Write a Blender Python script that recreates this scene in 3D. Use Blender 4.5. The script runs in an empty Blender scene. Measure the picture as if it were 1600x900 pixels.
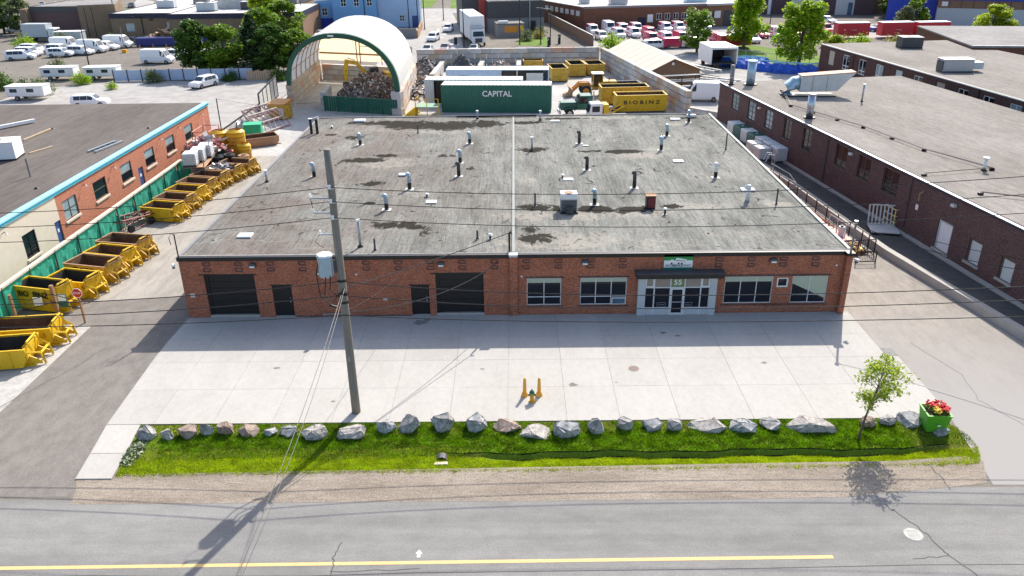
import bpy, bmesh, math, random
import numpy as np
from mathutils import Vector, Matrix
R = math.radians
sc = bpy.context.scene
COL = sc.collection
random.seed(7)

# ------------------------------------------------------------------ camera
cam_d = bpy.data.cameras.new('camera')
cam_d.sensor_width = 36.0
cam_d.lens = 27.78
cam_d.clip_start = 0.1
cam_d.clip_end = 3000
cam = bpy.data.objects.new('camera', cam_d)
COL.objects.link(cam)
_p, _y, _r = .43090973, -.0064569, -.0123406
_f = Vector((math.sin(_y)*math.cos(_p), math.cos(_y)*math.cos(_p), -math.sin(_p)))
_rt = Vector((math.cos(_y), -math.sin(_y), 0)); _up = _rt.cross(_f)
_r2 = _rt*math.cos(_r) + _up*math.sin(_r); _u2 = -_rt*math.sin(_r) + _up*math.cos(_r)
_m = Matrix((( _r2.x, _u2.x, -_f.x, 0), (_r2.y, _u2.y, -_f.y, -43.8266), (_r2.z, _u2.z, -_f.z, 22.0), (0, 0, 0, 1)))
cam.matrix_world = _m
sc.camera = cam

# ------------------------------------------------------------------ sky, sun, exposure
SUN_AZ, SUN_EL = 21.8, 41.5
w = bpy.data.worlds.new('World'); sc.world = w; w.use_nodes = True
nt = w.node_tree
sky = nt.nodes.new('ShaderNodeTexSky'); sky.sky_type = 'NISHITA'; sky.sun_disc = False
sky.sun_elevation = R(SUN_EL); sky.sun_rotation = R(SUN_AZ); sky.dust_density = 2.0; sky.ozone_density = .8; sky.air_density = .9
bg = nt.nodes['Background']; bg.inputs['Strength'].default_value = 0.13
nt.links.new(sky.outputs[0], bg.inputs['Color'])
sl = bpy.data.lights.new('sun', 'SUN'); sl.energy = 3.5; sl.angle = R(0.5); sl.color = (1.0, .94, .85)
so = bpy.data.objects.new('sun', sl); COL.objects.link(so)
_d = Vector((-math.sin(R(SUN_AZ))*math.cos(R(SUN_EL)), -math.cos(R(SUN_AZ))*math.cos(R(SUN_EL)), -math.sin(R(SUN_EL))))
so.rotation_euler = _d.to_track_quat('-Z', 'Y').to_euler(); so.location = (30, 60, 80)
sc.view_settings.view_transform = 'Standard'; sc.view_settings.look = 'None'
sc.view_settings.exposure = 1.05; sc.view_settings.gamma = 1.0

# ------------------------------------------------------------------ materials
MATS = {}
def _nodes(name):
    m = bpy.data.materials.new(name); m.use_nodes = True
    n = m.node_tree; b = n.nodes['Principled BSDF']
    return m, n, b
def _tc(n, kind='Object', scale=(1, 1, 1)):
    t = n.nodes.new('ShaderNodeTexCoord'); mp = n.nodes.new('ShaderNodeMapping')
    mp.inputs['Scale'].default_value = scale
    n.links.new(t.outputs[kind], mp.inputs['Vector']); return mp.outputs[0]
def _noise(n, vec, scale, detail=4, rough=.6, dist=0):
    t = n.nodes.new('ShaderNodeTexNoise'); t.inputs['Scale'].default_value = scale
    t.inputs['Detail'].default_value = detail; t.inputs['Roughness'].default_value = rough; t.inputs['Distortion'].default_value = dist
    n.links.new(vec, t.inputs['Vector']); return t.outputs['Fac']
def _ramp(n, fac, stops):
    r = n.nodes.new('ShaderNodeValToRGB'); e = r.color_ramp.elements
    while len(e) < len(stops): e.new(.5)
    for i, (p, c) in enumerate(stops):
        e[i].position = p; e[i].color = (c, c, c, 1) if isinstance(c, (int, float)) else (*c, 1)
    n.links.new(fac, r.inputs[0]); return r.outputs[0]
def _mix(n, a, b, fac, mode='MIX'):
    x = n.nodes.new('ShaderNodeMix'); x.data_type = 'RGBA'; x.blend_type = mode
    for s, v in ((0, fac), (6, a), (7, b)):
        if hasattr(v, 'is_linked') or hasattr(v, 'links'): n.links.new(v, x.inputs[s])
        elif s == 0: x.inputs[0].default_value = v
        else: x.inputs[s].default_value = (*v, 1)
    return x.outputs[2]
def _bump(n, b, h, dist=.01, st=.5):
    u = n.nodes.new('ShaderNodeBump'); u.inputs['Distance'].default_value = dist; u.inputs['Strength'].default_value = st
    n.links.new(h, u.inputs['Height']); n.links.new(u.outputs[0], b.inputs['Normal'])
def _mul(c, k): return tuple(max(0, min(1, x*k)) for x in c)
def mat(name, col, rough=.7, var=.18, scale=2.0, metal=0.0, bump=0.0, tint=None, obj_random=0.0, rust=None, spec=.4, stretch=(1, 1, 1)):
    if name in MATS: return MATS[name]
    m, n, b = _nodes(name); v = _tc(n, 'Object', stretch)
    f = _noise(n, v, scale, 5, .65)
    c = _ramp(n, f, [(.25, _mul(col, 1-var)), (.75, _mul(tint or col, 1+var*.7))])
    f2 = _noise(n, v, scale*9, 3)
    c = _mix(n, c, _ramp(n, f2, [(.3, 1-var*.8), (.7, 1.0)]), 1.0, 'MULTIPLY')
    if rust:
        fr = _noise(n, v, rust[1], 6, .7)
        c = _mix(n, c, rust[0], _ramp(n, fr, [(rust[2], 0.0), (min(.99, rust[2]+.09), 1.0)]))
    if obj_random:
        oi = n.nodes.new('ShaderNodeObjectInfo')
        c = _mix(n, c, _ramp(n, oi.outputs['Random'], [(0, 1-obj_random), (1, 1.0)]), 1.0, 'MULTIPLY')
    n.links.new(c, b.inputs['Base Color'])
    b.inputs['Roughness'].default_value = rough; b.inputs['Metallic'].default_value = metal
    b.inputs['Specular IOR Level'].default_value = spec
    if bump: _bump(n, b, f2, bump)
    MATS[name] = m; return m
def brick_mat(name, c1, c2, mortar, scale=1.0, dirt=.25, bw=.215, bh=.075, mw=.011):
    m, n, b = _nodes(name)
    t = n.nodes.new('ShaderNodeTexCoord'); s = n.nodes.new('ShaderNodeSeparateXYZ'); n.links.new(t.outputs['Object'], s.inputs[0])
    a = n.nodes.new('ShaderNodeMath'); a.operation = 'ADD'; n.links.new(s.outputs[0], a.inputs[0]); n.links.new(s.outputs[1], a.inputs[1])
    cb = n.nodes.new('ShaderNodeCombineXYZ'); n.links.new(a.outputs[0], cb.inputs[0]); n.links.new(s.outputs[2], cb.inputs[1])
    k = n.nodes.new('ShaderNodeTexBrick'); n.links.new(cb.outputs[0], k.inputs['Vector'])
    k.inputs['Color1'].default_value = (*c1, 1); k.inputs['Color2'].default_value = (*c2, 1); k.inputs['Mortar'].default_value = (*mortar, 1)
    k.inputs['Scale'].default_value = scale; k.inputs['Brick Width'].default_value = bw; k.inputs['Row Height'].default_value = bh
    k.inputs['Mortar Size'].default_value = mw; k.inputs['Bias'].default_value = -.1
    f = _noise(n, t.outputs['Object'], .9, 6, .7); f2 = _noise(n, t.outputs['Object'], 9, 3, .8)
    c = _mix(n, k.outputs[0], _ramp(n, f, [(.3, 1-dirt), (.65, 1.0)]), 1.0, 'MULTIPLY')
    c = _mix(n, c, _ramp(n, f2, [(.38, .55), (.56, 1.0)]), 1.0, 'MULTIPLY')
    n.links.new(c, b.inputs['Base Color']); b.inputs['Roughness'].default_value = .9; b.inputs['Specular IOR Level'].default_value = .1
    iv = n.nodes.new('ShaderNodeMath'); iv.operation = 'SUBTRACT'; iv.inputs[0].default_value = 1; n.links.new(k.outputs['Fac'], iv.inputs[1])
    _bump(n, b, iv.outputs[0], .01, .6)
    MATS[name] = m; return m
def ground_mat(name, col, col2, big=.12, speck=.25, rough=.95, streak=(1, 1, 1), stain=None, bump=.01, tint_random=0, mott=.78, grad=None, tracks=0):
    m, n, b = _nodes(name); v = _tc(n); vs = _tc(n, 'Object', streak)
    f = _noise(n, vs, big, 6, .6, .3)
    c = _ramp(n, f, [(.3, col), (.7, col2)])
    f2 = _noise(n, v, 13, 4, .9); c = _mix(n, c, _ramp(n, f2, [(.36, 1-speck*1.3), (.62, 1.0)]), 1.0, 'MULTIPLY')
    f3 = _noise(n, vs, big*9, 5, .7); c = _mix(n, c, _ramp(n, f3, [(.36, mott), (.6, 1.0)]), 1.0, 'MULTIPLY')
    if tracks:
        ft = _noise(n, _tc(n, 'Object', (.035, 1.0, 1)), .9, 3, .5); c = _mix(n, c, _ramp(n, ft, [(.42, 1-tracks), (.58, 1.0)]), 1.0, 'MULTIPLY')
    if grad:
        sx = n.nodes.new('ShaderNodeSeparateXYZ'); n.links.new(v, sx.inputs[0]); fg = _noise(n, v, .22, 5, .6); mr = n.nodes.new('ShaderNodeMapRange'); mr.inputs[1].default_value = grad[0]; mr.inputs[2].default_value = grad[1]
        ad = n.nodes.new('ShaderNodeMath'); ad.operation = 'MULTIPLY_ADD'; n.links.new(fg, ad.inputs[0]); ad.inputs[1].default_value = 9.0; n.links.new(sx.outputs[1], ad.inputs[2]); n.links.new(ad.outputs[0], mr.inputs[0])
        c = _mix(n, c, grad[2], mr.outputs[0])
    if stain:
        f4 = _noise(n, v, stain[1], 4, .75); c = _mix(n, c, stain[0], _ramp(n, f4, [(stain[2], 0.0), (min(.99, stain[2]+.1), stain[3])]))
    if tint_random:
        oi = n.nodes.new('ShaderNodeObjectInfo')
        c = _mix(n, c, _ramp(n, oi.outputs['Random'], [(0, 1-tint_random), (1, 1.0)]), 1.0, 'MULTIPLY')
    n.links.new(c, b.inputs['Base Color']); b.inputs['Roughness'].default_value = rough; b.inputs['Specular IOR Level'].default_value = .08
    _bump(n, b, f2, bump, .5)
    MATS[name] = m; return m
def leaf_mat(name, dark, light, trans=.35, ns=.55, nl=.7):
    m, n, b = _nodes(name)
    g = n.nodes.new('ShaderNodeNewGeometry')
    st = [(0, dark), (.55, tuple((a+c)/2 for a, c in zip(dark, light))), (1, light)]
    c = _ramp(n, g.outputs['Random Per Island'], st)
    v = _tc(n); f = _noise(n, v, ns, 4); c = _mix(n, c, _ramp(n, f, [(.38, nl), (.6, 1.0)]), 1.0, 'MULTIPLY')
    n.links.new(c, b.inputs['Base Color']); b.inputs['Roughness'].default_value = .55; b.inputs['Specular IOR Level'].default_value = .3
    tr = n.nodes.new('ShaderNodeBsdfTranslucent'); lc = _mix(n, c, (1.0, 1.0, .45), 1.0, 'MULTIPLY'); n.links.new(lc, tr.inputs[0])
    mx = n.nodes.new('ShaderNodeMixShader'); mx.inputs[0].default_value = trans
    n.links.new(b.outputs[0], mx.inputs[1]); n.links.new(tr.outputs[0], mx.inputs[2])
    n.links.new(mx.outputs[0], n.nodes['Material Output'].inputs['Surface'])
    MATS[name] = m; return m
def glass_mat(name, col, rough=.06):
    m, n, b = _nodes(name); v = _tc(n); f = _noise(n, v, 1.3, 3)
    n.links.new(_ramp(n, f, [(.3, _mul(col, .8)), (.7, _mul(col, 1.15))]), b.inputs['Base Color'])
    b.inputs['Roughness'].default_value = rough; b.inputs['Specular IOR Level'].default_value = .35
    MATS[name] = m; return m
def cloth_mat(name, col, trans=.4, rough=.8):
    m, n, b = _nodes(name); v = _tc(n); f = _noise(n, v, .6, 4)
    c = _ramp(n, f, [(.3, _mul(col, .9)), (.7, col)]); n.links.new(c, b.inputs['Base Color']); b.inputs['Roughness'].default_value = rough
    tr = n.nodes.new('ShaderNodeBsdfTranslucent'); n.links.new(c, tr.inputs[0])
    mx = n.nodes.new('ShaderNodeMixShader'); mx.inputs[0].default_value = trans
    n.links.new(b.outputs[0], mx.inputs[1]); n.links.new(tr.outputs[0], mx.inputs[2])
    n.links.new(mx.outputs[0], n.nodes['Material Output'].inputs['Surface'])
    MATS[name] = m; return m
M = MATS
brick_mat('red_brick', (.68, .22, .105), (.46, .125, .065), (.30, .17, .125), mw=.016)
brick_mat('dark_brick', (.26, .15, .135), (.17, .098, .09), (.10, .07, .065), mw=.016)
brick_mat('purple_brick', (.19, .10, .085), (.13, .07, .063), (.10, .065, .06), dirt=.2)
brick_mat('orange_brick', (.64, .25, .155), (.56, .205, .125), (.54, .27, .18), dirt=.15)
brick_mat('far_brick', (.27, .115, .07), (.21, .09, .055), (.20, .12, .09), dirt=.2)
brick_mat('tan_brick', (.33, .24, .16), (.28, .2, .135), (.25, .19, .14), dirt=.2)
ground_mat('asphalt_lot', (.205, .185, .160), (.265, .240, .208), stain=((.12, .105, .09), .5, .68, .35))
ground_mat('asphalt_road', (.25, .242, .23), (.30, .292, .278), big=.12, speck=.2, streak=(.6, 1.2, 1), stain=((.17, .165, .16), .5, .66, .3), mott=.86, tracks=.13)
ground_mat('asphalt_drive', (.225, .205, .185), (.27, .245, .22), big=.16, streak=(1.0, .6, 1), stain=((.28, .17, .1), .3, .7, .35))
ground_mat('beige_drive', (.335, .30, .26), (.40, .365, .32), big=.14, streak=(1.2, .5, 1), stain=((.36, .22, .13), .3, .66, .4), grad=(6.0, -6.0, (.305, .29, .275)))
ground_mat('driveway_rear', (.36, .33, .29), (.44, .41, .365), big=.14, streak=(1.3, .3, 1), stain=((.25, .21, .17), .4, .64, .4))
ground_mat('dark_asphalt', (.095, .094, .093), (.135, .132, .128), big=.2)
ground_mat('gravel', (.30, .25, .20), (.45, .385, .315), big=.5, speck=.42, streak=(.35, 1.5, 1), bump=.03, stain=((.17, .13, .095), .9, .6, .5))
ground_mat('concrete', (.435, .415, .38), (.485, .465, .43), big=.30, speck=.10, streak=(1.1, .6, 1), stain=((.25, .23, .21), 1.6, .67, .4), tint_random=.07, mott=.93)
ground_mat('yard_concrete', (.42, .405, .38), (.55, .54, .52), big=.16, speck=.15, stain=((.28, .26, .24), .3, .62, .5))
ground_mat('strip_concrete', (.42, .405, .38), (.49, .475, .445), big=.3, speck=.1)
ground_mat('joint_dark', (.24, .23, .21), (.32, .31, .29))
ground_mat('oil_stain', (.22, .205, .19), (.34, .32, .30), big=1.5, speck=.3)
ground_mat('far_concrete', (.36, .345, .325), (.45, .43, .41), big=.06, speck=.1)
ground_mat('lawn', (.14, .23, .045), (.22, .32, .07), big=.1, speck=.4)
ground_mat('ditch_shade_soil', (.035, .04, .02), (.07, .07, .035), big=1.2, speck=.6)
ground_mat('soil', (.10, .075, .05), (.17, .13, .085), big=.8, speck=.5)
ground_mat('verge_soil', (.13, .21, .02), (.22, .30, .03), big=.8, speck=.4)
ground_mat('roof_gravel', (.26, .235, .21), (.36, .33, .30), big=.18, speck=.35, streak=(.4, 1.4, 1), stain=((.13, .11, .095), .25, .62, .4))
ground_mat('roof_gravel_left', (.15, .13, .118), (.205, .18, .162), big=.18, speck=.35, streak=(.3, 1.5, 1))
ground_mat('roof_light', (.55, .53, .5), (.72, .7, .68), big=.15, speck=.1, stain=((.3, .28, .25), .3, .6, .6))
ground_mat('roof_grey', (.26, .25, .24), (.36, .34, .33), big=.15, speck=.2)
mat('road_yellow', (.66, .46, .20), .8, .12, 3, rust=((.35, .3, .22), 9, .66))
mat('road_white', (.8, .79, .76), .8, .1, 3)
mat('crack', (.10, .095, .09), .9)
mat('black_metal', (.012, .012, .013), .45, .3, 3)
mat('black_panel', (.010, .010, .011), .5, .2, 2, stretch=(1, 1, 6))
mat('dark_grey', (.07, .07, .075), .6)
mat('mid_grey', (.22, .22, .225), .6)
mat('galvanised', (.42, .44, .47), .42, .2, 5, metal=.6)
mat('bare_steel', (.5, .53, .56), .32, .15, 6, metal=.85)
mat('blue_steel', (.36, .50, .60), .35, .12, 6, metal=.5)
mat('alu_frame', (.62, .63, .64), .45, .08)
mat('white_paint', (.78, .78, .77), .5, .08, 2)
mat('cream_paint', (.66, .58, .46), .7, .08, 2)
mat('joint_cap', (.20, .215, .205), .6, .15, 1.2)
mat('pit_black', (.006, .006, .006), .95, .2, 2, spec=.02)
mat('white_dirty', (.62, .61, .58), .6, .15, 1.4, rust=((.33, .22, .15), 3, .68))
mat('pale_panel', (.46, .50, .52), .5, .08, 2)
mat('cyan_paint', (.05, .44, .58), .5, .1, 2)
mat('cyan_light', (.30, .62, .74), .5, .08, 2)
mat('blue_door', (.045, .09, .25), .5, .1)
mat('blue_wall', (.20, .42, .70), .7, .08, .6)
mat('blue_wall_light', (.42, .56, .75), .7, .08, .6)
mat('deep_blue', (.012, .045, .36), .5, .1, .6)
mat('navy', (.02, .022, .05), .6, .15, .6)
mat('blue_tarp', (.015, .10, .55), .4, .25, 1.5, bump=.02)
mat('blue_bin', (.03, .04, .19), .5, .2, 2)
mat('yellow_steel', (.70, .44, .01), .5, .14, 2.2, rust=((.17, .08, .03), 3.0, .58))
mat('gold_steel', (.58, .36, .035), .55, .18, 2.2, rust=((.18, .085, .03), 3, .54))
mat('pale_yellow', (.72, .62, .25), .5, .1)
mat('rust_liner', (.12, .062, .036), .85, .35, 1.8, tint=(.19, .1, .055), bump=.01)
mat('dark_liner', (.05, .045, .042), .85, .35, 1.8)
mat('rust_rim', (.40, .24, .14), .8, .2, 3)
mat('orange_steel', (.62, .25, .03), .5, .15, 3)
mat('green_sheet', (.018, .135, .09), .5, .15, .8, rust=((.06, .05, .035), 2.5, .70))
mat('green_band', (.012, .085, .05), .6, .1)
mat('green_planter', (.09, .36, .02), .5, .08, 2)
mat('green_crate', (.02, .42, .20), .5, .12, 3)
mat('green_truck', (.015, .11, .07), .3, .15, 3)
mat('pond_green', (.22, .36, .24), .7)
mat('white_cont', (.60, .64, .66), .5, .1, 1, rust=((.3, .2, .14), 2, .7))
mat('blue_cont', (.42, .52, .66), .5, .1, 1)
mat('red_paint', (.55, .03, .045), .45, .1)
mat('red_dull', (.42, .07, .05), .6, .2, 3)
mat('pink_steel', (.55, .25, .22), .6, .25, 4)
mat('maroon', (.18, .03, .03), .6, .25, 4)
mat('stop_red', (.55, .02, .02), .5, .05)
mat('wood_post', (.33, .19, .10), .8, .2, 4)
mat('pale_wood', (.55, .40, .26), .8, .2, 4)
mat('pole_wood', (.25, .225, .19), .9, .3, 2.5, stretch=(6, 6, .5), bump=.01)
mat('tyre', (.025, .025, .027), .85)
mat('plastic_white', (.78, .80, .80), .4, .05)
mat('plastic_tank', (.72, .74, .73), .5, .06, 2)
mat('orange_roof_cap', (.50, .27, .17), .7, .2, 3)
mat('block_concrete', (.58, .565, .54), .9, .16, 1.0, obj_random=.3, bump=.01)
mat('block_pink', (.55, .36, .28), .9, .14, 1.0, obj_random=.2)
mat('block_beige', (.58, .49, .39), .9, .14, 1.0, obj_random=.2)
mat('curb_concrete', (.42, .39, .35), .9, .12, 1.2)
mat('rock_grey', (.22, .215, .21), .9, .5, 2.6, tint=(.52, .50, .47), bump=.06)
mat('rock_pink', (.30, .215, .17), .9, .5, 2.6, tint=(.44, .34, .275), bump=.06)
mat('rock_pale', (.34, .305, .275), .9, .5, 4.5, tint=(.56, .52, .475), bump=.07)
mat('rock_blue', (.19, .21, .235), .9, .5, 2.6, tint=(.54, .53, .51), bump=.06)
mat('manhole_brown', (.20, .10, .07), .7, .2, 8)
mat('manhole_pale', (.50, .48, .43), .8, .2, 8)
mat('hydrant_yellow', (.70, .36, .03), .5, .1, 4)
mat('bollard_orange', (.78, .40, .05), .5, .1, 4)
mat('bark', (.13, .10, .075), .95, .3, 6)
mat('bark_dark', (.05, .04, .03), .95, .3, 6)
mat('flower_red', (.65, .02, .03), .6, .2, 9)
mat('flower_yellow', (.75, .55, .05), .6, .2, 9)
mat('sign_green', (.02, .25, .06), .5, .04)
mat('sign_green_dark', (.01, .13, .09), .5, .04)
mat('sign_olive', (.16, .23, .10), .5, .04)
mat('sign_white', (.75, .78, .78), .5, .04)
mat('reflection_green', (.42, .47, .36), .8, .05)
mat('blind_tan', (.30, .26, .22), .8, .1)
mat('board_grey', (.52, .56, .55), .7, .06)
mat('brown_frame', (.10, .075, .055), .6)
mat('purple_clad', (.115, .07, .072), .8, .12, .5)
mat('lamp_white', (.85, .85, .82), .4, .02)
mat('hut_brown', (.24, .14, .085), .8, .12)
mat('hut_roof', (.56, .49, .40), .8, .1, .8, stretch=(6, .3, 1))
mat('debris_grey', (.25, .225, .22), .9, .4, 2)
mat('debris_brown', (.24, .15, .10), .9, .4, 2)
mat('debris_white', (.62, .58, .54), .9, .3, 2)
mat('car_white', (.80, .81, .82), .25, .03, .5, spec=.6)
mat('car_silver', (.42, .45, .48), .28, .04, .5, metal=.4)
mat('car_dark', (.03, .035, .05), .2, .1, .5, spec=.7)
mat('car_blue', (.03, .06, .30), .25, .05, .5, spec=.6)
mat('car_purple', (.22, .17, .22), .25, .05, .5, spec=.6)
mat('car_red', (.55, .03, .10), .25, .05, .5, spec=.6)
mat('light_lens', (.75, .77, .78), .15, .05)
mat('tail_red', (.4, .01, .01), .3, .05)
glass_mat('glass', (.012, .015, .022)); glass_mat('glass_blue', (.08, .14, .20)); glass_mat('glass_pale', (.28, .36, .38), .12); glass_mat('car_glass', (.03, .045, .06), .08)
cloth_mat('fabric_white', (.82, .81, .78), .45); cloth_mat('mesh_green', (.04, .42, .28), .35); cloth_mat('mesh_dark_green', (.012, .105, .07), .2); cloth_mat('fabric_beige', (.80, .68, .46), .6)
leaf_mat('leaf_mid', (.08, .18, .012), (.30, .46, .04), .4); leaf_mat('leaf_dark', (.035, .10, .014), (.14, .26, .035), .3)
leaf_mat('leaf_bright', (.18, .36, .012), (.48, .64, .03), .5); leaf_mat('leaf_lime', (.20, .33, .015), (.56, .64, .04), .5)
leaf_mat('leaf_grey', (.10, .14, .06), (.28, .33, .17), .3); leaf_mat('leaf_gold', (.2, .19, .03), (.50, .43, .10), .35)
leaf_mat('conifer', (.025, .06, .022), (.09, .15, .06), .15)
leaf_mat('grass_blade', (.08, .22, .004), (.30, .50, .012), .38, 1.7, .42); leaf_mat('grass_lime_lit', (.26, .40, .005), (.62, .70, .02), .4, 1.3, .62); leaf_mat('grass_dry', (.30, .24, .08), (.48, .38, .16), .3)
leaf_mat('hosta', (.04, .09, .025), (.42, .46, .30), .2)

# ------------------------------------------------------------------ mesh helpers
class MB:
    def __init__(s): s.v = []; s.f = []
    def poly(s, pts):
        i = len(s.v); s.v += [tuple(p) for p in pts]; s.f.append(tuple(range(i, i+len(pts)))); return s
    def hexa(s, p):
        i = len(s.v); s.v += [tuple(q) for q in p]
        for a in ((0, 3, 2, 1), (4, 5, 6, 7), (0, 1, 5, 4), (1, 2, 6, 5), (2, 3, 7, 6), (3, 0, 4, 7)): s.f.append(tuple(i+k for k in a))
        return s
    def box(s, x0, x1, y0, y1, z0, z1):
        return s.hexa([(x0, y0, z0), (x1, y0, z0), (x1, y1, z0), (x0, y1, z0), (x0, y0, z1), (x1, y0, z1), (x1, y1, z1), (x0, y1, z1)])
    def obox(s, c, d, rz=0, rx=0, ry=0):
        m = Matrix.Rotation(rz, 3, 'Z') @ Matrix.Rotation(ry, 3, 'Y') @ Matrix.Rotation(rx, 3, 'X'); c = Vector(c)
        P = [(-1, -1, -1), (1, -1, -1), (1, 1, -1), (-1, 1, -1), (-1, -1, 1), (1, -1, 1), (1, 1, 1), (-1, 1, 1)]
        return s.hexa([c + m @ Vector((a*d[0]/2, b*d[1]/2, e*d[2]/2)) for a, b, e in P])
    def tube(s, pts, r, n=6, cap=True):
        pts = [Vector(p) for p in pts]; rs = r if isinstance(r, (list, tuple)) else [r]*len(pts)
        base = len(s.v)
        for i, p in enumerate(pts):
            t = (pts[min(i+1, len(pts)-1)] - pts[max(i-1, 0)]).normalized()
            a = t.cross(Vector((0, 0, 1)) if abs(t.z) < .95 else Vector((1, 0, 0))).normalized(); b = t.cross(a)
            for k in range(n):
                q = p + (a*math.cos(2*math.pi*k/n) + b*math.sin(2*math.pi*k/n))*rs[i]; s.v.append(tuple(q))
        for i in range(len(pts)-1):
            for k in range(n):
                s.f.append((base+i*n+k, base+i*n+(k+1) % n, base+(i+1)*n+(k+1) % n, base+(i+1)*n+k))
        if cap: s.f.append(tuple(base+k for k in range(n))[::-1]); s.f.append(tuple(base+(len(pts)-1)*n+k for k in range(n)))
        return s
    def cyl(s, c, r, h, n=14, r1=None):
        return s.tube([c, (c[0], c[1], c[2]+h)], [r, r if r1 is None else r1], n)
    def prism(s, o, z0, z1):
        n = len(o); i = len(s.v); s.v += [(x, y, z0) for x, y in o] + [(x, y, z1) for x, y in o]
        s.f.append(tuple(i+k for k in range(n))[::-1]); s.f.append(tuple(i+n+k for k in range(n)))
        for k in range(n): s.f.append((i+k, i+(k+1) % n, i+n+(k+1) % n, i+n+k))
        return s
    def xz(s, o, y0, y1):
        n = len(o); i = len(s.v); s.v += [(x, y0, z) for x, z in o] + [(x, y1, z) for x, z in o]
        s.f.append(tuple(i+k for k in range(n))); s.f.append(tuple(i+n+k for k in range(n))[::-1])
        for k in range(n): s.f.append((i+(k+1) % n, i+k, i+n+k, i+n+(k+1) % n))
        return s
    def ribbon(s, pts, wd, z):
        for (x0, y0), (x1, y1) in zip(pts[:-1], pts[1:]):
            L = math.hypot(x1-x0, y1-y0) or 1; nx, ny = -(y1-y0)/L*wd/2, (x1-x0)/L*wd/2
            s.poly([(x0+nx, y0+ny, z), (x0-nx, y0-ny, z), (x1-nx, y1-ny, z), (x1+nx, y1+ny, z)])
        return s
    def mesh(s, name, m, smooth=False, bevel=0):
        me = bpy.data.meshes.new(name); me.from_pydata(s.v, [], s.f); me.update()
        if bevel:
            bm = bmesh.new(); bm.from_mesh(me); bmesh.ops.remove_doubles(bm, verts=bm.verts, dist=1e-5)
            bmesh.ops.recalc_face_normals(bm, faces=bm.faces)
            bmesh.ops.bevel(bm, geom=bm.edges[:], offset=bevel, segments=1, affect='EDGES', clamp_overlap=True)
            bm.to_mesh(me); bm.free()
        if m: me.materials.append(M[m] if isinstance(m, str) else m)
        if smooth:
            for p in me.polygons: p.use_smooth = True
        return me
    def build(s, name, m, parent=None, smooth=False, bevel=0, loc=None, rz=None):
        return link(name, s.mesh(name, m, smooth, bevel), parent, loc, rz)
def link(name, me, parent=None, loc=None, rz=None):
    o = bpy.data.objects.new(name, me); COL.objects.link(o)
    if parent: o.parent = parent
    if loc: o.location = loc
    if rz is not None: o.rotation_euler = (0, 0, rz)
    return o
def tag(o, label, cat, group=None, kind=None):
    o['label'] = label
    if cat: o['category'] = cat
    if group: o['group'] = group
    if kind: o['kind'] = kind
    return o
def thing(name, label, cat, loc=(0, 0, 0), rz=0, group=None):
    o = bpy.data.objects.new(name, None); COL.objects.link(o); o.empty_display_size = .2
    o.location = loc; o.rotation_euler = (0, 0, rz); return tag(o, label, cat, group)
def struct(name, mb, m, label=None, kind='structure'):
    o = mb.build(name, m); o['kind'] = kind
    if label: o['label'] = label
    return o
KIDS = {}
def copy_tree(o, loc=None, rz=None, label=None, group=None, scale=None, recolor=None):
    """a copy of a thing, its parts and their sub-parts (mesh data shared)"""
    if not KIDS.get(o.name): KIDS[o.name] = [(c, list(c.children)) for c in o.children]
    r = o.copy(); COL.objects.link(r)
    if loc is not None: r.location = loc
    if rz is not None: r.rotation_euler = (0, 0, rz)
    if label: r['label'] = label
    if group: r['group'] = group
    if scale is not None: r.scale = scale if isinstance(scale, tuple) else (scale,)*3
    for ch, gs in KIDS[o.name]:
        c = ch.copy(); COL.objects.link(c); c.parent = r
        if recolor and ch.name.split('.')[0] in recolor:
            c.material_slots[0].link = 'OBJECT'; c.material_slots[0].material = M[recolor[ch.name.split('.')[0]]]
        for g in gs:
            d = g.copy(); COL.objects.link(d); d.parent = c
    return r
class Proto:
    """first placement uses the built thing itself, later ones copy it"""
    def __init__(s, root): s.root = root; s.used = False
    def place(s, loc, rz, label, group=None, scale=None, recolor=None):
        if not s.used and not recolor:
            s.used = True; o = s.root; o.location = loc; o.rotation_euler = (0, 0, rz); o['label'] = label
            if group: o['group'] = group
            if scale is not None: s.sc0 = scale; o.scale = scale if isinstance(scale, tuple) else (scale,)*3
            return o
        o = copy_tree(s.root, loc, rz, label, group, scale if scale is not None else 1.0, recolor)
        if not group and 'group' in o: del o['group']
        return o
    def drop(s):
        if not s.used:
            for c in list(s.root.children):
                for g in list(c.children): bpy.data.objects.remove(g)
                bpy.data.objects.remove(c)
            bpy.data.objects.remove(s.root)
def text(name, body, size, m, parent, loc, rot=(R(90), 0, 0), extrude=.008, xs=1.0, align='CENTER'):
    cu = bpy.data.curves.new(name, 'FONT'); cu.body = body; cu.size = size; cu.extrude = extrude; cu.align_x = align; cu.align_y = 'CENTER'
    cu.offset = size*.018
    t = bpy.data.objects.new(name, cu); COL.objects.link(t); bpy.context.view_layer.update()
    me = bpy.data.meshes.new_from_object(t.evaluated_get(bpy.context.evaluated_depsgraph_get()))
    bpy.data.objects.remove(t); me.materials.clear(); me.materials.append(M[m])
    o = link(name, me, parent, loc); o.rotation_euler = rot; o.scale = (xs, 1, 1); return o
def wall_mb(L0, L1, z0, z1, holes, y0=0.0, y1=.3, mb=None):
    """a wall along local x with openings (x0,x1,za,zb)"""
    mb = mb or MB(); xs = sorted({L0, L1, *[h[0] for h in holes], *[h[1] for h in holes]})
    xs = [x for x in xs if L0 <= x <= L1]
    for a, b in zip(xs[:-1], xs[1:]):
        c = (a+b)/2; hs = sorted([(h[2], h[3]) for h in holes if h[0] < c < h[1]]); z = z0
        for lo, hi in hs:
            if lo > z+1e-4: mb.box(a, b, y0, y1, z, lo)
            z = max(z, hi)
        if z < z1-1e-4: mb.box(a, b, y0, y1, z, z1)
    return mb
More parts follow.
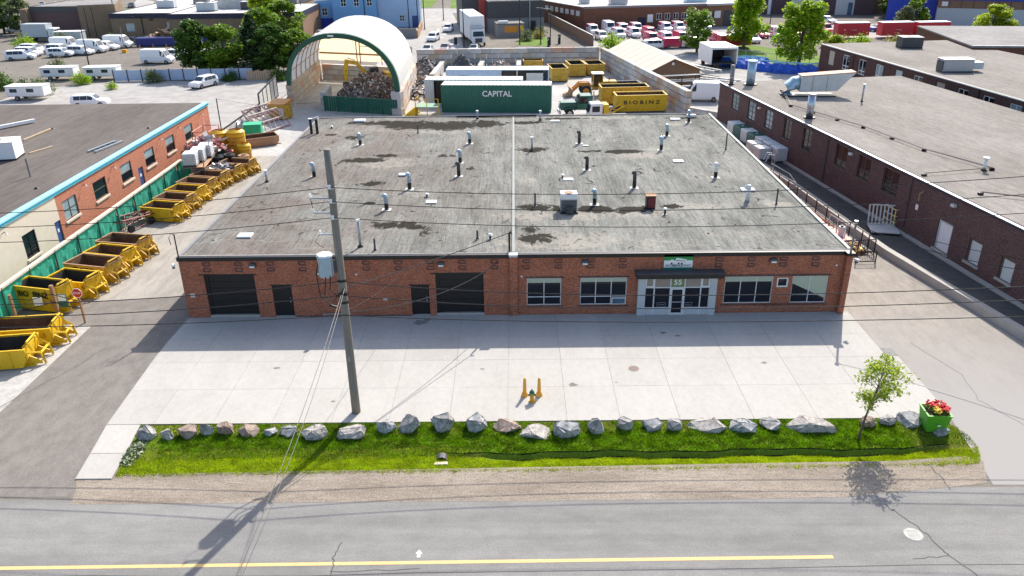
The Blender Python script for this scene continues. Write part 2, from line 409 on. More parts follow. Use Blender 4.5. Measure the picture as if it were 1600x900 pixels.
def window(parent, x0, x1, z0, z1, y, cols, rows, fm='alu_frame', gm='glass', fw=.05, upper=None, name='window', depth=.07, label=None):
    """frame with mullions, each pane an object; cols/rows are fractions; upper = material of the top row panes"""
    W, Hh = x1-x0, z1-z0; cx = [0]+list(cols)+[1]; cz = [0]+list(rows)+[1]; f = MB()
    for c in cx:
        x = x0+W*c; a = x if c == 0 else (x-fw if c == 1 else x-fw/2); f.box(a, a+fw, y, y+depth, z0, z1)
    for r_ in cz:
        z = z0+Hh*r_; a = z if r_ == 0 else (z-fw if r_ == 1 else z-fw/2)
        for c0, c1 in zip(cx[:-1], cx[1:]):
            xa = x0+W*c0+(fw if c0 == 0 else fw/2); xb = x0+W*c1-(fw if c1 == 1 else fw/2); f.box(xa, xb, y+.004, y+depth-.004, a, a+fw)
    o = f.build(name, fm, parent)
    if label: o['label'] = label
    for c0, c1 in zip(cx[:-1], cx[1:]):
        for k, (r0, r1) in enumerate(zip(cz[:-1], cz[1:])):
            g = gm
            if upper and k == len(cz)-2: g = upper
            if callable(gm): g = gm(cx.index(c0), k)
            MB().box(x0+W*c0+.01, x0+W*c1-.01, y+depth*.45, y+depth*.62, z0+Hh*r0+.01, z0+Hh*r1-.01).build('pane', g, o)
    return o
ORD = ['first', 'second', 'third', 'fourth', 'fifth', 'sixth', 'seventh', 'eighth', 'ninth', 'tenth', 'eleventh', 'twelfth', 'thirteenth', 'fourteenth', 'fifteenth', 'sixteenth', 'seventeenth', 'eighteenth', 'nineteenth', 'twentieth',
       'twenty-first', 'twenty-second', 'twenty-third', 'twenty-fourth', 'twenty-fifth', 'twenty-sixth', 'twenty-seventh', 'twenty-eighth', 'twenty-ninth']
# ------------------------------------------------------------------ ground and paving
from mathutils.geometry import tessellate_polygon
NU, NV = 200, 60
def verge_pt(u, v):
    xl = -18.4+.55*v; y = -11.62 - (3.95+.25*math.sin(u*9)*0 - .35*u)*v
    xr = 20.35 + .75*math.sin(math.pi*min(1, v*1.0))**.7 - .0*v
    return xl+(xr-xl)*u, y
def ditch_v(u): return .60+.02*math.sin(u*31)+.012*math.sin(u*83+1)
def verge_z(u, v):
    if v >= 1: return 0.0
    dv = ditch_v(u); ends = min(1, u*14, (1-u)*11); deep = min(1, max(0, (u-.36)*9))*min(1, max(0, (.985-u)*20))
    if v < dv: z = -.17*(v/dv)**1.3
    else: z = -.17-.22*deep*min(1, (v-dv)/.025) if v < dv+.06 else None
    if z is None: t = (v-dv-.06)/(1-dv-.06); z = (-.17-.22*deep)*(1-t)**1.1
    return z*ends + .018*math.sin(u*171+v*9)*math.sin(math.pi*v)
vb = [[verge_pt(i/NU, j/NV) for i in range(NU+1)] for j in range(NV+1)]
hole = [vb[0][i] for i in range(0, NU+1, 10)] + [vb[j][NU] for j in range(1, NV)] + [vb[NV][i] for i in range(NU, -1, -10)] + [vb[j][0] for j in range(NV-1, 0, -1)]
outer = [(-700, -300), (700, -300), (700, 900), (-700, 900)]
allp = [Vector((x, y, 0)) for x, y in outer+hole]
tris = tessellate_polygon([[Vector((x, y, 0)) for x, y in outer], [Vector((x, y, 0)) for x, y in hole]])
g = MB(); g.v = [tuple(p) for p in allp]; g.f = [tuple(t) for t in tris]
o = struct('ground', g, 'asphalt_lot')
bm = bmesh.new(); bm.from_mesh(o.data); bmesh.ops.recalc_face_normals(bm, faces=bm.faces)
if sum(f.normal.z for f in bm.faces) < 0: bmesh.ops.reverse_faces(bm, faces=bm.faces)
bm.to_mesh(o.data); bm.free()
vg = MB()
for j in range(NV+1):
    for i in range(NU+1):
        x, y = vb[j][i]; vg.v.append((x, y, 0 if i in (0, NU) or j in (0, NV) else verge_z(i/NU, j/NV)))
for j in range(NV):
    for i in range(NU):
        a = j*(NU+1)+i; vg.f.append((a, a+NU+1, a+NU+2, a+1))
o = struct('verge', vg, 'verge_soil')
for p in o.data.polygons: p.use_smooth = True

def sheet(name, pts, z, m, label=None):
    mb = MB(); mb.poly([(x, y, z) for x, y in pts]); return struct(name, mb, m, label)
sheet('road', [(-300, -31), (300, -31), (300, -17.0), (17.6, -16.75), (14, -17.25), (5, -17.36), (-18.4, -17.36), (-19.2, -17.1), (-300, -17.0)], .004, 'asphalt_road')
sheet('gravel_shoulder', [(-18.9, -17.4), (10, -17.4), (14, -17.3), (17.6, -16.85), (20.1, -16.5), (20.75, -15.0), (20.2, -14.6), (17, -14.9), (-17.6, -15.4), (-17.85, -15.75), (-19.45, -15.8), (-19.1, -16.6)], .008, 'gravel')
# ragged gravel edge is covered by the grass; the driveways
sheet('driveway_left', [(-26.0, -16.9), (-19.3, -16.9), (-19.6, -15.7), (-20.1, -10), (-20.5, -4.65), (-20.3, 3.5), (-31.6, 2.0), (-31.6, -.9), (-26, -.9)], .006, 'asphalt_drive')
sheet('driveway_left_rear', [(-20.3, 3.4), (-20.4, 38.2), (-31.8, 38.2), (-31.8, 1.9)], .010, 'driveway_rear')
sheet('kerb_strip', [(-31.6, -14), (-26.05, -14), (-26.0, -.9), (-31.6, -.9)], .010, 'strip_concrete')
sheet('driveway_right', [(20.2, 38), (20.1, -.05), (20.5, -.1), (20.2, -4.6), (21.15, -4.7), (21.0, -11.6), (20.6, -14.8), (20.3, -16.6), (32, -16.8), (29.3, -4.7), (26.6, 9), (25.0, 24.3), (22.7, 38)], .006, 'beige_drive')
sheet('rear_yard', [(-31.5, 38), (24, 38), (22.5, 50), (21.2, 55), (14.6, 93.5), (-33, 93.5), (-33, 50)], .012, 'yard_concrete')
sheet('rear_left_lot', [(-72, 47), (-33.2, 47), (-33.2, 84), (-64, 84), (-74, 78)], .008, 'far_concrete')
# marks on the road
mk = MB(); mk.ribbon([(-300, -21.25), (-20, -21.03), (11.95, -20.76)], .17, .009); struct('road_marking', mk, 'road_yellow')
mk = MB(); mk.poly([(-3.93, -20.62, .009), (-3.80, -20.62, .009), (-3.80, -20.42, .009), (-3.93, -20.42, .009)]); mk.poly([(-4.0, -20.42, .009), (-3.73, -20.42, .009), (-3.865, -20.22, .009)])
struct('road_arrow', mk, 'road_white')
def wig(pts, n=6, a=.05, seed=1):
    rr = random.Random(seed); out = []
    for p, q in zip(pts[:-1], pts[1:]):
        for k in range(n): t = k/n; out.append((p[0]+(q[0]-p[0])*t+rr.uniform(-a, a), p[1]+(q[1]-p[1])*t+rr.uniform(-a, a)))
    return out+[pts[-1]]
for i, (pts, wd, z) in enumerate([
    ([(-7.0, -19.8), (-7.15, -20.6), (-7.05, -21.1), (-7.1, -22.5)], .045, .011), ([(-7.05, -21.35), (-3.75, -21.2)], .035, .011),
    ([(15.2, -17.9), (15.75, -18.9), (16.1, -19.6), (16.2, -20.4), (16.35, -20.75), (16.9, -21.8)], .05, .011), ([(16.35, -20.75), (14.9, -20.9)], .03, .011),
    ([(-23.9, -3.9), (-24.5, -6.0), (-25.6, -8.2), (-26.8, -10.9), (-28.7, -14.0)], .05, .012),
    ([(18.2, -15.2), (18.35, -16.3), (18.3, -16.9)], .05, .012), ([(22.5, -4), (23.6, -7.5), (23.2, -10), (24.5, -13)], .02, .012), ([(-40, -21.6), (-20, -21.45), (-8, -21.5), (15, -21.2), (40, -21.4)], .03, .010)]):
    mb = MB(); mb.ribbon(wig(pts, seed=i), wd, z); struct('crack', mb, 'crack')
# concrete forecourt: one slab per pour, joints between
ap = MB(); ap.prism([(-20.5, -.02), (-20.5, -4.7), (-20.1, -11.4), (-19.55, -15.78), (-17.9, -15.78), (-18.45, -11.55), (21.1, -11.55), (21.15, -4.66), (20.45, -4.6), (20.45, -.02)], .0, .026)
apron = struct('forecourt', ap, 'joint_dark')
XS = [-20.2, -17.8, -14.9, -12, -9.1, -6.3, -3.35, -.5, 2.4, 5.0, 7.9, 11.5, 14.6, 17.6, 20.45]; YS = [-.03, -2.9, -5.6, -8.45, -11.58]
J = .007
def slab(p):
    cx = sum(q[0] for q in p)/len(p); cy = sum(q[1] for q in p)/len(p)
    q = []
    for x, y in p: d = math.hypot(x-cx, y-cy); q.append((x-(x-cx)/d*J*1.3, y-(y-cy)/d*J*1.3))
    MB().prism(q, .02, .05+random.uniform(-.002, .002)).build('slab', 'concrete', apron)
for b in range(4):
    for a in range(14):
        x0, x1 = XS[a], XS[a+1]; y1, y0 = YS[b], YS[b+1]
        p = [(x0, y0), (x1, y0), (x1, y1), (x0, y1)]
        if a == 0: p[0] = (x0+[-.25, -.2, -.05, .12][b], y0); p[3] = (x0+[-.1, -.25, -.2, -.05][b], y1)
        if a == 13 and b >= 2: p[1] = (21.1, y0); p[2] = (21.1, y1)
        slab(p)
slab([(17.6, -5.6), (20.4, -5.6), (20.4, -5.0), (17.6, -5.0)]) if False else None
slab([(-20.08, -11.6), (-19.75, -13.9), (-18.1, -13.9), (-18.42, -11.6)]); slab([(-19.75, -13.92), (-19.52, -15.75), (-17.92, -15.75), (-18.1, -13.92)])
rr = random.Random(77)
for (x, y, r_) in ((-5.9, -1.0, .55), (-5.5, -.6, .3), (2.9, -8.3, .28), (-9.4, -9.7, .16), (5.2, -8.1, .08), (8.6, -2.6, .25), (9.4, -3.0, .2), (-13.2, -6.3, .22), (-1.9, -6.6, .15), (13.5, -6.2, .18)):
    mb = MB(); mb.poly([(x+r_*rr.uniform(.5, 1.1)*math.cos(a*math.pi/7), y+r_*.7*rr.uniform(.5, 1.1)*math.sin(a*math.pi/7), .054) for a in range(14)]); struct('oil_stain', mb, 'oil_stain')
def cover(name, label, x, y, r, m, z, group=None):
    t = thing(name, label, 'manhole', (x, y, z)); mb = MB(); mb.cyl((0, 0, 0), r, .012, 24); mb.build('lid', m, t)
    rg = MB()
    for k in range(24):
        a0, a1 = 2*math.pi*k/24, 2*math.pi*(k+1)/24
        rg.poly([(math.cos(a)*q, math.sin(a)*q, .008) for a, q in ((a0, r), (a0, r*1.14), (a1, r*1.14), (a1, r))])
    for k in range(-3, 4): rg.box(-r*.7, r*.7, k*r*.22-.008, k*r*.22+.008, .012, .017)
    rg.build('rim', 'mid_grey', t)
cover('manhole_cover', 'round brown manhole cover set in the sunny concrete forecourt', 6.31, -6.69, .27, 'manhole_brown', .05)
cover('manhole_cover', 'round pale manhole cover in the road near the right corner', 15.53, -19.58, .33, 'manhole_pale', .004)
# grass blades as one mass
def blades(name, n, fn, hgt, m, seed, wd=.016, vmax=1.0):
    rg = np.random.default_rng(seed); P = []
    while len(P) < n:
        u, v = rg.random(2); v *= vmax
        if not fn(u, v, rg): continue
        x, y = verge_pt(u, v); P.append((x, y, verge_z(u, v), v))
    P = np.array(P); N = len(P); a = rg.random(N)*2*np.pi; h = hgt*(.5+rg.random(N)); lean = (rg.random((N, 2))-.5)*h[:, None]*1.1
    V = np.zeros((N, 3, 3)); ww = wd*(.6+rg.random(N))
    V[:, 0, :] = P[:, :3]; V[:, 1, :] = P[:, :3]; V[:, 2, :] = P[:, :3]
    V[:, 0, 0] -= np.cos(a)*ww; V[:, 0, 1] -= np.sin(a)*ww; V[:, 1, 0] += np.cos(a)*ww; V[:, 1, 1] += np.sin(a)*ww
    V[:, 2, 0] += lean[:, 0]; V[:, 2, 1] += lean[:, 1]; V[:, 2, 2] += h; V[:, :2, 2] -= .01
    me = bpy.data.meshes.new(name); me.vertices.add(N*3); me.vertices.foreach_set('co', V.reshape(-1)); me.loops.add(N*3); me.loops.foreach_set('vertex_index', np.arange(N*3))
    me.polygons.add(N); me.polygons.foreach_set('loop_start', np.arange(0, N*3, 3)); me.polygons.foreach_set('loop_total', np.full(N, 3)); me.update(); me.validate(); me.materials.append(M[m])
    o = link(name, me); o['kind'] = 'stuff'; return o
def dryness(u, v): return math.sin(u*40)*.3+math.sin(u*97+2)*.25+math.sin(u*13+v*4)*.25+.35
def lush(u, v, rg):
    if v > ditch_v(u)+.06+.02*math.sin(u*60) and rg.random() < .93: return False
    if u > .40 and ditch_v(u)-.012 < v: return False
    if v < .22 and dryness(u, v) > .40 and rg.random() < .8: return False
    if u > .93 and v < .6 and rg.random() < .6: return False
    if u < .035 and v > .2 and v < .85 and rg.random() < .8: return False
    if u < .42 and abs(v-ditch_v(u)+.03) < .08 and rg.random() < .55: return False
    n_ = math.sin(u*140+v*12)*math.sin(v*31+u*25)
    return rg.random() < .8+.35*n_
def bank(u, v, rg):
    if v < ditch_v(u)+.055+.02*math.sin(u*60): return u < .4 and v > ditch_v(u)-.1 and rg.random() < .25
    e = .975+.02*math.sin(u*300)*math.sin(u*77)+.012*math.sin(u*41)
    if v > e: return rg.random() < .75*math.exp(-(v-e)/.018)
    return True
blades('grass', 95000, lush, .085, 'grass_blade', 1)
blades('lit_lime_grass', 66000, bank, .07, 'grass_lime_lit', 4, vmax=1.09)  # lime blades of the near bank, its sunlight put into their colour
blades('dry_grass', 24000, lambda u, v, r: (v < .22 and dryness(u, v) > .2) or (u > .93 and v < .7) or (v > .95 and r.random() < .6) or (u < .42 and abs(v-ditch_v(u)+.04) < .11 and r.random() < .8), .05, 'grass_dry', 2)
dm = MB(); pts = []
for i in range(150):
    u = .37+.60*i/149; v = ditch_v(u); x, y = verge_pt(u, v); pts.append((x, y, u))
for a, b in zip(pts[:-1], pts[1:]):
    za, zb = [-.17*min(1, (1-p[2])*11) for p in (a, b)]; d = .22
    dm.poly([(a[0], a[1]+.05, za+.05), (b[0], b[1]+.05, zb+.05), (b[0], b[1]-.03, zb-d), (a[0], a[1]-.03, za-d)]); dm.poly([(a[0], a[1]-.03, za-d), (b[0], b[1]-.03, zb-d), (b[0], b[1]-.17, zb-d+.02), (a[0], a[1]-.17, za-d+.02)])
struct('ditch', dm, 'ditch_shade_soil')  # soil ribbon coloured extra dark to carry the shade of the steep cut
# boulders
def boulder_mesh(w_, d_, h_, seed, nm):
    rr = random.Random(seed); bm = bmesh.new()
    n = rr.randint(14, 20)
    for k in range(n):
        a = 2*math.pi*k/n*2.4+rr.uniform(-.3, .3); t = rr.uniform(-.9, 1)
        q = math.sqrt(max(.08, 1-abs(t)**4))*rr.uniform(.70, 1.08)
        bm.verts.new((math.cos(a)*q*w_/2, math.sin(a)*q*d_/2, h_*.30+t*h_*.66*(1 if t < 0 else rr.uniform(.55, 1.1))))
    r_ = bmesh.ops.convex_hull(bm, input=bm.verts[:])
    bmesh.ops.delete(bm, geom=[e for e in r_['geom_interior'] if isinstance(e, bmesh.types.BMVert)], context='VERTS')
    bmesh.ops.dissolve_limit(bm, angle_limit=R(14), verts=bm.verts[:], edges=bm.edges[:])
    bmesh.ops.bevel(bm, geom=bm.edges[:], offset=min(w_, d_, h_)*.085, segments=2, affect='EDGES', clamp_overlap=True)
    bmesh.ops.triangulate(bm, faces=bm.faces[:]); bmesh.ops.subdivide_edges(bm, edges=bm.edges[:], cuts=1, use_grid_fill=True)
    for v in bm.verts: v.co += Vector((rr.gauss(0, 1), rr.gauss(0, 1), rr.gauss(0, 1)))*min(w_, d_)*.018
    me = bpy.data.meshes.new('boulder'); bm.to_mesh(me); bm.free(); me.materials.append(M[nm]); return me
RK = [(-17.71, .95, .6, 'rock_grey', 'grey rounded boulder at the left end of the row, above the striped leaves'),
 (-16.7, .7, .5, 'rock_pale', 'small pale boulder standing on edge, second from the left end of the row'),
 (-15.78, .9, .55, 'rock_pink', 'pinkish boulder third from the left end of the row'),
 (-14.97, .68, .6, 'rock_grey', 'grey pointed boulder between the pinkish boulder and a purple-grey one'),
 (-14.04, .82, .6, 'rock_pink', 'purple-grey blocky boulder fifth from the left end of the row'),
 (-12.87, .92, .42, 'rock_pink', 'low brownish boulder sixth from the left end of the row'),
 (-11.88, .65, .35, 'rock_blue', 'small low grey-white boulder just left of the boulder under the wires'),
 (-11.01, .8, .42, 'rock_grey', 'grey boulder crossed by the two hanging wires'),
 (-9.68, 1.2, .45, 'rock_pale', 'pale flat boulder left of the one lit beside the pole shadow'),
 (-7.88, 1.65, .45, 'rock_pale', 'large pale rough slab of rock just below the foot of the utility pole'),
 (-6.34, .85, .5, 'rock_blue', 'pale-topped triangular boulder first to the right of the pole'),
 (-5.23, 1.0, .72, 'rock_grey', 'dark tall rugged boulder second to the right of the pole'),
 (-3.62, 1.05, .72, 'rock_grey', 'squarish grey boulder with flat top above the drain opening'),
 (-2.02, 1.15, .6, 'rock_blue', 'blue-grey wedge boulder left of the smooth pinkish one below the hydrant'),
 (-.5, 1.2, .5, 'rock_pink', 'smooth pinkish boulder just left of the flat cracked slab below the hydrant'),
 (.85, 1.6, .3, 'rock_pale', 'flat cracked slab of rock lying right below the yellow hydrant'),
 (2.3, 1.2, .68, 'rock_blue', 'bright blue-grey faced boulder right of the flat cracked slab'),
 (3.7, .82, .6, 'rock_grey', 'grey boulder between the blue-grey faced boulder and the narrow upright one'),
 (5.13, .7, .72, 'rock_grey', 'narrow upright dark boulder in line with the brown manhole cover'),
 (6.46, .92, .5, 'rock_blue', 'blue-grey low boulder right of the narrow upright one'),
 (7.51, .85, .5, 'rock_grey', 'pale-topped grey boulder just left of the long brown-speckled slab'),
 (8.92, 1.85, .42, 'rock_pale', 'long brown-speckled slab of rock right of centre in the row'),
 (10.75, 1.3, .45, 'rock_blue', 'pale-topped boulder with blue-grey face right of the long speckled slab'),
 (12.08, 1.0, .42, 'rock_grey', 'low grey cracked boulder left of the largest slab'),
 (13.91, 2.3, .5, 'rock_pale', 'largest pale flat slab of rock left of the young tree'),
 (16.77, .8, .5, 'rock_pink', 'purple-grey boulder first to the right of the young tree'),
 (17.75, .8, .5, 'rock_grey', 'light grey rounded boulder second to the right of the young tree'),
 (18.8, 1.1, .55, 'rock_blue', 'grey boulder leaning against the left side of the green planter'),
 (19.92, .62, .38, 'rock_grey', 'small grey rock in front of the green planter')]
ry = [-12.75, -12.75, -12.55, -12.4, -12.4, -12.5, -12.5, -12.5, -12.7, -12.65, -12.3, -12.2, -12.1, -12.2, -12.3, -12.7, -12.6, -12.5, -12.25, -12.25, -12.3, -12.3, -12.4, -12.3, -12.4, -12.2, -12.1, -12.1, -13.0]
for i, (x, wd, h, m, lab) in enumerate(RK):
    o = link('boulder', boulder_mesh(wd*1.2, min(wd, 1.15)*1.05, h*1.2, 40+i, m), None, (x, ry[i]+.17, -.06), random.uniform(-.2, .2))
    tag(o, lab, 'boulder', 'boulders lined up along the grass verge')
# striped leafy plant at the left end
def leafy(name, n, rx, ryy, h, m, size, parent=None, seed=3, z0=0, up=.6):
    rg = np.random.default_rng(seed); q = rg.random((n, 2)); r_ = np.sqrt(q[:, 0]); a = q[:, 1]*2*np.pi
    c = np.stack([r_*np.cos(a)*rx, r_*np.sin(a)*ryy, z0+h*(1-r_**2)*rg.random(n)], 1)
    return leaf_cards(name, c, size, m, rg, parent, up)
def leaf_cards(name, c, size, m, rg, parent, up=.3, aspect=.55):
    n = len(c); d = rg.normal(size=(n, 3)); d[:, 2] *= .7; d /= np.linalg.norm(d, axis=1)[:, None]
    e = np.cross(d, rg.normal(size=(n, 3)) + np.array([0, 0, up*3])); e /= np.linalg.norm(e, axis=1)[:, None]+1e-6
    s = size*(.6+.8*rg.random(n))[:, None]
    V = np.stack([c-d*s*.5, c+e*s*aspect*.5, c+d*s*.5, c-e*s*aspect*.5], 1).reshape(-1, 3)
    me = bpy.data.meshes.new(name); me.vertices.add(n*4); me.vertices.foreach_set('co', V.reshape(-1)); me.loops.add(n*4); me.loops.foreach_set('vertex_index', np.arange(n*4))
    me.polygons.add(n); me.polygons.foreach_set('loop_start', np.arange(0, n*4, 4)); me.polygons.foreach_set('loop_total', np.full(n, 4)); me.update(); me.validate(); me.materials.append(M[m])
    return link(name, me, parent)
o = leafy('leafy_plant', 420, .42, 1.05, .35, 'hosta', .17); o.location = (-17.75, -13.9, 0)
tag(o, 'white-edged leafy plants filling the left end of the grass verge', 'plant')
# drain
t = thing('drain_pipe', 'dark culvert mouth with a stone lid in the grass ditch', 'drain', (-3.5, -14.45, -.19))
op = MB(); op.poly([(.40*math.cos(a*math.pi/7), .30*math.sin(a*math.pi/7), .03+.02*math.sin(a*3)) for a in range(14)]); op.build('opening', 'pit_black', t)  # flat black disc painted in for the darkness inside the pipe
mb = MB().tube([(0, .42, -.05), (0, .05, -.05)], .27, 14, False); mb.build('pipe', 'dark_grey', t)
MB().obox((0, -.27, .1), (.62, .30, .10), .05, -.25).build('lid', 'block_beige', t, bevel=.02)
# ------------------------------------------------------------------ the main brick building
def roof_material():
    m, n, b = _nodes('main_roof'); v = _tc(n)
    def add(a, k, c0):
        q = n.nodes.new('ShaderNodeMath'); q.operation = 'MULTIPLY_ADD'; n.links.new(a, q.inputs[0]); q.inputs[1].default_value = k
        if isinstance(c0, float): q.inputs[2].default_value = c0
        else: n.links.new(c0, q.inputs[2])
        return q.outputs[0]
    f = _noise(n, _tc(n, 'Object', (1.3, .3, 1)), .45, 8, .72, .5)
    c = _ramp(n, f, [(.36, (.15, .152, .137)), (.5, (.22, .222, .202)), (.66, (.29, .288, .26))])
    s = n.nodes.new('ShaderNodeSeparateXYZ'); n.links.new(v, s.inputs[0])
    mr = n.nodes.new('ShaderNodeMapRange'); mr.inputs[1].default_value = 3; mr.inputs[2].default_value = -12; n.links.new(s.outputs[0], mr.inputs[0])
    f2 = _noise(n, v, .16, 6, .65); mm = n.nodes.new('ShaderNodeMath'); mm.operation = 'MULTIPLY'; n.links.new(mr.outputs[0], mm.inputs[0]); n.links.new(_ramp(n, f2, [(.40, .1), (.58, .95)]), mm.inputs[1])
    warm = _mix(n, (.14, .12, .105), (.24, .205, .182), _noise(n, _tc(n, 'Object', (1.3, .4, 1)), .8, 7, .75))
    c = _mix(n, c, warm, mm.outputs[0])
    k = n.nodes.new('ShaderNodeTexBrick'); cb = n.nodes.new('ShaderNodeCombineXYZ'); n.links.new(s.outputs[1], cb.inputs[0]); n.links.new(s.outputs[0], cb.inputs[1]); n.links.new(cb.outputs[0], k.inputs['Vector'])
    k.inputs['Brick Width'].default_value = 9.4; k.inputs['Row Height'].default_value = .92; k.inputs['Mortar Size'].default_value = .03; k.inputs['Scale'].default_value = 1
    k.inputs['Color1'].default_value = (.84, .84, .84, 1); k.inputs['Color2'].default_value = (1, 1, 1, 1); k.inputs['Mortar'].default_value = (.60, .60, .60, 1); k.inputs['Mortar Smooth'].default_value = .7
    c = _mix(n, c, k.outputs[0], _ramp(n, _noise(n, v, .35, 4), [(.35, .25), (.6, 1.0)]), 'MULTIPLY')
    # fine streaks front to back and pale scuffs across
    f6 = _noise(n, _tc(n, 'Object', (7, .5, 1)), 1.0, 5, .7); c = _mix(n, c, _ramp(n, f6, [(.38, .74), (.58, 1.06)]), 1.0, 'MULTIPLY')
    f3 = _noise(n, _tc(n, 'Object', (.5, 2.2, 1)), .9, 9, .78, 1.0); c = _mix(n, c, (.30, .27, .235), _ramp(n, f3, [(.53, 0.0), (.70, .6)]))
    f5 = _noise(n, v, 4.2, 6, .82); c = _mix(n, c, _ramp(n, f5, [(.34, .66), (.56, 1.05)]), 1.0, 'MULTIPLY')
    for att, colr, lo, hi, mx in (('pale', (.34, .31, .265), .56, .86, .6), ('stain', (.020, .017, .013), .60, .74, .95)):
        a = n.nodes.new('ShaderNodeAttribute'); a.attribute_name = att
        fn = _noise(n, _tc(n, 'Object', (1, .75, 1)), .95, 9, .72, 1.2)
        c = _mix(n, c, colr, _ramp(n, add(a.outputs['Fac'], .75, add(fn, 2.4, -.80) ), [(lo, 0.0), (hi, mx)]))
    n.links.new(c, b.inputs['Base Color']); b.inputs['Roughness'].default_value = .95; b.inputs['Specular IOR Level'].default_value = .05
    _bump(n, b, f5, .03, .5); MATS['main_roof'] = m
roof_material()
XL, XR, DP, RH = -20.35, 20.05, 37.8, 4.1
wh = thing('brick_warehouse', 'long single-storey red brick warehouse with a weathered flat roof', 'building', (0, 0, 0))
G1, G2, D1, D2 = (-19.0, -15.93, .02, 2.89), (-4.93, -2.01, .02, 2.84), (-14.95, -13.76, .02, 2.17), (-6.47, -5.35, .02, 2.09)
W1, W2, W3, W4, W5 = (.62, 2.72, .66, 2.47), (3.88, 6.72, .66, 2.48), (12.67, 15.6, .66, 2.46), (15.83, 16.53, 1.72, 2.36), (16.76, 18.93, .66, 2.46)
EN = (7.8, 11.75, 0.02, 2.55)
f = wall_mb(XL, XR, 0, 3.83, [G1, G2, D1, D2, W1, W2, W3, W4, W5, EN], 0, .3); f.build('front_wall', 'red_brick', wh)
MB().box(XL, XL+.3, .302, DP, 0, 3.9).build('side_wall', 'red_brick', wh); MB().box(XR-.3, XR, .302, DP, 0, 3.9).build('side_wall', 'red_brick', wh)
MB().box(XL+.3, XR-.3, DP-.3, DP, 0, 3.9).build('rear_wall', 'red_brick', wh)
MB().box(XL+.35, XR-.35, 3.0, 3.1, 0, 3.8).build('inner_partition', 'dark_grey', wh)
MB().box(XL+.35, XR-.35, .35, 3.0, .02, .06).build('inner_floor', 'mid_grey', wh)
MB().box(-.41, .05, -.18, -.002, 0, 3.98).build('pier', 'red_brick', wh)
MB().box(19.7, 20.04, -.34, -.002, 0, 3.9).build('pier', 'red_brick', wh)
# roof deck as a fine sheet with stain masks
nx, ny = 210, 190
xs = np.linspace(XL+.12, XR-.12, nx); ys = np.linspace(.12, DP-.1, ny); X, Y = np.meshgrid(xs, ys)
Z = np.full_like(X, 4.03) + .02*np.sin(X*1.3)*np.sin(Y*.7)
V = np.stack([X, Y, Z], -1).reshape(-1, 3); F = []
idx = np.arange(nx*ny).reshape(ny, nx); F = np.stack([idx[:-1, :-1], idx[:-1, 1:], idx[1:, 1:], idx[1:, :-1]], -1).reshape(-1, 4)
me = bpy.data.meshes.new('roof'); me.from_pydata(V.tolist(), [], F.tolist())
def blob(lst):
    a = np.zeros(X.shape)
    for cx, cy, rx, ry_, k in lst: a = np.maximum(a, k*np.exp(-(((X-cx)/rx)**2+((Y-cy)/ry_)**2)**1.5))
    return a.reshape(-1)
ST = [(-12.5, 35.2, 4.2, 1.0, .9), (-9.6, 34, 3.4, 1.7, .85), (-6.4, 33.8, 2.6, 1.9, 1.0), (-3, 34.5, 1.5, 1.6, .9), (-12.8, 21.4, 1.7, .8, .95), (-11.2, 22.8, 1.2, .5, .8), (-15, 29.5, 1.5, 1.0, .5), (-6.2, 22.5, 1.0, .5, .5), (-11, 14.6, 1.1, .5, .75), (-8.2, 5.4, 1.6, .7, .85), (-6.6, 4.9, .9, .5, .8), (-10.5, 10.0, .5, .35, .7),
 (1.5, 34.8, 2.4, .7, .8), (4.8, 36.4, 3.2, .4, .7), (1.6, 24.3, 1.5, .8, .75), (6.5, 23.6, 1.1, .35, .7), (9.4, 23.4, 1.6, .65, 1.0), (1.3, 8.7, 1.0, .75, .9), (3.0, 8.4, 1.3, .7, .75), (5.4, 8.2, 1.4, .8, 1.0), (8.2, 8.1, 1.3, .65, 1.0), (10.8, 8.6, .8, .5, .9), (1.4, 2.6, 1.3, 1.0, .62), (.9, 4.2, .5, .8, .62), (17, 36, 2.0, .4, .8), (-17.5, 30.5, .6, .4, .7), (-3.5, 18.5, .5, .4, .6)]
PA = [(-11, 20.5, 3.5, 1.8, .55), (-14, 33, 5, 2.5, .35), (-7, 31.5, 5, 1.5, .5), (-8.0, 12.4, 2.2, 1.5, .4), (3, 7.0, 4.5, 1.4, .6), (8.5, 7.4, 3.5, 1.3, .6), (12.5, 8.6, 3, .9, .5), (3.0, 2.2, 4.5, 1.8, .65), (9, 1.6, 3, 1.0, .4), (10.5, 22, 3.2, 1.3, .65), (13, 24, 3, .8, .5), (18.2, 8.9, 1.2, .6, .75), (8, 36.5, 7, .7, .6), (15.5, 33.5, 2, .8, .5), (1.2, 26, 1.6, 1.2, .35), (17, 16, 2, 1.5, .3), (14, 3, 3, 1, .35), (1, 15.5, 1.4, 2.4, .35), (-3.5, 3, 2, 1.5, .2)]
for nm, L in (('stain', ST), ('pale', PA)):
    at = me.attributes.new(nm, 'FLOAT', 'POINT'); at.data.foreach_set('value', blob(L).astype(np.float32))
me.materials.append(M['main_roof']); me.update()
for p in me.polygons: p.use_smooth = True
link('roof', me, wh)
MB().box(XL+.12, XR-.12, .12, DP-.1, 3.84, 3.99).build('roof_deck', 'dark_grey', wh)
cp = MB(); cp.box(XL-.06, -.47, -.08, .14, 3.835, 4.085); cp.build('front_flashing', 'black_metal', wh)
MB().box(.10, 19.62, -.08, .14, 3.835, 4.085).build('front_flashing', 'black_metal', wh)
MB().box(19.64, 20.13, -.42, .14, 3.90, 4.08).build('pier_cap', 'black_metal', wh)
MB().box(-.45, .08, -.26, .15, 3.985, 4.12).build('pier_cap', 'pale_panel', wh)
MB().box(XL-.05, XR+.02, .145, .30, 4.03, 4.10).build('roof_edge', 'roof_grey', wh)
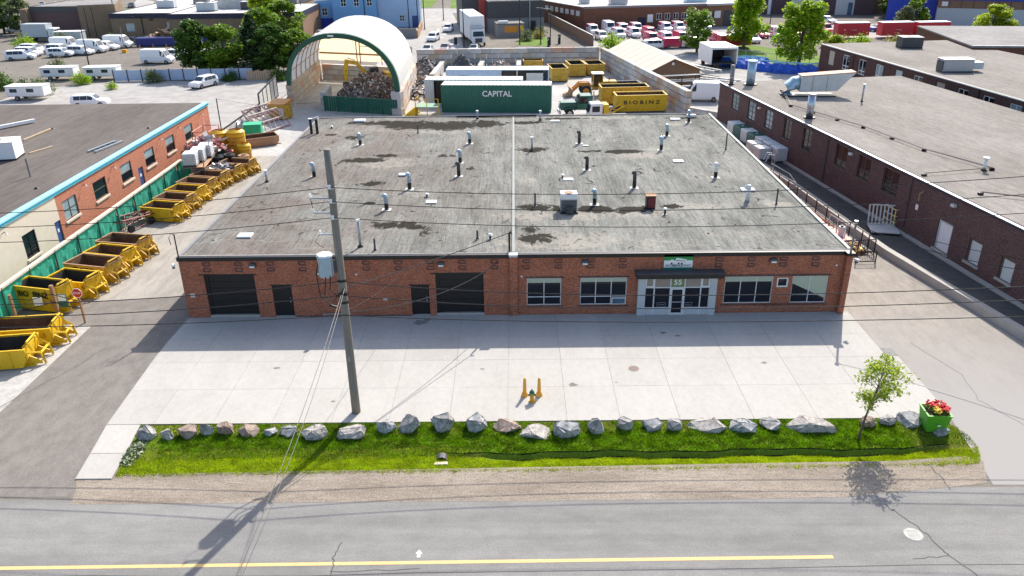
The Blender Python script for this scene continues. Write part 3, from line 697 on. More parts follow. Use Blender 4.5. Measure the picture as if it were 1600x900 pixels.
MB().box(XL-.06, XL+.14, .305, DP, 3.90, 4.10).build('roof_edge', 'mid_grey', wh)
MB().box(XR-.14, XR+.08, .305, DP, 3.90, 4.115).build('roof_edge', 'joint_cap', wh)
MB().box(XL+.15, XR-.15, DP-.12, DP+.06, 3.90, 4.12).build('roof_edge', 'roof_grey', wh)
MB().box(-.28, -.08, .31, DP-.13, 4.0, 4.11).build('expansion_joint', 'joint_cap', wh, bevel=.03)
# garage doors, black sectional
for (a, b, z0, z1) in (G1, G2):
    d = MB().box(a+.215, b-.055, .205, .225, z0+.16, z1-.02).build('garage_door', 'black_metal', wh); MB().box(a-.02, a+.21, .12, .27, z0, z1-.01).build('door_jamb', 'black_metal', wh); MB().box(b-.05, b+.02, .12, .27, z0, z1-.01).build('door_jamb', 'black_metal', wh)
    nP = 6; hh = (z1-z0-.2)/nP
    for k in range(nP): MB().box(a+.221, b-.061, .16, .2, z0+.17+k*hh, z0+.17+(k+1)*hh-.018).build('panel', 'black_panel', d)
    MB().box(a, b, .0, .24, .02, .17).build('door_sill', 'curb_concrete', wh)
    MB().box(a-.28, b+.14, -.02, .0, z1-.0, z1+.07).build('lintel', 'black_metal', wh)
for i, (a, b, z0, z1) in enumerate((D1, D2)):
    d = MB().box(a+.22, b-.03, .13, .18, z0+.06, z1-.04).build('door', 'black_panel', wh)
    MB().box(b-.2, b-.14, .06, .13, 1.0, 1.12).build('handle', 'galvanised', d); MB().box(b-.2, b-.16, .1, .13, 1.25, 1.31).build('lock', 'galvanised', d)
    MB().box(a, a+.22, .1, .2, z0, z1).box(b-.03, b, .1, .2, z0, z1).box(a+.22, b-.03, .1, .2, z1-.04, z1).build('door_frame', 'black_metal', wh)
    MB().box(a-.12, b+.1, -.02, .0, z1, z1+.06).build('lintel', 'black_metal', wh)
    MB().box(a, b, .0, .13, .02, .08).build('door_sill', 'curb_concrete', wh)
# windows
kz = .32
window(wh, *W1, .06, [.5], [.3], upper=None)
window(wh, *W2, .06, [1/3, 2/3], [.3])
window(wh, *W3, .06, [1/3, 2/3], [.3])
window(wh, *W4, .04, [], [], 'white_paint', 'glass', .09)
window(wh, *W5, .06, [.5], [.3])
for (a, b, z0, z1), fr in ((W1, .18), (W2, .17), (W3, .2)):
    MB().box(a+.05, b-.05, .0845, .0905, z1-(z1-z0)*fr, z1-.04).build('pane_reflection', 'reflection_green', wh)  # pale green sheet: the reflection in the glass put into colour
MB().xz([(W5[0]+.05, 1.95), (W5[0]+1.1, 1.45), (W5[1]-.05, .95), (W5[1]-.05, 2.42), (W5[0]+.05, 2.42)], .0845, .0905).build('pane_reflection', 'reflection_green', wh)
MB().obox((6.25, -.03, .93), (.88, .05, .52), 0, .25).build('open_sash', 'white_paint', wh); MB().obox((6.25, -.062, .935), (.76, .02, .40), 0, .25).build('open_pane', 'glass_blue', wh)
for a, b in ((.5, 2.85), (3.75, 6.85), (12.55, 19.05)):
    MB().box(a, b, -.03, -.001, 2.50, 2.60).build('brick_band', 'dark_brick', wh); MB().box(a, b, -.05, -.001, .54, .64).build('window_sill', 'dark_brick', wh)
# projecting square brick ornaments
orn = MB()
for s in (-1, 1): orn.box(-.2, .2, -.035, 0, s*.10-.03, s*.10+.03)
for s in (-1, 1): orn.box(s*.2-.04, s*.2+.04, -.036, 0, -.066, .066)
ome = orn.mesh('brick_ornament', 'dark_brick')
for k in range(21):
    x = -18.7+k*1.93
    if 8.2 < x < 11.2 or abs(x+.2) < .6: continue
    for z in (3.62, 3.24): link('brick_ornament', ome, wh, (x, 0, z))
# wall lamps
def wlamp(x, z, y=0):
    l = MB().xz([(x-.2, z-.12), (x+.2, z-.12), (x+.22, z+.05), (x+.1, z+.13), (x-.1, z+.13), (x-.22, z+.05)], y-.22, y).build('wall_lamp', 'dark_grey', wh)
    MB().obox((x, y-.2, z-.08), (.3, .1, .1), 0, .5).build('lamp_glass', 'lamp_white', l)
for x, z in ((-15.88, 3.58), (-4.54, 3.54), (4.12, 3.57), (15.41, 3.58)): wlamp(x, z)
for x, z in ((.31, 2.66), (19.26, 3.2), (-9.7, 2.9), (-12.0, 2.96)): MB().cyl((x, -.03, z), .07, .02, 10).box(x-.05, x+.05, -.06, 0, z-.08, z).build('sensor', 'white_paint', wh)
for x, y in ((XL-.28, -.12), (20.3, -.3)):
    c = MB().obox((x, y, 3.62), (.16, .3, .14), .6).build('camera_housing', 'white_paint', wh, bevel=.02); MB().cyl((x, y-.02, 3.42), .08, .14, 10).build('camera_dome', 'dark_grey', c)
MB().box(-20.02, -19.72, -.015, 0, 1.42, 1.68).build('notice', 'debris_white', wh); MB().box(-8.2, -7.95, -.015, 0, 1.12, 1.25).build('notice', 'white_paint', wh)
MB().tube([(-11.9, -.25, .3), (-10.25, -.25, .36)], .03, 6).tube([(-11.9, -.25, .12), (-11.9, -.25, .48)], .025, 6).build('rail_pipe', 'galvanised', wh)
MB().box(-13.7, -6.5, -.06, -.002, 0, .1).build('kerb', 'dark_grey', wh)
# entrance
EY = -.30
e = MB(); e.box(7.37, 7.80, EY, -.003, .02, 2.58); e.box(11.72, 12.14, EY, -.003, .02, 2.58)
e.build('entrance_surround', 'pale_panel', wh)
MB().box(7.18, 12.4, EY-.42, -.003, 2.66, 2.97).build('canopy', 'black_metal', wh, bevel=.02)
MB().box(7.12, 12.46, EY-.48, -.003, 2.975, 3.0).build('canopy_cap', 'dark_grey', wh)
fr = MB(); x0, x1 = 7.80, 11.72
mu = [7.80, 8.36, 9.34, 10.20, 11.18, 11.72]
for x in mu: fr.box(x-.035, x+.035, EY+.05, EY+.15, .05, 2.56)
fr.box(7.765, 11.755, EY+.055, EY+.145, 2.52, 2.57); fr.box(7.765, 11.755, EY+.055, EY+.145, 1.86, 1.93)
for a, b in ((7.765, 9.31), (10.23, 11.755)): fr.box(a, b, EY+.055, EY+.145, .50, .56)
ef = fr.build('entrance_frame', 'alu_frame', wh)
for k, (a, b) in enumerate(zip(mu[:-1], mu[1:])):
    up = 'blind_tan' if k != 2 else 'sign_olive'
    MB().box(a+.03, b-.03, EY+.08, EY+.1, 1.92, 2.53).build('transom_pane', up, ef)
    if k in (0, 4): MB().box(a+.04, a+.09, EY+.04, EY+.07, 1.94, 2.52).box(b-.09, b-.04, EY+.04, EY+.07, 1.94, 2.52).box(a+.09, b-.09, EY+.04, EY+.07, 1.94, 1.99).box(a+.09, b-.09, EY+.04, EY+.07, 2.47, 2.52).build('sash', 'white_paint', ef)
    if k != 2:
        MB().box(a+.03, b-.03, EY+.08, EY+.1, .55, 1.87).build('pane', 'glass', ef)
        MB().box(a+.03, b-.03, EY+.07, EY+.12, .05, .51).build('lower_panel', 'pale_panel', ef)
dr = MB(); dr.box(9.38, 9.46, EY+.03, EY+.09, .06, 1.86).box(10.08, 10.16, EY+.03, EY+.09, .06, 1.86).box(9.46, 10.08, EY+.03, EY+.09, .06, .2).box(9.46, 10.08, EY+.03, EY+.09, 1.76, 1.86)
d = dr.build('entrance_door', 'alu_frame', wh); MB().box(9.45, 10.09, EY+.05, EY+.07, .18, 1.78).build('door_glass', 'glass', d)
MB().box(9.46, 10.08, EY+.0, EY+.03, .92, .95).build('push_bar', 'alu_frame', d); MB().box(10.1, 10.13, EY-.03, EY+.03, .8, 1.1).build('handle', 'alu_frame', d)
for x in (8.85, 10.48):
    st = MB().box(x-.26, x+.26, EY+.070, EY+.078, .62, .64).box(x-.26, x+.26, EY+.070, EY+.078, .86, .88).box(x-.26, x-.24, EY+.070, EY+.078, .64, .86).box(x+.24, x+.26, EY+.070, EY+.078, .64, .86).box(x-.16, x+.16, EY+.070, EY+.078, .74, .76)
    st.build('decal', 'galvanised', ef)
text('house_number', '55', .46, 'white_paint', ef, (9.77, EY+.07, 2.22), xs=1.1)
# company sign board
sg = thing('company_sign', 'green and white company sign with a truck drawing above the entrance canopy', 'sign', (9.72, -.03, 2.98))
MB().box(-.86, .86, -.05, 0, 0, 1.0).build('board', 'sign_green', sg)
MB().box(-.86, .86, -.058, -.05, .17, .62).build('white_band', 'sign_white', sg); MB().box(-.86, .86, -.058, -.05, 0, .168).build('lower_band', 'sign_green_dark', sg)
text('lettering', 'BIO', .20, 'mid_grey', sg, (-.55, -.062, .29), xs=1.3, extrude=.003); text('lettering', 'BINZ', .22, 'black_metal', sg, (-.02, -.062, .29), xs=1.35, extrude=.003); text('lettering', 'INC', .20, 'mid_grey', sg, (.56, -.062, .29), xs=1.3, extrude=.003)
tr = MB(); tr.box(-.46, -.28, -.066, -.058, .50, .68); tr.box(-.50, .30, -.066, -.058, .44, .50)
tr.xz([(-.2, .58), (.46, .54), (.5, .68), (-.12, .80)], -.066, -.058); tr.build('truck_emblem', 'sign_white', sg)
tr = MB()
for x in (-.4, .02, .2): tr.xz([(x+.06*math.cos(a*math.pi/4), .43+.06*math.sin(a*math.pi/4)) for a in range(8)], -.070, -.066)
tr.xz([(-.14, .6), (.42, .57), (.44, .60), (-.12, .64)], -.070, -.066); tr.build('truck_lines', 'black_metal', sg)

# ------------------------------------------------------------------ roof fittings
RZ = 4.05
def vent(x, y, h, kind):
    """goose-neck flue, straight flue, dark flue or pipe, all rooted in the roof"""
    if kind in ('blue', 'white', 'dark'):
        r_ = .14; col = {'blue': 'blue_steel', 'white': 'white_paint', 'dark': 'dark_grey'}[kind]
        p = thing_part('vent_pipe', wh, x, y)
        MB().tube([(0, 0, 0), (0, 0, h*.42)], r_*1.02, 12).build('base', 'black_metal', p)
        MB().tube([(0, 0, h*.42), (0, 0, h*.83), (-.02, -.02, h*.95), (-.07, -.07, h*1.0), (-.13, -.13, h*.97), (-.16, -.16, h*.88)], [r_, r_, r_, r_, r_*.95, r_*.9], 12).build('elbow', col, p, smooth=True)
        if kind != 'dark': MB().cyl((.0, -.03, h*.9), .12, .13, 10).build('cap', 'white_paint', p)
        MB().box(-.32, .32, -.28, .28, 0, .012).build('flashing', 'roof_light', p)
    elif kind == 'stack':
        p = thing_part('vent_stack', wh, x, y); MB().tube([(0, 0, 0), (0, 0, h)], .085, 10).build('pipe', 'galvanised', p, smooth=True)
        MB().cyl((0, 0, 0), .2, .12, 10, .12).build('base', 'black_metal', p); MB().cyl((0, 0, h-.08), .14, .12, 12).build('cap', 'white_paint', p)
    elif kind == 'pipe':
        p = thing_part('pipe', wh, x, y); MB().tube([(0, 0, 0), (0, 0, h)], .06, 8).build('tube', 'dark_grey', p); MB().cyl((0, 0, 0), .14, .1, 8, .07).build('base', 'black_metal', p)
    elif kind == 'mush':
        p = thing_part('mushroom_vent', wh, x, y); MB().tube([(0, 0, 0), (0, 0, h*.7)], .07, 8).build('base', 'black_metal', p); MB().cyl((0, 0, h*.65), .17, h*.25, 10, .1).build('cap', 'white_paint', p)
    return p
def thing_part(name, parent, x, y, z=RZ):
    mb = MB().cyl((0, 0, 0), .16, .03, 8); return mb.build(name, 'mid_grey', parent, loc=(x, y, z-.02))
for a in [(-7.97, 13.25, 1.2, 'blue'), (-9.02, 8.57, 1.08, 'blue'), (-15.94, 16.7, 1.1, 'blue'), (-14.04, 26.67, 1.0, 'blue'), (-4.12, 26.71, 1.0, 'blue'), (-4.6, 20.35, 1.05, 'blue'),
          (-4.47, 16.46, 1.1, 'dark'), (5.76, 26.28, 1.1, 'dark'), (5.74, 17.87, 1.06, 'dark'), (8.86, 12.99, 1.24, 'dark'), (5.54, 9.21, 1.08, 'blue'), (15.48, 15.39, 1.12, 'white'),
          (14.08, 28.77, 1.02, 'blue'), (12.7, 23.76, 1.12, 'blue'), (17.18, 34.13, 1.14, 'blue'),
          (-19.34, 15.44, .92, 'stack'), (-9.62, 1.57, 1.76, 'stack'), (1.45, 24.01, 1.18, 'stack'), (-3.83, 36.6, .84, 'stack'), (2.54, 35.7, .96, 'stack'),
          (-8.61, .91, .8, 'pipe'), (1.35, 9.07, .94, 'pipe'), (18.19, 8.81, 1.2, 'pipe'), (18.26, 23.53, 1.46, 'pipe'), (-9.27, 30.82, .86, 'pipe'),
          (10.09, 6.91, .54, 'mush'), (-1.63, 2.66, .42, 'mush'), (-2.44, 2.68, .6, 'pipe'), (-6.48, 11.35, .3, 'mush'), (3.67, 15.8, .3, 'mush'), (-18.0, 33.2, .3, 'mush')]: vent(*a)
p = thing_part('vent_pipe', wh, 16.43, 9.72); MB().tube([(0, 0, 0), (0, 0, .85), (.0, -.1, 1.05), (-.3, -.3, 1.1)], .17, 12).build('elbow', 'white_paint', p, smooth=True); MB().box(.15, 1.1, 2.0, 2.6, 0, .14).build('hatch', 'white_paint', p)
for x, y, sx, sy, h in [(-17.36, 3.55, .9, .7, .12), (-15.73, 36.0, 1.1, .8, .2), (-6.03, 10.01, .75, .6, .08), (-8.95, 16.8, .6, .5, .12), (4.07, 15.12, .75, .55, .08), (3.99, 35.05, .9, .5, .1), (13.49, 20.03, .85, .7, .05), (16.07, 35.32, 1.0, .6, .1), (6.26, 25.35, .5, .3, .05), (17.9, 36.4, .9, .4, .25)]:
    h_ = MB().box(-sx/2, sx/2, -sy/2, sy/2, 0, h).build('roof_hatch', 'white_paint', wh, bevel=.02, loc=(x, y, RZ))
# twin posts at the back left
for x in (-19.47, -18.91): MB().tube([(x, 31.03, RZ), (x, 31.03, RZ+1.4)], .13, 10).build('flue', 'black_metal', wh)
MB().obox((-19.1, 31.03, RZ+1.5), (.9, .12, .05), .1, 0, -.3).build('bracket', 'white_paint', wh)
MB().cyl((-19.47, 31.03, RZ+1.4), .2, .06, 10).build('cap', 'white_paint', wh)
# service masts carrying the overhead lines
MB().tube([(-.41, .45, RZ-.02), (-.41, .45, RZ+1.2)], .06, 8).tube([(-.41, .45, RZ+1.2), (-.33, .4, RZ+1.32), (-.26, .32, RZ+1.2)], .05, 8).build('service_mast', 'black_metal', wh)
MB().tube([(19.9, -.2, 3.3), (19.9, -.2, 5.9)], .065, 8).build('service_mast', 'pole_wood', wh); MB().cyl((19.9, -.2, 5.9), .12, .16, 8).build('mast_cap', 'galvanised', wh)
MB().tube([(-20.3, .05, 3.9), (-20.3, .05, 5.55)], .04, 8).tube([(-20.3, .05, 5.5), (-20.45, 0, 5.62), (-20.6, -.05, 5.35), (-20.55, -.05, 4.9)], .022, 6).build('service_mast', 'black_metal', wh)
# rooftop air handler
ac = thing('rooftop_ac_unit', 'white-topped air conditioning unit standing on the middle of the warehouse roof', 'ac unit', (3.62, 7.9, RZ))
MB().box(-.55, .55, -.5, .5, .12, .95).build('casing', 'mid_grey', ac, bevel=.015); MB().box(-.58, .58, -.53, .53, .95, 1.3).build('top', 'white_paint', ac, bevel=.03)
MB().cyl((0, 0, 1.30), .3, .04, 20).build('fan_grille', 'rust_rim', ac); MB().box(-.6, .6, -.7, .6, 0, .12).build('base', 'black_metal', ac)
for k in range(7): MB().box(-.48, .48, -.512, -.5, .2+k*.1, .26+k*.1).build('louvre', 'dark_grey', ac)
MB().box(-.2, .3, -.9, -.5, .1, .5).build('control_box', 'dark_grey', ac)
bx = thing('roof_exhaust_box', 'dark square exhaust hood on the warehouse roof right of the ac unit', 'vent hood', (9.3, 8.3, RZ))
MB().box(-.3, .32, -.25, .35, .0, .9).build('casing', 'black_metal', bx); MB().box(-.2, .28, -.262, -.25, .1, .82).build('grille', 'maroon', bx); MB().box(-.36, .38, -.3, .4, .9, .96).build('cap', 'rust_rim', bx)
# dark sheet / duct lying along the back edge
MB().tube([(-6, DP-.5, RZ+.1), (2.2, DP-.45, RZ+.12)], .1, 6).build('rear_duct', 'black_metal', wh)
# ------------------------------------------------------------------ left neighbour: local x runs away from the street, wall faces +X
NY = -14.0
lb = thing('orange_brick_building', 'orange brick building with a cyan roof trim and a white painted front part', 'building', (-34.1, NY, 0), R(90))
def ly(y): return y-NY
lwins = [(36.9, 39.05), (32.0, 34.1), (27.2, 29.25), (22.3, 24.4), (17.45, 19.6), (12.7, 14.75)]
hs = [(ly(a), ly(b), 1.9, 3.45) for a, b in lwins]; dh = [(ly(25.45), ly(26.42), .3, 2.35), (ly(11.15), ly(12.0), .3, 2.35)]; wwh = (ly(7.1), ly(8.7), 1.08, 2.84)
wall_mb(ly(11.95), ly(44.2), 0, 4.2, hs+dh[:1], 0, .3).build('wall', 'orange_brick', lb)
wall_mb(0, ly(11.95), 0, 4.2, [wwh, dh[1]], 0, .3).build('white_wall', 'cream_paint', lb)
MB().box(ly(44.2)-.3, ly(44.2), .302, 34, 0, 4.2).build('end_wall', 'orange_brick', lb)
for i, (a, b, z0, z1) in enumerate(hs):
    window(lb, a, b, z0, z1, .06, [.5] if i == 5 else [], [.5], 'brown_frame', 'glass_pale' if i in (5,) else 'glass', .06, upper=None if i in (4,) else 'glass_pale')
    MB().box(a-.08, b+.08, -.1, .1, z0-.16, z0-.002).build('window_sill', 'cream_paint', lb)
window(lb, *wwh, .06, [.5], [.35], 'black_metal', 'glass', .05); MB().box(wwh[0]-.08, wwh[1]+.08, -.1, .1, wwh[2]-.14, wwh[2]-.002).build('window_sill', 'cream_paint', lb)
for a, b, z0, z1 in dh:
    d = MB().box(a+.04, b-.04, .08, .14, z0, z1-.05).build('door', 'blue_door', lb); MB().box(a+.3, b-.35, .06, .08, 1.5, 1.75).build('notice', 'white_paint', d)
MB().box(-.1, ly(44.2)+.08, -.10, .34, 4.2, 4.42).build('roof_trim', 'cyan_paint', lb)
MB().box(-.1, ly(44.2)+.10, -.16, .40, 4.425, 4.53).build('roof_trim_cap', 'cyan_light', lb)
MB().box(0, ly(44.2)-.02, .41, 60, 4.22, 4.47).build('roof', 'roof_gravel_left', lb)
for y in (41.5, 35.2, 30.6, 20.9, 15.9, 5.2, 4.2):
    l = MB().tube([(ly(y), -.02, 3.75), (ly(y), -.25, 3.9), (ly(y), -.32, 3.8)], .025, 6).build('wall_lamp', 'black_metal', lb); MB().cyl((ly(y), -.34, 3.7), .09, .12, 8, .05).build('lamp_head', 'lamp_white', l)
MB().box(ly(42.0), ly(42.7), -.01, 0, 1.5, 3.2).build('patch', 'pink_steel', lb)
# equipment on that roof
def rooftop(name, label, x, y, z, rz, sx, sy, h, body, top, cat='ac unit', group=None):
    t = thing(name, label, cat, (x, y, z), rz, group)
    MB().box(-sx/2, sx/2, -sy/2, sy/2, .12, h).build('casing', body, t, bevel=.03); MB().box(-sx/2-.03, sx/2+.03, -sy/2-.03, sy/2+.03, h, h+.06).build('lid', top, t)
    MB().box(-sx/2, sx/2, -sy/2, sy/2, 0, .12).build('base', 'black_metal', t)
    MB().cyl((0, 0, h+.06), min(sx, sy)*.3, .04, 16).build('fan', 'dark_grey', t)
    for k in range(4): MB().box(-sx/2+.1+k*(sx-.2)/4, -sx/2+.02+(k+1)*(sx-.2)/4, -sy/2-.012, -sy/2, .25, h-.1).build('side_panel', body, t)
    return t
rooftop('rooftop_ac_unit', 'big white air conditioning unit on the gravel roof at the left edge', -43.9, 21.6, 4.47, R(12), 3.6, 2.1, 1.5, 'white_paint', 'white_paint')
t = thing('roof_plank', 'pale timber plank lying beside the white unit on the left roof', 'plank', (-41.6, 24.2, 4.47), R(70)); MB().box(-1.2, 1.2, -.08, .08, 0, .1).build('board', 'pale_wood', t)
t = thing('roof_duct', 'long white duct run on the far left of the gravel roof', 'duct', (-49.6, 33.0, 4.47), R(58)); MB().box(-2.6, 2.6, -.15, .15, .1, .38).box(-2.6, 2.6, .25, .45, .1, .3).build('duct', 'white_paint', t)
t = thing('roof_duct', 'thin pale pipe lying across the left gravel roof', 'pipe', (-45.0, 29.8, 4.47), R(88)); MB().box(-2.2, 2.2, -.06, .06, .05, .16).build('pipe', 'pale_wood', t)
t = thing('roof_ladder', 'pair of silver ladder rails lying on the gravel roof near the cyan edge', 'ladder', (-36.3, 25.0, 4.47), R(79))
for s in (-.35, .35): MB().box(-1.9, 1.9, s-.09, s+.09, .03, .17).build('rail', 'bare_steel', t)
for k in range(5): MB().box(-1.5+k*.7, -1.44+k*.7, -.3, .3, .06, .12).build('rung', 'dark_grey', t)
for lab, x, y in (('thin grey vent pipe standing on the left gravel roof in front of the white unit', -38.0, 16.0),):
    t = thing('roof_vent_pipe', lab, 'vent pipe', (x, y, 4.47)); MB().tube([(0, 0, 0), (0, 0, 1.5)], .07, 8).build('pipe', 'mid_grey', t)
for lab, x, y in (('small dark roof drain near the front of the left gravel roof', -35.8, 12.9), ('small dark roof drain near the cyan edge at the back of the left roof', -35.5, 32.2), ('small dark vent cap in the middle of the left gravel roof', -44.9, 32.3)):
    t = thing('roof_drain', lab, 'roof drain', (x, y, 4.47)); MB().cyl((0, 0, 0), .22, .12, 8, .1).build('cap', 'black_metal', t)
# green mesh fence with a cream top rail
fx = -31.75
fn = thing('green_mesh_fence', 'long fence covered in green mesh with a cream top rail beside the orange building', 'fence', (fx, 0, 0))
yy = -6.0; k = 0
while yy < 29.5:
    L = 3.1; mb = MB(); n = 10
    for i in range(n):
        for j in range(5):
            p = []
            for a, b in ((i, j), (i+1, j), (i+1, j+1), (i, j+1)):
                y = yy+L*a/n; z = .1+1.86*b/5; p.append((.05*math.sin(a*1.7+k)*math.sin(b*1.2+k*.6)+.03*math.sin(a*3.1+b), y, z))
            mb.poly(p)
    o = mb.build('mesh_panel', 'mesh_green', fn); MB().tube([(.08, yy, 0), (.08, yy, 2.1)], .06, 6).build('post', 'green_sheet', fn)
    yy += L; k += 1
MB().box(-.16, .12, -6, 29.4, 1.98, 2.12).build('top_rail', 'cream_paint', fn)
# cream panel wall continuing to the gate, saw-toothed top
pf = thing('white_board_fence', 'white board fence with a dark notched top behind the yellow pipes', 'fence', (-33.0, 43.0, 0))
for k in range(8): MB().box(-.05, .05, k*2.0, k*2.0+1.97, 0, 1.3).build('board', 'white_dirty', pf)
for k in range(40): MB().box(-.08, .08, k*.4, k*.4+.2, 1.3, 1.42).build('tooth', 'black_metal', pf)

# ------------------------------------------------------------------ lugger bins
def lugger(label, col, loc, rz, L=3.9, W=1.85, Hh=1.2, txt=None, hitch=True, liner='rust_liner', rim=None, group='yellow skip bins along the left driveway'):
    t = thing('skip_bin', label, 'skip bin', loc, rz, group)
    b0, b1 = -L*.36, L*.30; t0, t1 = -L*.5, L*.36
    for s in (-1, 1):
        y = s*W/2
        mb = MB().xz([(t0, Hh), (t0+.1, Hh*.45), (b0, .1), (b1, .1), (t1, Hh*.5), (t1, Hh)], y-.03, y+.03)
        mb.build('side_wall', col, t)
        for x in ((-.9, 0, .8) if not (txt and s < 0) else (-1.35, .95)): MB().obox((x, y+s*.055, Hh*.55), (.1, .05, Hh*.8)).build('rib', col, t)
    MB().hexa([(t0, -W/2+.03, Hh), (t0+.05, -W/2+.03, Hh*.98), (t0+.05, W/2-.03, Hh*.98), (t0, W/2-.03, Hh), (t0, -W/2+.03, Hh), (t0, -W/2+.03, Hh), (t0, W/2-.03, Hh), (t0, W/2-.03, Hh)]) if False else None
    mb = MB()
    pr = [(t0, Hh), (t0+.1, Hh*.45), (b0, .1), (b1, .1), (t1, Hh*.5), (t1, Hh)]
    def band(a, b, nm):
        m_ = MB(); dx, dz = b[0]-a[0], b[1]-a[1]; l = math.hypot(dx, dz); nx_, nz = dz/l*.03, -dx/l*.03
        m_.hexa([(a[0], -W/2+.031, a[1]), (b[0], -W/2+.031, b[1]), (b[0], W/2-.031, b[1]), (a[0], W/2-.031, a[1]), (a[0]+nx_, -W/2+.031, a[1]+nz), (b[0]+nx_, -W/2+.031, b[1]+nz), (b[0]+nx_, W/2-.031, b[1]+nz), (a[0]+nx_, W/2-.031, a[1]+nz)])
        m_.build(nm, col, t)
    band(pr[0], pr[1], 'end_wall'); band(pr[1], pr[2], 'end_wall'); band(pr[2], pr[3], 'floor'); band(pr[3], pr[4], 'front_wall'); band(pr[4], pr[5], 'front_wall')
    ln = MB(); e = .05
    q = [(t0+e, Hh-.05), (t0+.1+e, Hh*.45), (b0+e*.6, .16), (b1-e*.6, .16), (t1-e, Hh*.5+.02), (t1-e, Hh-.05)]
    for a, b in zip(q[:-1], q[1:]): ln.poly([(a[0], -W/2+.045, a[1]), (b[0], -W/2+.045, b[1]), (b[0], W/2-.045, b[1]), (a[0], W/2-.045, a[1])])
    for s in (-1, 1): ln.poly([(x, s*(W/2-.04), z) for x, z in q])
    ln.build('lining', liner, t)
    rm = MB(); rw = .05
    rm.box(t0-.04, t1+.04, -W/2-rw, -W/2+rw, Hh, Hh+.07).box(t0-.04, t1+.04, W/2-rw, W/2+rw, Hh, Hh+.07).box(t0-.04, t0+.06, -W/2+rw, W/2-rw, Hh, Hh+.07).box(t1-.06, t1+.04, -W/2+rw, W/2-rw, Hh, Hh+.07)
    rm.build('rim', rim or col, t)
    for s in (-1, 1): MB().box(b0-.2, b1+.5, s*W*.32-.08, s*W*.32+.08, 0, .1).build('skid', col, t)
    if hitch:
        for s in (-1, 1):
            MB().tube([(t1+.02, s*W*.42, .95), (L*.5, s*W*.26, .75), (L*.53, s*W*.26, .06)], .075, 4).build('lug_arm', col, t)
            MB().tube([(t1-.15, s*W*.33, Hh+.02), (t1+.06, s*W*.3, Hh+.3), (t1+.3, s*W*.28, .72)], .065, 4).build('hook_frame', col, t)
            MB().xz([(b1, .12), (L*.5, .1), (L*.5, .28), (t1+.02, Hh*.55)], s*W*.30-.03, s*W*.30+.03).build('gusset', col, t)
        MB().tube([(t1+.06, -W*.3, Hh+.29), (t1+.06, W*.3, Hh+.29)], .06, 6).build('crossbar', col, t)
        MB().tube([(L*.5, -W*.30, .7), (L*.5, W*.30, .7)], .07, 6).build('crossbar', col, t)
    if txt:
        text('lettering', txt, .52, 'black_metal', t, (-.25, -W/2-.085, Hh*.74), xs=1.0)
    return t
g_ = 'yellow skip bins along the left driveway'
bl = [(-28.7, -5.3, 8, 'yellow_steel', 'nearest clean yellow skip bin at the left edge with numbers on its side', 'dark_liner', None, None, 4.4, 2.0, 1.15),
      (-28.5, -2.9, 7, 'yellow_steel', 'rust-lined yellow skip bin in front of the stop sign, left edge of the photo', 'rust_liner', None, None, 4.3, 1.9, 1.2),
      (-30.0, 1.85, -14, 'yellow_steel', 'yellow skip bin lettered BIO BINZ behind the stop sign', 'dark_liner', 'BIO  BINZ', None, 3.8, 1.5, 1.6),
      (-29.1, 3.95, -14, 'yellow_steel', 'bright yellow skip bin with black floor just behind the lettered one', 'dark_liner', None, None, 3.5, 1.85, 1.2),
      (-28.95, 6.4, -14, 'gold_steel', 'rust-rimmed skip bin with faded lettering, third behind the stop sign', 'rust_liner', 'TURBO', 'rust_rim', 3.8, 1.85, 1.25),
      (-28.8, 8.5, -14, 'yellow_steel', 'yellow rust-lined skip bin, fourth behind the stop sign', 'rust_liner', None, None, 3.5, 1.8, 1.2),
      (-28.7, 10.6, -12, 'gold_steel', 'rust-lined pale-rimmed skip bin at the far end of the front group of bins', 'rust_liner', None, 'rust_rim', 3.9, 1.9, 1.25)]
for x, y, rz, c, lab, ln_, tx, rim, L, W, Hb in bl: lugger(lab, c, (x, y, 0), R(rz), L, W, Hb, tx, liner=ln_, rim=rim)
bl2 = [(-29.6, 18.9, 'yellow_steel', 'yellow skip bin standing right of the red scrap machine'), (-29.5, 21.2, 'gold_steel', 'dark-lined skip bin, second in the rear group of bins'),
       (-29.4, 23.5, 'yellow_steel', 'yellow skip bin, third in the rear group of bins'), (-29.3, 25.8, 'gold_steel', 'gold skip bin, fourth in the rear group of bins'),
       (-28.9, 28.0, 'gold_steel', 'gold skip bin in front of the one heaped with grey scrap'), (-28.3, 30.2, 'gold_steel', 'gold skip bin heaped with grey metal scrap below the totes'), (-27.6, 32.3, 'gold_steel', 'last gold skip bin before the stacked tyres')]
for x, y, c, lab in bl2: lugger(lab, c, (x+.5, y-.3, 0), R(-13), 3.5, 1.85, 1.15, rim='rust_rim' if c == 'gold_steel' else None)
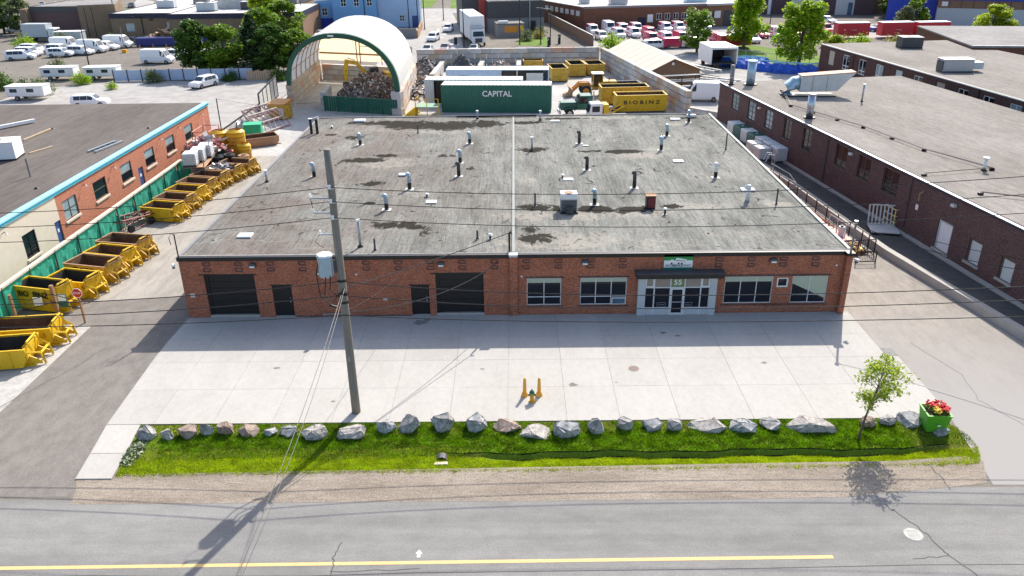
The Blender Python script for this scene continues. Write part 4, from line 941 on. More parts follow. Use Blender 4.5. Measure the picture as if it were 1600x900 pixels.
def scrapheap(name, label, cat, loc, sx, sy, h, n, mats_, seed, size=.3, elong=3, group=None, flat=.4):
    rr = random.Random(seed); t = thing(name, label, cat, loc, 0, group)
    mo = MB(); N = 14
    pts = [[None]*(N+1) for _ in range(N+1)]
    for i in range(N+1):
        for j in range(N+1):
            u, v = i/N*2-1, j/N*2-1; d = min(1, math.hypot(u, v)); z = h*max(0, 1-d**1.6)*(.8+.2*math.sin(u*5+v*7+seed)); pts[i][j] = (u*sx/2, v*sy/2, z-.02)
    for i in range(N):
        for j in range(N): mo.poly([pts[i][j], pts[i+1][j], pts[i+1][j+1], pts[i][j+1]])
    mo.build('mound', mats_[0], t)
    for k, m_ in enumerate(mats_):
        mb = MB()
        for _ in range(n//len(mats_)):
            a = rr.uniform(0, 2*math.pi); r_ = math.sqrt(rr.random()); u, v = r_*math.cos(a), r_*math.sin(a)
            z = h*max(0, 1-r_**1.6)*.9
            s = size*rr.uniform(.4, 1.4)
            mb.obox((u*sx/2*.96, v*sy/2*.96, z+s*.15), (s*rr.uniform(.6, elong), s*rr.uniform(.2, .7), s*rr.uniform(.1, .5)), rr.uniform(0, 6.3), rr.uniform(-flat, flat)*1.5, rr.uniform(-flat, flat)*1.5)
        mb.build('rubble', m_, t)['kind'] = 'stuff'
    return t
scrapheap('scrap_heap', 'heap of grey and white metal scrap lying in a gold skip bin', 'scrap', (-28.3, 29.9, .55), 2.4, 1.6, .9, 180, ['debris_white', 'galvanised', 'dark_grey'], 5, .35, 4)
# red scrap machine frames
def frames(name, label, cat, loc, rz, L, W, Hh, n, m, seed):
    rr = random.Random(seed); t = thing(name, label, cat, loc, rz)
    for s in (-1, 1):
        MB().tube([(-L/2, s*W/2, .2), (L/2, s*W/2, .25)], .07, 4).build('beam', m, t); MB().tube([(-L/2, s*W/2, Hh), (L/2, s*W/2, Hh*.6)], .06, 4).build('beam', m, t)
    for k in range(n):
        x = -L/2+L*k/(n-1); MB().tube([(x, -W/2, .1), (x+rr.uniform(-.3, .3), -W/2, Hh*.9), (x+rr.uniform(-.2, .2), W/2, Hh*.8), (x, W/2, .1)], .05, 4).build('frame', m, t)
    for k in range(n*2):
        MB().tube([(rr.uniform(-L/2, L/2), rr.uniform(-W/2, W/2), rr.uniform(.1, Hh)) for _ in range(2)], .045, 4).build('brace', m, t)
    for s in (-1, 1): MB().tube([(L*.3*s, -W/2-.1, .3), (L*.3*s, -W/2+.12, .3)], .3, 12).build('wheel', 'tyre', t)
    return t
frames('scrap_machine', 'dark red tangled farm machine frame lying behind the front bins', 'scrap machine', (-31.0, 16.6, 0), R(70), 3.6, 1.5, 1.2, 5, 'maroon', 3)
# totes on a rack
rk = thing('pallet_rack', 'grey steel pallet rack carrying the caged white totes', 'rack', (-30.6, 30.6, 0), R(8))
for x in (-1.0, 1.0):
    for y in (-2.4, .9, 4.2):
        MB().tube([(x, y, 0), (x, y, 3.2 if y > 0 else 2.3)], .05, 4).build('upright', 'bare_steel', rk)
        MB().tube([(-1, y, .3), (1, y, 1.5)], .03, 4).build('brace', 'bare_steel', rk) if x < 0 else None
for y0, y1 in ((-2.4, .9), (.9, 4.2)):
    for x in (-1, 1): MB().tube([(x, y0, 1.55), (x, y1, 1.55)], .06, 4).build('beam', 'rust_rim', rk)
MB().box(-1, 1, -2.4, 4.2, 1.58, 1.64).build('shelf', 'rust_rim', rk)
def tote(label, loc, rz, top='plastic_white', body='plastic_tank', s=1.0, group='caged white tote tanks'):
    t = thing('tote_tank', label, 'tote tank', loc, rz, group)
    MB().box(-.5*s, .5*s, -.6*s, .6*s, .15, 1.05*s).build('tank', body, t, bevel=.05)
    MB().cyl((0, 0, 1.05*s), .1, .06, 10).build('cap', top, t)
    c = MB()
    for k in range(6):
        z = .15+k*.17*s; x, y = .52*s, .62*s
        for p, q in (((-x, -y), (x, -y)), ((x, -y), (x, y)), ((x, y), (-x, y)), ((-x, y), (-x, -y))): c.tube([(*p, z), (*q, z)], .012, 3)
    for k in range(6):
        for s2 in (-1, 1):
            c.tube([(-.52*s+k*.208*s, s2*.62*s, .15), (-.52*s+k*.208*s, s2*.62*s, 1.02*s)], .012, 3); c.tube([(s2*.52*s, -.62*s+k*.248*s, .15), (s2*.52*s, -.62*s+k*.248*s, 1.02*s)], .012, 3)
    c.build('cage', 'galvanised', t); MB().box(-.52*s, .52*s, -.62*s, .62*s, 0, .13).build('pallet', 'dark_grey', t); return t
for k, (dx, dy, lab) in enumerate([(-.45, -1.6, 'caged white tote tank at the near end of the rack above the bins'), (-.3, 0, 'caged white tote tank in the middle of the rack above the bins'), (-.15, 1.6, 'caged white tote tank on the rack beside the wrapped bundle')]):
    tote(lab, (-30.6+dx+.4, 30.6+dy, 1.66), R(8), s=1.18)
scrapheap('wrapped_bundle', 'heap of white plastic sheeting and red scrap on the far end of the rack', 'bundle', (-31.2, 35.2, 1.7), 3.0, 2.6, 1.1, 90, ['debris_white', 'red_dull', 'pink_steel'], 8, .6, 3)
scrapheap('scrap_heap', 'heap of pink and dark scrap below the yellow pipe stacks', 'scrap', (-30.3, 35.2, 0), 3.4, 3.0, 1.7, 160, ['pink_steel', 'dark_grey', 'green_sheet', 'red_dull'], 9, .5, 3)
# tyre stacks
k = 0
for lab, x, y, n in (('black tyre stack left of the pair beside the last gold bins', -29.6, 32.9, 4), ('black tyre stack right of the pair beside the last gold bins', -28.7, 33.6, 4), ('rusty banded roll at the foot of the yellow pipe stacks', -27.6, 34.6, 3)):
    t = thing('tyre_stack' if k < 2 else 'banded_roll', lab, 'tyres' if k < 2 else 'roll', (x, y, 0))
    for i in range(n):
        m_ = MB(); N = 16
        prof = [(.28, .02), (.5, .0), (.58, .08), (.58, .28), (.5, .36), (.28, .34)]
        for a in range(N):
            for (r0, z0), (r1, z1) in zip(prof[:-1], prof[1:]):
                a0, a1 = 2*math.pi*a/N, 2*math.pi*(a+1)/N
                m_.poly([(r0*math.cos(a0), r0*math.sin(a0), z0+i*.37), (r0*math.cos(a1), r0*math.sin(a1), z0+i*.37), (r1*math.cos(a1), r1*math.sin(a1), z1+i*.37), (r1*math.cos(a0), r1*math.sin(a0), z1+i*.37)][::-1])
        m_.build('tyre' if k < 2 else 'band', 'tyre' if k < 2 else 'rust_rim', t)
    k += 1
def pipestack(label, x, y, r_, h, n=6):
    t = thing('yellow_drum', label, 'plastic drum', (x, y, 0), 0, 'ribbed yellow drums')
    for i in range(n):
        MB().cyl((0, 0, i*h/n), r_, h/n*.72, 18).build('ring', 'yellow_steel' if i == n-1 else 'gold_steel', t); MB().cyl((0, 0, i*h/n+h/n*.72), r_*.92, h/n*.28, 18).build('groove', 'orange_steel', t)
    mb = MB()
    for a in range(18):
        a0, a1 = 2*math.pi*a/18, 2*math.pi*(a+1)/18; mb.poly([(r_*math.cos(a0), r_*math.sin(a0), h), (r_*math.cos(a1), r_*math.sin(a1), h), (.7*r_*math.cos(a1), .7*r_*math.sin(a1), h+.22), (.7*r_*math.cos(a0), .7*r_*math.sin(a0), h+.22)])
    mb.build('lip', 'yellow_steel', t); MB().cyl((0, 0, h-.02), r_*.68, .03, 16).build('inside', 'orange_steel', t)
pipestack('ribbed yellow drum at the back left beside the white board fence', -31.2, 38.6, .95, 2.5)
pipestack('ribbed yellow drum standing front right, nearest the driveway', -29.4, 38.4, .95, 2.6)
pipestack('shorter ribbed yellow drum in front of the two tall ones', -28.2, 36.9, .7, 1.5, 4)
t = thing('blue_barrel', 'rust-speckled blue steel frame pen left of the yellow drums', 'pen', (-32.6, 38.5, 0))
for x in (-.8, .9):
    for y in (-1.6, 1.6): MB().tube([(x, y, 0), (x, y, 3.0)], .05, 4).build('post', 'pink_steel', t)
for z in (2.1, 2.9): MB().tube([(-.8, -1.6, z), (.9, -1.6, z), (.9, 1.6, z), (-.8, 1.6, z), (-.8, -1.6, z)], .04, 4).build('rail', 'pink_steel', t)
t['label'] = 'pinkish steel cage frame standing left of the yellow drums'; t.name = 'steel_cage'
t = thing('green_crate', 'bright green plastic crate box near the notched white fence', 'crate', (-30.2, 46.6, 0), R(10))
MB().box(-.95, .95, -.8, .8, .1, 1.5).build('body', 'green_crate', t, bevel=.05)
for x in (-.6, 0, .6): MB().box(x-.05, x+.05, -.84, -.8, .15, 1.4).build('rib', 'green_crate', t)
MB().box(-1.0, 1.0, -.85, .85, 1.5, 1.6).build('lid', 'green_crate', t); MB().box(-.8, .8, -.7, .7, 0, .1).build('base', 'dark_grey', t)
lugger('rusty open tray bin beside the bright green crate', 'rust_rim', (-28.2, 43.2, 0), R(28), 4.4, 2.2, .95, hitch=False, rim='rust_rim', group=None)
# stacked pink frames
def pframe(label, x, y, rz, tilt, n, L, W):
    t = thing('steel_frame_stack', label, 'steel frames', (x, y, .1), rz)
    for k in range(n):
        z = .15*k
        def P(u, v): return (u*L/2, v*W/2*math.cos(tilt), z+(v+1)*W/2*math.sin(tilt))
        f_ = MB().tube([P(-1, -1), P(1, -1), P(1, 1), P(-1, 1), P(-1, -1)], .07, 4).tube([P(-1, 0), P(1, 0)], .06, 4)
        for i in range(6):
            u = -1+2*(i+.5)/6; f_.tube([P(u-.12, -1), P(u+.12, 0), P(u-.12, 1)], .05, 4)
        f_.build('frame', 'pink_steel' if k % 2 == 0 else 'debris_white', t)
pframe('stack of pink steel frames leaning beside the rear gate, nearer one', -29.4, 50.2, R(66), .75, 2, 5.4, 2.6)
pframe('stack of pink steel frames leaning beside the orange cabinet, farther one', -31.3, 53.3, R(66), 1.0, 2, 5.0, 2.2)
scrapheap('coil_heap', 'grey and dark coiled hoses by the notched white fence', 'hoses', (-31.8, 49.0, 0), 2.4, 3.2, 1.4, 80, ['dark_grey', 'debris_white', 'galvanised'], 12, .5, 3)
t = thing('orange_cabinet', 'orange steel cabinet standing beside the rear gate', 'cabinet', (-29.6, 56.2, 0), R(-12))
MB().box(-1.1, 1.1, -1.0, 1.0, .1, 1.9).build('body', 'gold_steel', t, bevel=.03); MB().hexa([(-1.15, -1.05, 1.9), (1.15, -1.05, 1.9), (1.15, 1.05, 1.9), (-1.15, 1.05, 1.9), (-1.15, -1.05, 2.0), (1.15, -1.05, 2.0), (1.15, 1.05, 2.3), (-1.15, 1.05, 2.3)]).build('lid', 'orange_steel', t)
MB().box(.3, .9, -1.03, -1.0, .6, 1.5).build('door', 'white_dirty', t); MB().box(-.9, .1, -1.03, -1.0, .4, 1.6).build('door', 'gold_steel', t)
# rear sliding gate frame
gt = thing('steel_gate', 'black framed sheet-metal sliding gate standing open by the rear lot', 'gate', (-32.6, 57.6, 0), R(96))
L = 13.2
for k in range(6): MB().box(k*L/5-.08, k*L/5+.08, -.08, .08, 0, 2.9).build('post', 'black_metal', gt)
MB().box(0, L, -.06, .06, 2.8, 2.95).build('rail', 'black_metal', gt); MB().box(0, L, -.06, .06, .1, .22).build('rail', 'black_metal', gt)
for k in range(5): MB().box(k*L/5+.12, (k+1)*L/5-.12, -.03, .03, .25, 2.75).build('sheet', 'white_dirty' if k < 3 else 'galvanised', gt)
t = thing('utility_post', 'thin dark post with a wire behind the orange building', 'post', (-34.0, 46.9, 0)); MB().tube([(0, 0, 0), (0, 0, 4.4)], .06, 6).build('shaft', 'black_metal', t)
MB().tube([(0, 0, 4.35), (3.5, 4.5, 2.6), (9.0, 9.5, 1.9)], .02, 4).build('wire', 'black_metal', t)

# ------------------------------------------------------------------ right neighbour
rb = thing('dark_brick_building', 'long dark brown brick building with a pale gravel roof at the right', 'building', (24.1, 50.4, 0), R(-82.4))
TOP = 4.78
wn = [(3.95, 5.85, 2.75, 4.55), (8.45, 10.35, 2.6, 4.55), (12.85, 14.6, 2.65, 4.55), (17.2, 18.8, 2.65, 4.55), (21.25, 23.05, 2.6, 4.55), (27.35, 29.25, 2.75, 4.6), (31.05, 32.9, 2.78, 4.6), (34.8, 36.85, 2.75, 4.6)]
dn = [(42.2, 43.75, .85, 2.95), (45.55, 46.85, 1.2, 2.85), (48.65, 49.9, 1.3, 2.8)]
wall_mb(0, 62, 0, TOP, wn+dn, 0, .3).build('wall', 'dark_brick', rb)
MB().box(0, .3, .302, 22.5, 0, TOP).build('end_wall', 'dark_brick', rb)
MB().box(.0, 62, .31, 40, TOP-.1, 4.96).build('roof', 'roof_gravel', rb) if False else None
MB().prism([(.05, .31), (62, .31), (62, 22.5), (.05, 22.5)], TOP-.2, 4.96).build('roof', 'roof_gravel', rb)
MB().box(-.08, 62, -.09, .30, TOP, 4.93).build('fascia', 'navy', rb); MB().box(-.1, 62, -.12, .10, 4.935, 4.985).build('coping', 'galvanised', rb)
for i, (a, b, z0, z1) in enumerate(wn):
    gmx = 'glass_pale' if i in (0, 1, 2) else 'glass'
    window(rb, a, b, z0, z1, .1, [.5], [.18, .45, .72] if i < 5 else [.3], 'brown_frame', gmx, .07); MB().box(a-.06, b+.06, -.06, .1, z0-.13, z0-.002).build('window_sill', 'brown_frame', rb)
for i, (a, b, z0, z1) in enumerate(dn):
    f_ = wall_mb(a+.02, b-.02, z0, z1-.02, [(a+.16, b-.12, z0-.01, z1-.14)], .06, .18).build('door_frame' if i == 0 else 'boarded_window', 'pale_panel' if i == 0 else 'brown_frame', rb)
    MB().box(a+.16, b-.12, .10, .14, z0+.005, z1-.145).build('panel', 'white_paint' if i == 0 else 'board_grey', f_); MB().box(a-.1, b+.1, -.12, .05, z0-.14, z0-.003).build('window_sill', 'curb_concrete', rb)
for s, z0, z1 in ((38.5, 1.0, 4.7), (10.95, 4.35, 4.5), (26.0, .8, 4.6)): MB().tube([(s, -.06, z0), (s, -.06, z1)], .05, 6).build('drain_pipe', 'dark_grey', rb)
MB().box(39.4, 39.7, -.015, 0, 2.7, 3.1).build('notice', 'white_paint', rb)
MB().tube([(40, -.05, 4.2), (40, -.3, 4.1), (40, -.3, 3.5)], .06, 6).build('bracket', 'rust_rim', rb)
for s in (11.6, 30.0, 43.5): MB().obox((s, -.15, 4.35), (.35, .25, .18)).build('wall_lamp', 'white_dirty', rb)
MB().box(-.05, 62, -.35, -.002, .5, .64).build('plinth', 'curb_concrete', rb)
# pipes along its roof on dark blocks
def run(pts, label):
    t = thing('roof_conduit', label, 'conduit', (0, 0, 4.96), 0)
    for off in (-.08, .08): MB().tube([(x+off, y+off*.3, .2) for x, y in pts], .028, 4).build('pipe', 'rust_rim' if off < 0 else 'galvanised', t)
    for (x0, y0), (x1, y1) in zip(pts[:-1], pts[1:]):
        n = max(1, int(math.hypot(x1-x0, y1-y0)/3.2))
        for k in range(n+1): MB().obox((x0+(x1-x0)*k/n, y0+(y1-y0)*k/n, .08), (.32, .22, .16), .3).build('block', 'black_metal', t)
run([(29.5, 44.6), (27.9, 36.5), (31.4, 27), (33.1, 19), (35.5, 13.4), (29.9, 12.2)], 'long twin pipe run on dark blocks crossing the right gravel roof')
run([(31.6, 7.7), (36.0, 5.5)], 'short pipe run near the front corner of the right gravel roof')
# big sheet-metal hood and ducts
hd = thing('exhaust_hood', 'large rusty-topped white sheet metal exhaust duct on the right building roof', 'exhaust duct', (32.6, 42.0, 4.96), R(-3))
MB().xz([(-2.2, .5), (1.7, .62), (3.4, 2.5), (-2.2, 2.1)], -.7, .9).build('duct', 'white_dirty', hd, bevel=.02)
MB().xz([(-2.2, 2.12), (3.4, 2.52), (3.4, 2.58), (-2.2, 2.18)], -.72, .92).build('duct_top', 'orange_roof_cap', hd)
MB().tube([(-2.15, .1, 1.35), (-2.7, .1, 1.3), (-3.1, .1, .95), (-3.3, .1, .1)], .72, 14).build('elbow', 'blue_steel', hd, smooth=True)
for x in (-1.0, .5): MB().box(x-.02, x+.02, -.73, -.7, .55, 2.2).build('seam', 'rust_rim', hd)
MB().box(-3.9, 1.6, -.8, 1.0, 0, .12).build('base', 'black_metal', hd)
for lab, x, y, r_, h, m_ in (('bright galvanised stack below the rusty exhaust duct, near the roof edge', 28.0, 31.3, .34, 2.2, 'bare_steel'), ('thick blue-grey chimney stack near the far corner of the right roof', 27.1, 48.6, .48, 2.6, 'blue_steel'), ('thinner grey pipe stack at the far corner of the right roof', 25.0, 48.9, .24, 2.2, 'mid_grey'),
                             ('slim white-tipped vent pipe in the middle of the right gravel roof', 35.9, 26.0+12.6, .09, 1.7, 'galvanised'), ('small white-capped vent near the front of the right gravel roof', 34.9, 13.4, .13, .9, 'white_paint')):
    t = thing('roof_stack', lab, 'chimney stack', (x, y, 4.96)); MB().tube([(0, 0, .1), (0, 0, h)], r_, 14).build('pipe', m_, t, smooth=True)
    MB().cyl((0, 0, 0), r_*1.6, .12, 12).build('base', 'black_metal', t)
    if r_ > .3: MB().cyl((0, 0, h), r_*1.15, .12, 14).build('cap', m_, t)
    if r_ > .2: MB().cyl((0, 0, h*.35), r_*1.08, .08, 14).build('collar', 'white_dirty', t)
    if r_ < .2: MB().cyl((0, 0, h), r_*1.8, .1, 10).build('cap', 'white_paint', t)
# second brick building beyond it
r2 = thing('purple_brick_building', 'long purple-brown brick building with white framed windows at the upper right', 'building', (46.9, 81.4, 0), R(-82.9))
w2 = [(2.7, 4.4), (6.87, 8.75), (11.3, 13.2), (15.7, 17.55), (20.4, 22.0), (24.5, 26.4), (29.1, 30.8), (33.25, 35.1), (37.6, 39.45), (41.85, 43.7)]
hs2 = [(a, b, 2.35, 4.4) for a, b in w2]
wall_mb(0, 64, 0, 4.85, hs2, 0, .3).build('wall', 'purple_brick', r2); MB().box(0, .3, .302, 30, 0, 4.85).build('end_wall', 'purple_brick', r2)
MB().prism([(.05, .31), (64, .31), (64, 22.3), (.05, 20.5)], 4.6, 4.96).build('roof', 'roof_gravel', r2)
MB().box(-.1, 64, -.1, .32, 4.855, 4.99).build('coping', 'dark_grey', r2); MB().box(-.1, 64, -.13, -.10, 4.9, 5.0).build('coping_edge', 'white_dirty', r2)
for i, (a, b, z0, z1) in enumerate(hs2):
    if i in (0, 6): o = wall_mb(a+.01, b-.01, z0+.01, z1-.01, [], .1, .16).build('boarded_window', 'block_beige', r2)
    elif i == 4: o = wall_mb(a+.01, b-.01, z0+.01, z1-.01, [], .1, .16).build('boarded_window', 'board_grey', r2)
    else: window(r2, a, b, z0, z1, .1, [.5], [.25], 'white_paint', 'glass' if i % 3 else 'glass_pale', .11)
for s in (9.9, 36.9): MB().box(s-.05, s+.05, -.08, -.002, .5, 4.8).build('drain_pipe', 'black_metal', r2)
for s in (9.0, 35.9): MB().obox((s, -.12, 3.7), (.25, .2, .2)).build('wall_lamp', 'mid_grey', r2)
rooftop('rooftop_ac_unit', 'dark grey air handler on the far end of the purple brick roof', 58.0, 76.6, 4.96, R(-5), 3.0, 2.4, 1.5, 'dark_grey', 'mid_grey')
t = rooftop('rooftop_ac_unit', 'wide pale air handler with a side hood on the purple brick roof', 54.2, 56.0, 4.96, R(-2), 3.6, 1.9, 1.5, 'galvanised', 'white_paint')
MB().box(1.8, 3.1, -.7, .7, .35, 1.15).build('side_hood', 'pale_panel', t); MB().box(3.1, 3.13, -.6, .6, .45, 1.05).build('hood_grille', 'navy', t); MB().box(-1.9, -1.8, -.8, .8, .2, 1.3).build('intake', 'dark_grey', t)
r3 = thing('far_right_brick_building', 'brown brick building with grey roof at the right edge behind the purple one', 'building', (66.0, 74.0, 0), R(-8))
MB().box(0, 40, 0, 25, 0, 5.2).build('wall', 'far_brick', r3); MB().box(-.1, 40, -.1, 25, 5.2, 5.42).build('roof', 'roof_grey', r3); MB().box(-.15, 40, -.15, .1, 5.425, 5.5).build('coping', 'white_dirty', r3)
MB().obox((9, -.2, 4.0), (.4, .3, .4)).build('wall_lamp', 'black_metal', r3)
# raised lot and retaining kerb
cb = [(22.6, 40), (24.9, 24.3), (26.4, 9), (28.95, -3.9), (31.3, -13.5), (33.5, -17)]
lot = MB(); o_ = [(x+.2, y) for x, y in cb] + [(60, -17), (60, 40), (26, 44), (24.5, 50), (22.4, 48)]; lot.prism(o_, -.1, .48); struct('raised_lot', lot, 'dark_asphalt')
kb = MB()
kt = thing('retaining_kerb', 'long low concrete retaining kerb between the beige driveway and the dark raised lot', 'kerb wall', (0, 0, 0))
for i, ((x0, y0), (x1, y1)) in enumerate(zip(cb[:-1], cb[1:])):
    n = 4 if i < 4 else 1
    for k in range(n):
        a = (x0+(x1-x0)*k/n, y0+(y1-y0)*k/n); b = (x0+(x1-x0)*(k+1)/n, y0+(y1-y0)*(k+1)/n)
        dx, dy = b[0]-a[0], b[1]-a[1]; l = math.hypot(dx, dy); nx_, ny_ = dy/l*-.0, 0
        ux, uy = dx/l*.008, dy/l*.008; px, py = -dy/l, dx/l
        MB().prism([(a[0]+ux, a[1]+uy), (b[0]-ux, b[1]-uy), (b[0]-ux+px*.48, b[1]-uy+py*.48), (a[0]+ux+px*.48, a[1]+uy+py*.48)], 0, .56).build('kerb_block', 'curb_concrete', kt)
# black railing and red platform scrap between warehouse and kerb
rl = thing('black_railing', 'black steel railing running along the right side of the warehouse', 'railing', (0, 0, 0))
pts = [(23.7, 30.0), (24.3, 24.0), (25.0, 16.5), (25.9, 9.3)]
def rail_seg(a, b, n, parent, h=1.15, m='black_metal', bars=0):
    for k in range(n+1):
        x, y = a[0]+(b[0]-a[0])*k/n, a[1]+(b[1]-a[1])*k/n; MB().tube([(x, y, 0), (x, y, h)], .05, 4).build('post', m, parent)
    for z in (h, h*.15): MB().tube([(*a, z), (*b, z)], .035, 4).build('rail', m, parent)
    if bars:
        for k in range(bars): x, y = a[0]+(b[0]-a[0])*k/bars, a[1]+(b[1]-a[1])*k/bars; MB().tube([(x, y, h*.15), (x, y, h)], .014, 3).build('bar', m, parent)
rail_seg(pts[0], pts[1], 3, rl); rail_seg(pts[1], pts[2], 4, rl); rail_seg(pts[2], pts[3], 4, rl)
rail_seg(pts[3], (23.3, 8.9), 2, rl, bars=16); rail_seg((25.9, 9.3), (25.9, 10.4), 1, rl)
rail_seg((23.9, 7.6), (25.3, 7.6), 1, rl, h=.9, bars=12)
frames('red_scrap_frame', 'dark red steel scrap frames stacked beside the warehouse wall, far part', 'scrap frames', (22.8, 22.6, 0), R(-84), 6.5, 1.4, 1.3, 7, 'maroon', 21)
frames('red_scrap_frame', 'bright red steel frames stacked beside the warehouse wall near the black railing', 'scrap frames', (23.1, 15.6, 0), R(-80), 5.5, 1.5, 1.1, 6, 'red_dull', 22)
t = thing('red_platform', 'pinkish red steel platform table beside the railing near the front corner', 'platform', (23.6, 12.0, 0), R(-80))
MB().box(-1.7, 1.7, -.9, .9, .6, .68).build('top', 'pink_steel', t)
for x in (-1.5, 1.5):
    for y in (-.8, .8): MB().tube([(x, y, 0), (x, y, .6)], .06, 4).build('leg', 'pink_steel', t)
rail_seg((-1.7, .9), (1.7, .9), 3, t, h=1.5, m='white_dirty')
scrapheap('scrap_heap', 'small heap of red and yellow parts beside the front corner railing', 'scrap', (24.3, 9.8, 0), 2.6, 1.6, .6, 80, ['red_dull', 'rust_rim', 'dark_grey', 'gold_steel'], 31, .3, 3)
t = thing('white_canister', 'white canister standing on the red platform', 'canister', (24.2, 11.4, .68)); MB().cyl((0, 0, 0), .22, .7, 12).build('body', 'white_paint', t); MB().cyl((0, 0, .7), .12, .1, 10).build('cap', 'dark_grey', t)
t = thing('ladder_hoop', 'galvanised roof ladder hoop at the right edge of the warehouse', 'ladder', (20.7, 19.0, 0), 0)
for s in (-.3, .3): MB().tube([(.3, s, 0), (.3, s, 4.3), (.2, s, 4.85), (-.2, s, 4.9), (-.4, s, 4.3)], .035, 6).build('rail', 'galvanised', t)
for k in range(12): MB().tube([(.3, -.3, .4+k*.33), (.3, .3, .4+k*.33)], .02, 4).build('rung', 'galvanised', t)
MB().tube([(.3, .3, 4.0), (2.0, .6, 3.0), (2.2, -.6, 2.6), (.3, -.3, 3.6)], .035, 4).build('guard', 'white_dirty', t)
# caged totes in the alley
for k in range(7):
    tote(['nearest caged tote tank in the alley beside the dark brick wall', 'second caged tote tank in the alley', 'third caged tote tank in the alley', 'fourth caged tote tank in the alley, dark sided', 'fifth caged tote tank in the alley, dark sided', 'sixth caged tote tank in the alley, dark sided', 'farthest caged tote tank in the alley'][k],
         (26.05-k*.27, 32.6+k*1.75, .5), R(8), body='plastic_tank' if k < 3 else ('green_sheet' if k in (3, 5) else 'plastic_tank'), s=1.35, group='tote tanks in the alley')
tote('caged tote tank standing left of the nearest one in the alley', (24.5, 33.2, .5), R(8), s=1.2, group='tote tanks in the alley')
tote('caged tote tank standing left of the second one in the alley', (24.3, 35.1, .5), R(8), s=1.2, group='tote tanks in the alley')
# white folding platform and yellow stand
t = thing('white_ramp', 'white slatted folding loading ramp on the dark raised lot', 'loading ramp', (27.9, 12.6, .48), R(-12))
for k in range(7): MB().box(-1.0, 1.0, -.8+k*.24, -.8+k*.24+.18, .16, .24).build('slat', 'white_dirty', t)
for k in range(8): MB().obox((-.95+k*.27, 1.15, .95), (.09, .07, 1.5), 0, -.25).build('bar', 'white_dirty', t)
for z, y in ((.25, .98), (1.68, 1.33)): MB().box(-1.0, 1.0, y-.04, y+.04, z-.04, z+.04).build('rail', 'white_dirty', t)
MB().box(-1.0, 1.0, -.8, .85, 0, .15).build('base', 'black_metal', t)
t = thing('yellow_rack', 'pale yellow tubular stand against the dark brick wall', 'rack', (29.1, 13.9, .48), R(-82))
for x in (-.7, .7):
    for y in (-.35, .35): MB().tube([(x, y, 0), (x, y, 1.5)], .05, 4).build('post', 'pale_yellow', t)
for z in (.5, 1.0, 1.5): MB().tube([(-.7, -.35, z), (.7, -.35, z), (.7, .35, z), (-.7, .35, z), (-.7, -.35, z)], .045, 4).build('rail', 'pale_yellow', t)
# ------------------------------------------------------------------ utility pole and its lines
PX, PY = -8.04, -10.67
def pole(label, x, y, full=True):
    t = thing('utility_pole', label, 'utility pole', (x, y, 0))
    N = 9; MB().tube([(0, 0, -.1)]+[(0, 0, 13.36*k/N) for k in range(1, N+1)], [.215-.055*k/N for k in range(N+1)], 14).build('pole', 'pole_wood', t, smooth=True)
    def ins(z, sx=-1, L=.55, two=True):
        b = MB().tube([(sx*.15, -.05, z), (sx*L, -.1, z+.02)], .035, 6).build('bracket', 'galvanised', t)
        for k in range(3): MB().cyl((sx*L, -.1, z+.03+k*.07), .06-.008*k, .045, 8).build('insulator', 'plastic_white', b)
    def clamp(z):
        MB().tube([(-.02, -.2, z), (-.02, -.34, z+.05)], .04, 6).cyl((-.02, -.34, z), .07, .16, 8).build('line_clamp', 'plastic_white', t)
        MB().cyl((0, 0, z-.1), .2, .08, 12).build('band', 'galvanised', t)
    clamp(11.72); clamp(11.08); clamp(10.33)
    ins(11.2, -1, .95); ins(10.52, -1, .9)
    MB().tube([(-.95, -.1, 11.2), (-.9, -.15, 10.9), (-.88, -.12, 10.55)], .015, 4).build('jumper', 'black_metal', t)
    if full:
        ins(9.5, -1, .7)
        MB().tube([(-.72, -.1, 9.55), (-.95, -.15, 9.2), (-.75, -.1, 8.95), (-.6, -.1, 8.9)], .015, 4).build('jumper', 'black_metal', t)
        tr_ = MB().tube([(-.64, -.12, 7.5), (-.64, -.12, 7.56), (-.64, -.12, 8.45), (-.64, -.12, 8.52)], [.28, .34, .34, .3], 22).build('transformer', 'blue_steel', t, smooth=False)
        MB().cyl((-.64, -.12, 8.52), .37, .07, 22, .33).build('lid', 'white_paint', tr_)
        for a in (2.6, 3.6, 4.6): MB().cyl((-.64+.28*math.cos(a), -.12+.28*math.sin(a), 8.3), .035, .3, 6).build('bushing', 'galvanised', tr_)
        MB().cyl((-.86, -.35, 8.0), .05, .6, 8).build('fuse', 'galvanised', tr_)
        MB().box(-.26, -.14, -.16, -.06, 7.7, 8.3).build('mount', 'dark_grey', tr_)
        for pts in ([(-.9, -.3, 8.3), (-1.05, -.3, 7.7), (-1.0, -.25, 6.6), (-.6, -.2, 6.1), (-.35, -.2, 5.95)], [(-.6, -.45, 7.6), (-.75, -.4, 6.7), (-.4, -.3, 6.3), (-.1, -.22, 6.7)], [(-.4, -.4, 7.6), (-.5, -.35, 6.9), (-.15, -.25, 6.5), (.1, -.22, 6.9)]):
            MB().tube(pts, .028, 6).build('cable_loop', 'black_metal', t)
        for z in (7.2, 6.55, 6.1): MB().cyl((0, 0, z), .21, .1, 14).tube([(.1, -.18, z+.05), (.25, -.28, z+.12)], .05, 6).build('strap', 'black_metal', t)
        MB().tube([(-.65, -.2, 6.05), (-.3, -.2, 5.95)], .06, 6).build('splice', 'black_metal', t)
        MB().obox((.0, -.22, 3.2), (.07, .02, .28)).build('tag', 'galvanised', t)
    return t
pole('tall weathered wooden utility pole with a grey transformer standing on the forecourt', PX, PY)
pole('wooden utility pole beyond the left side of the photo', PX-38, PY, False)
pole('wooden utility pole beyond the right side of the photo', PX+41, PY, False)
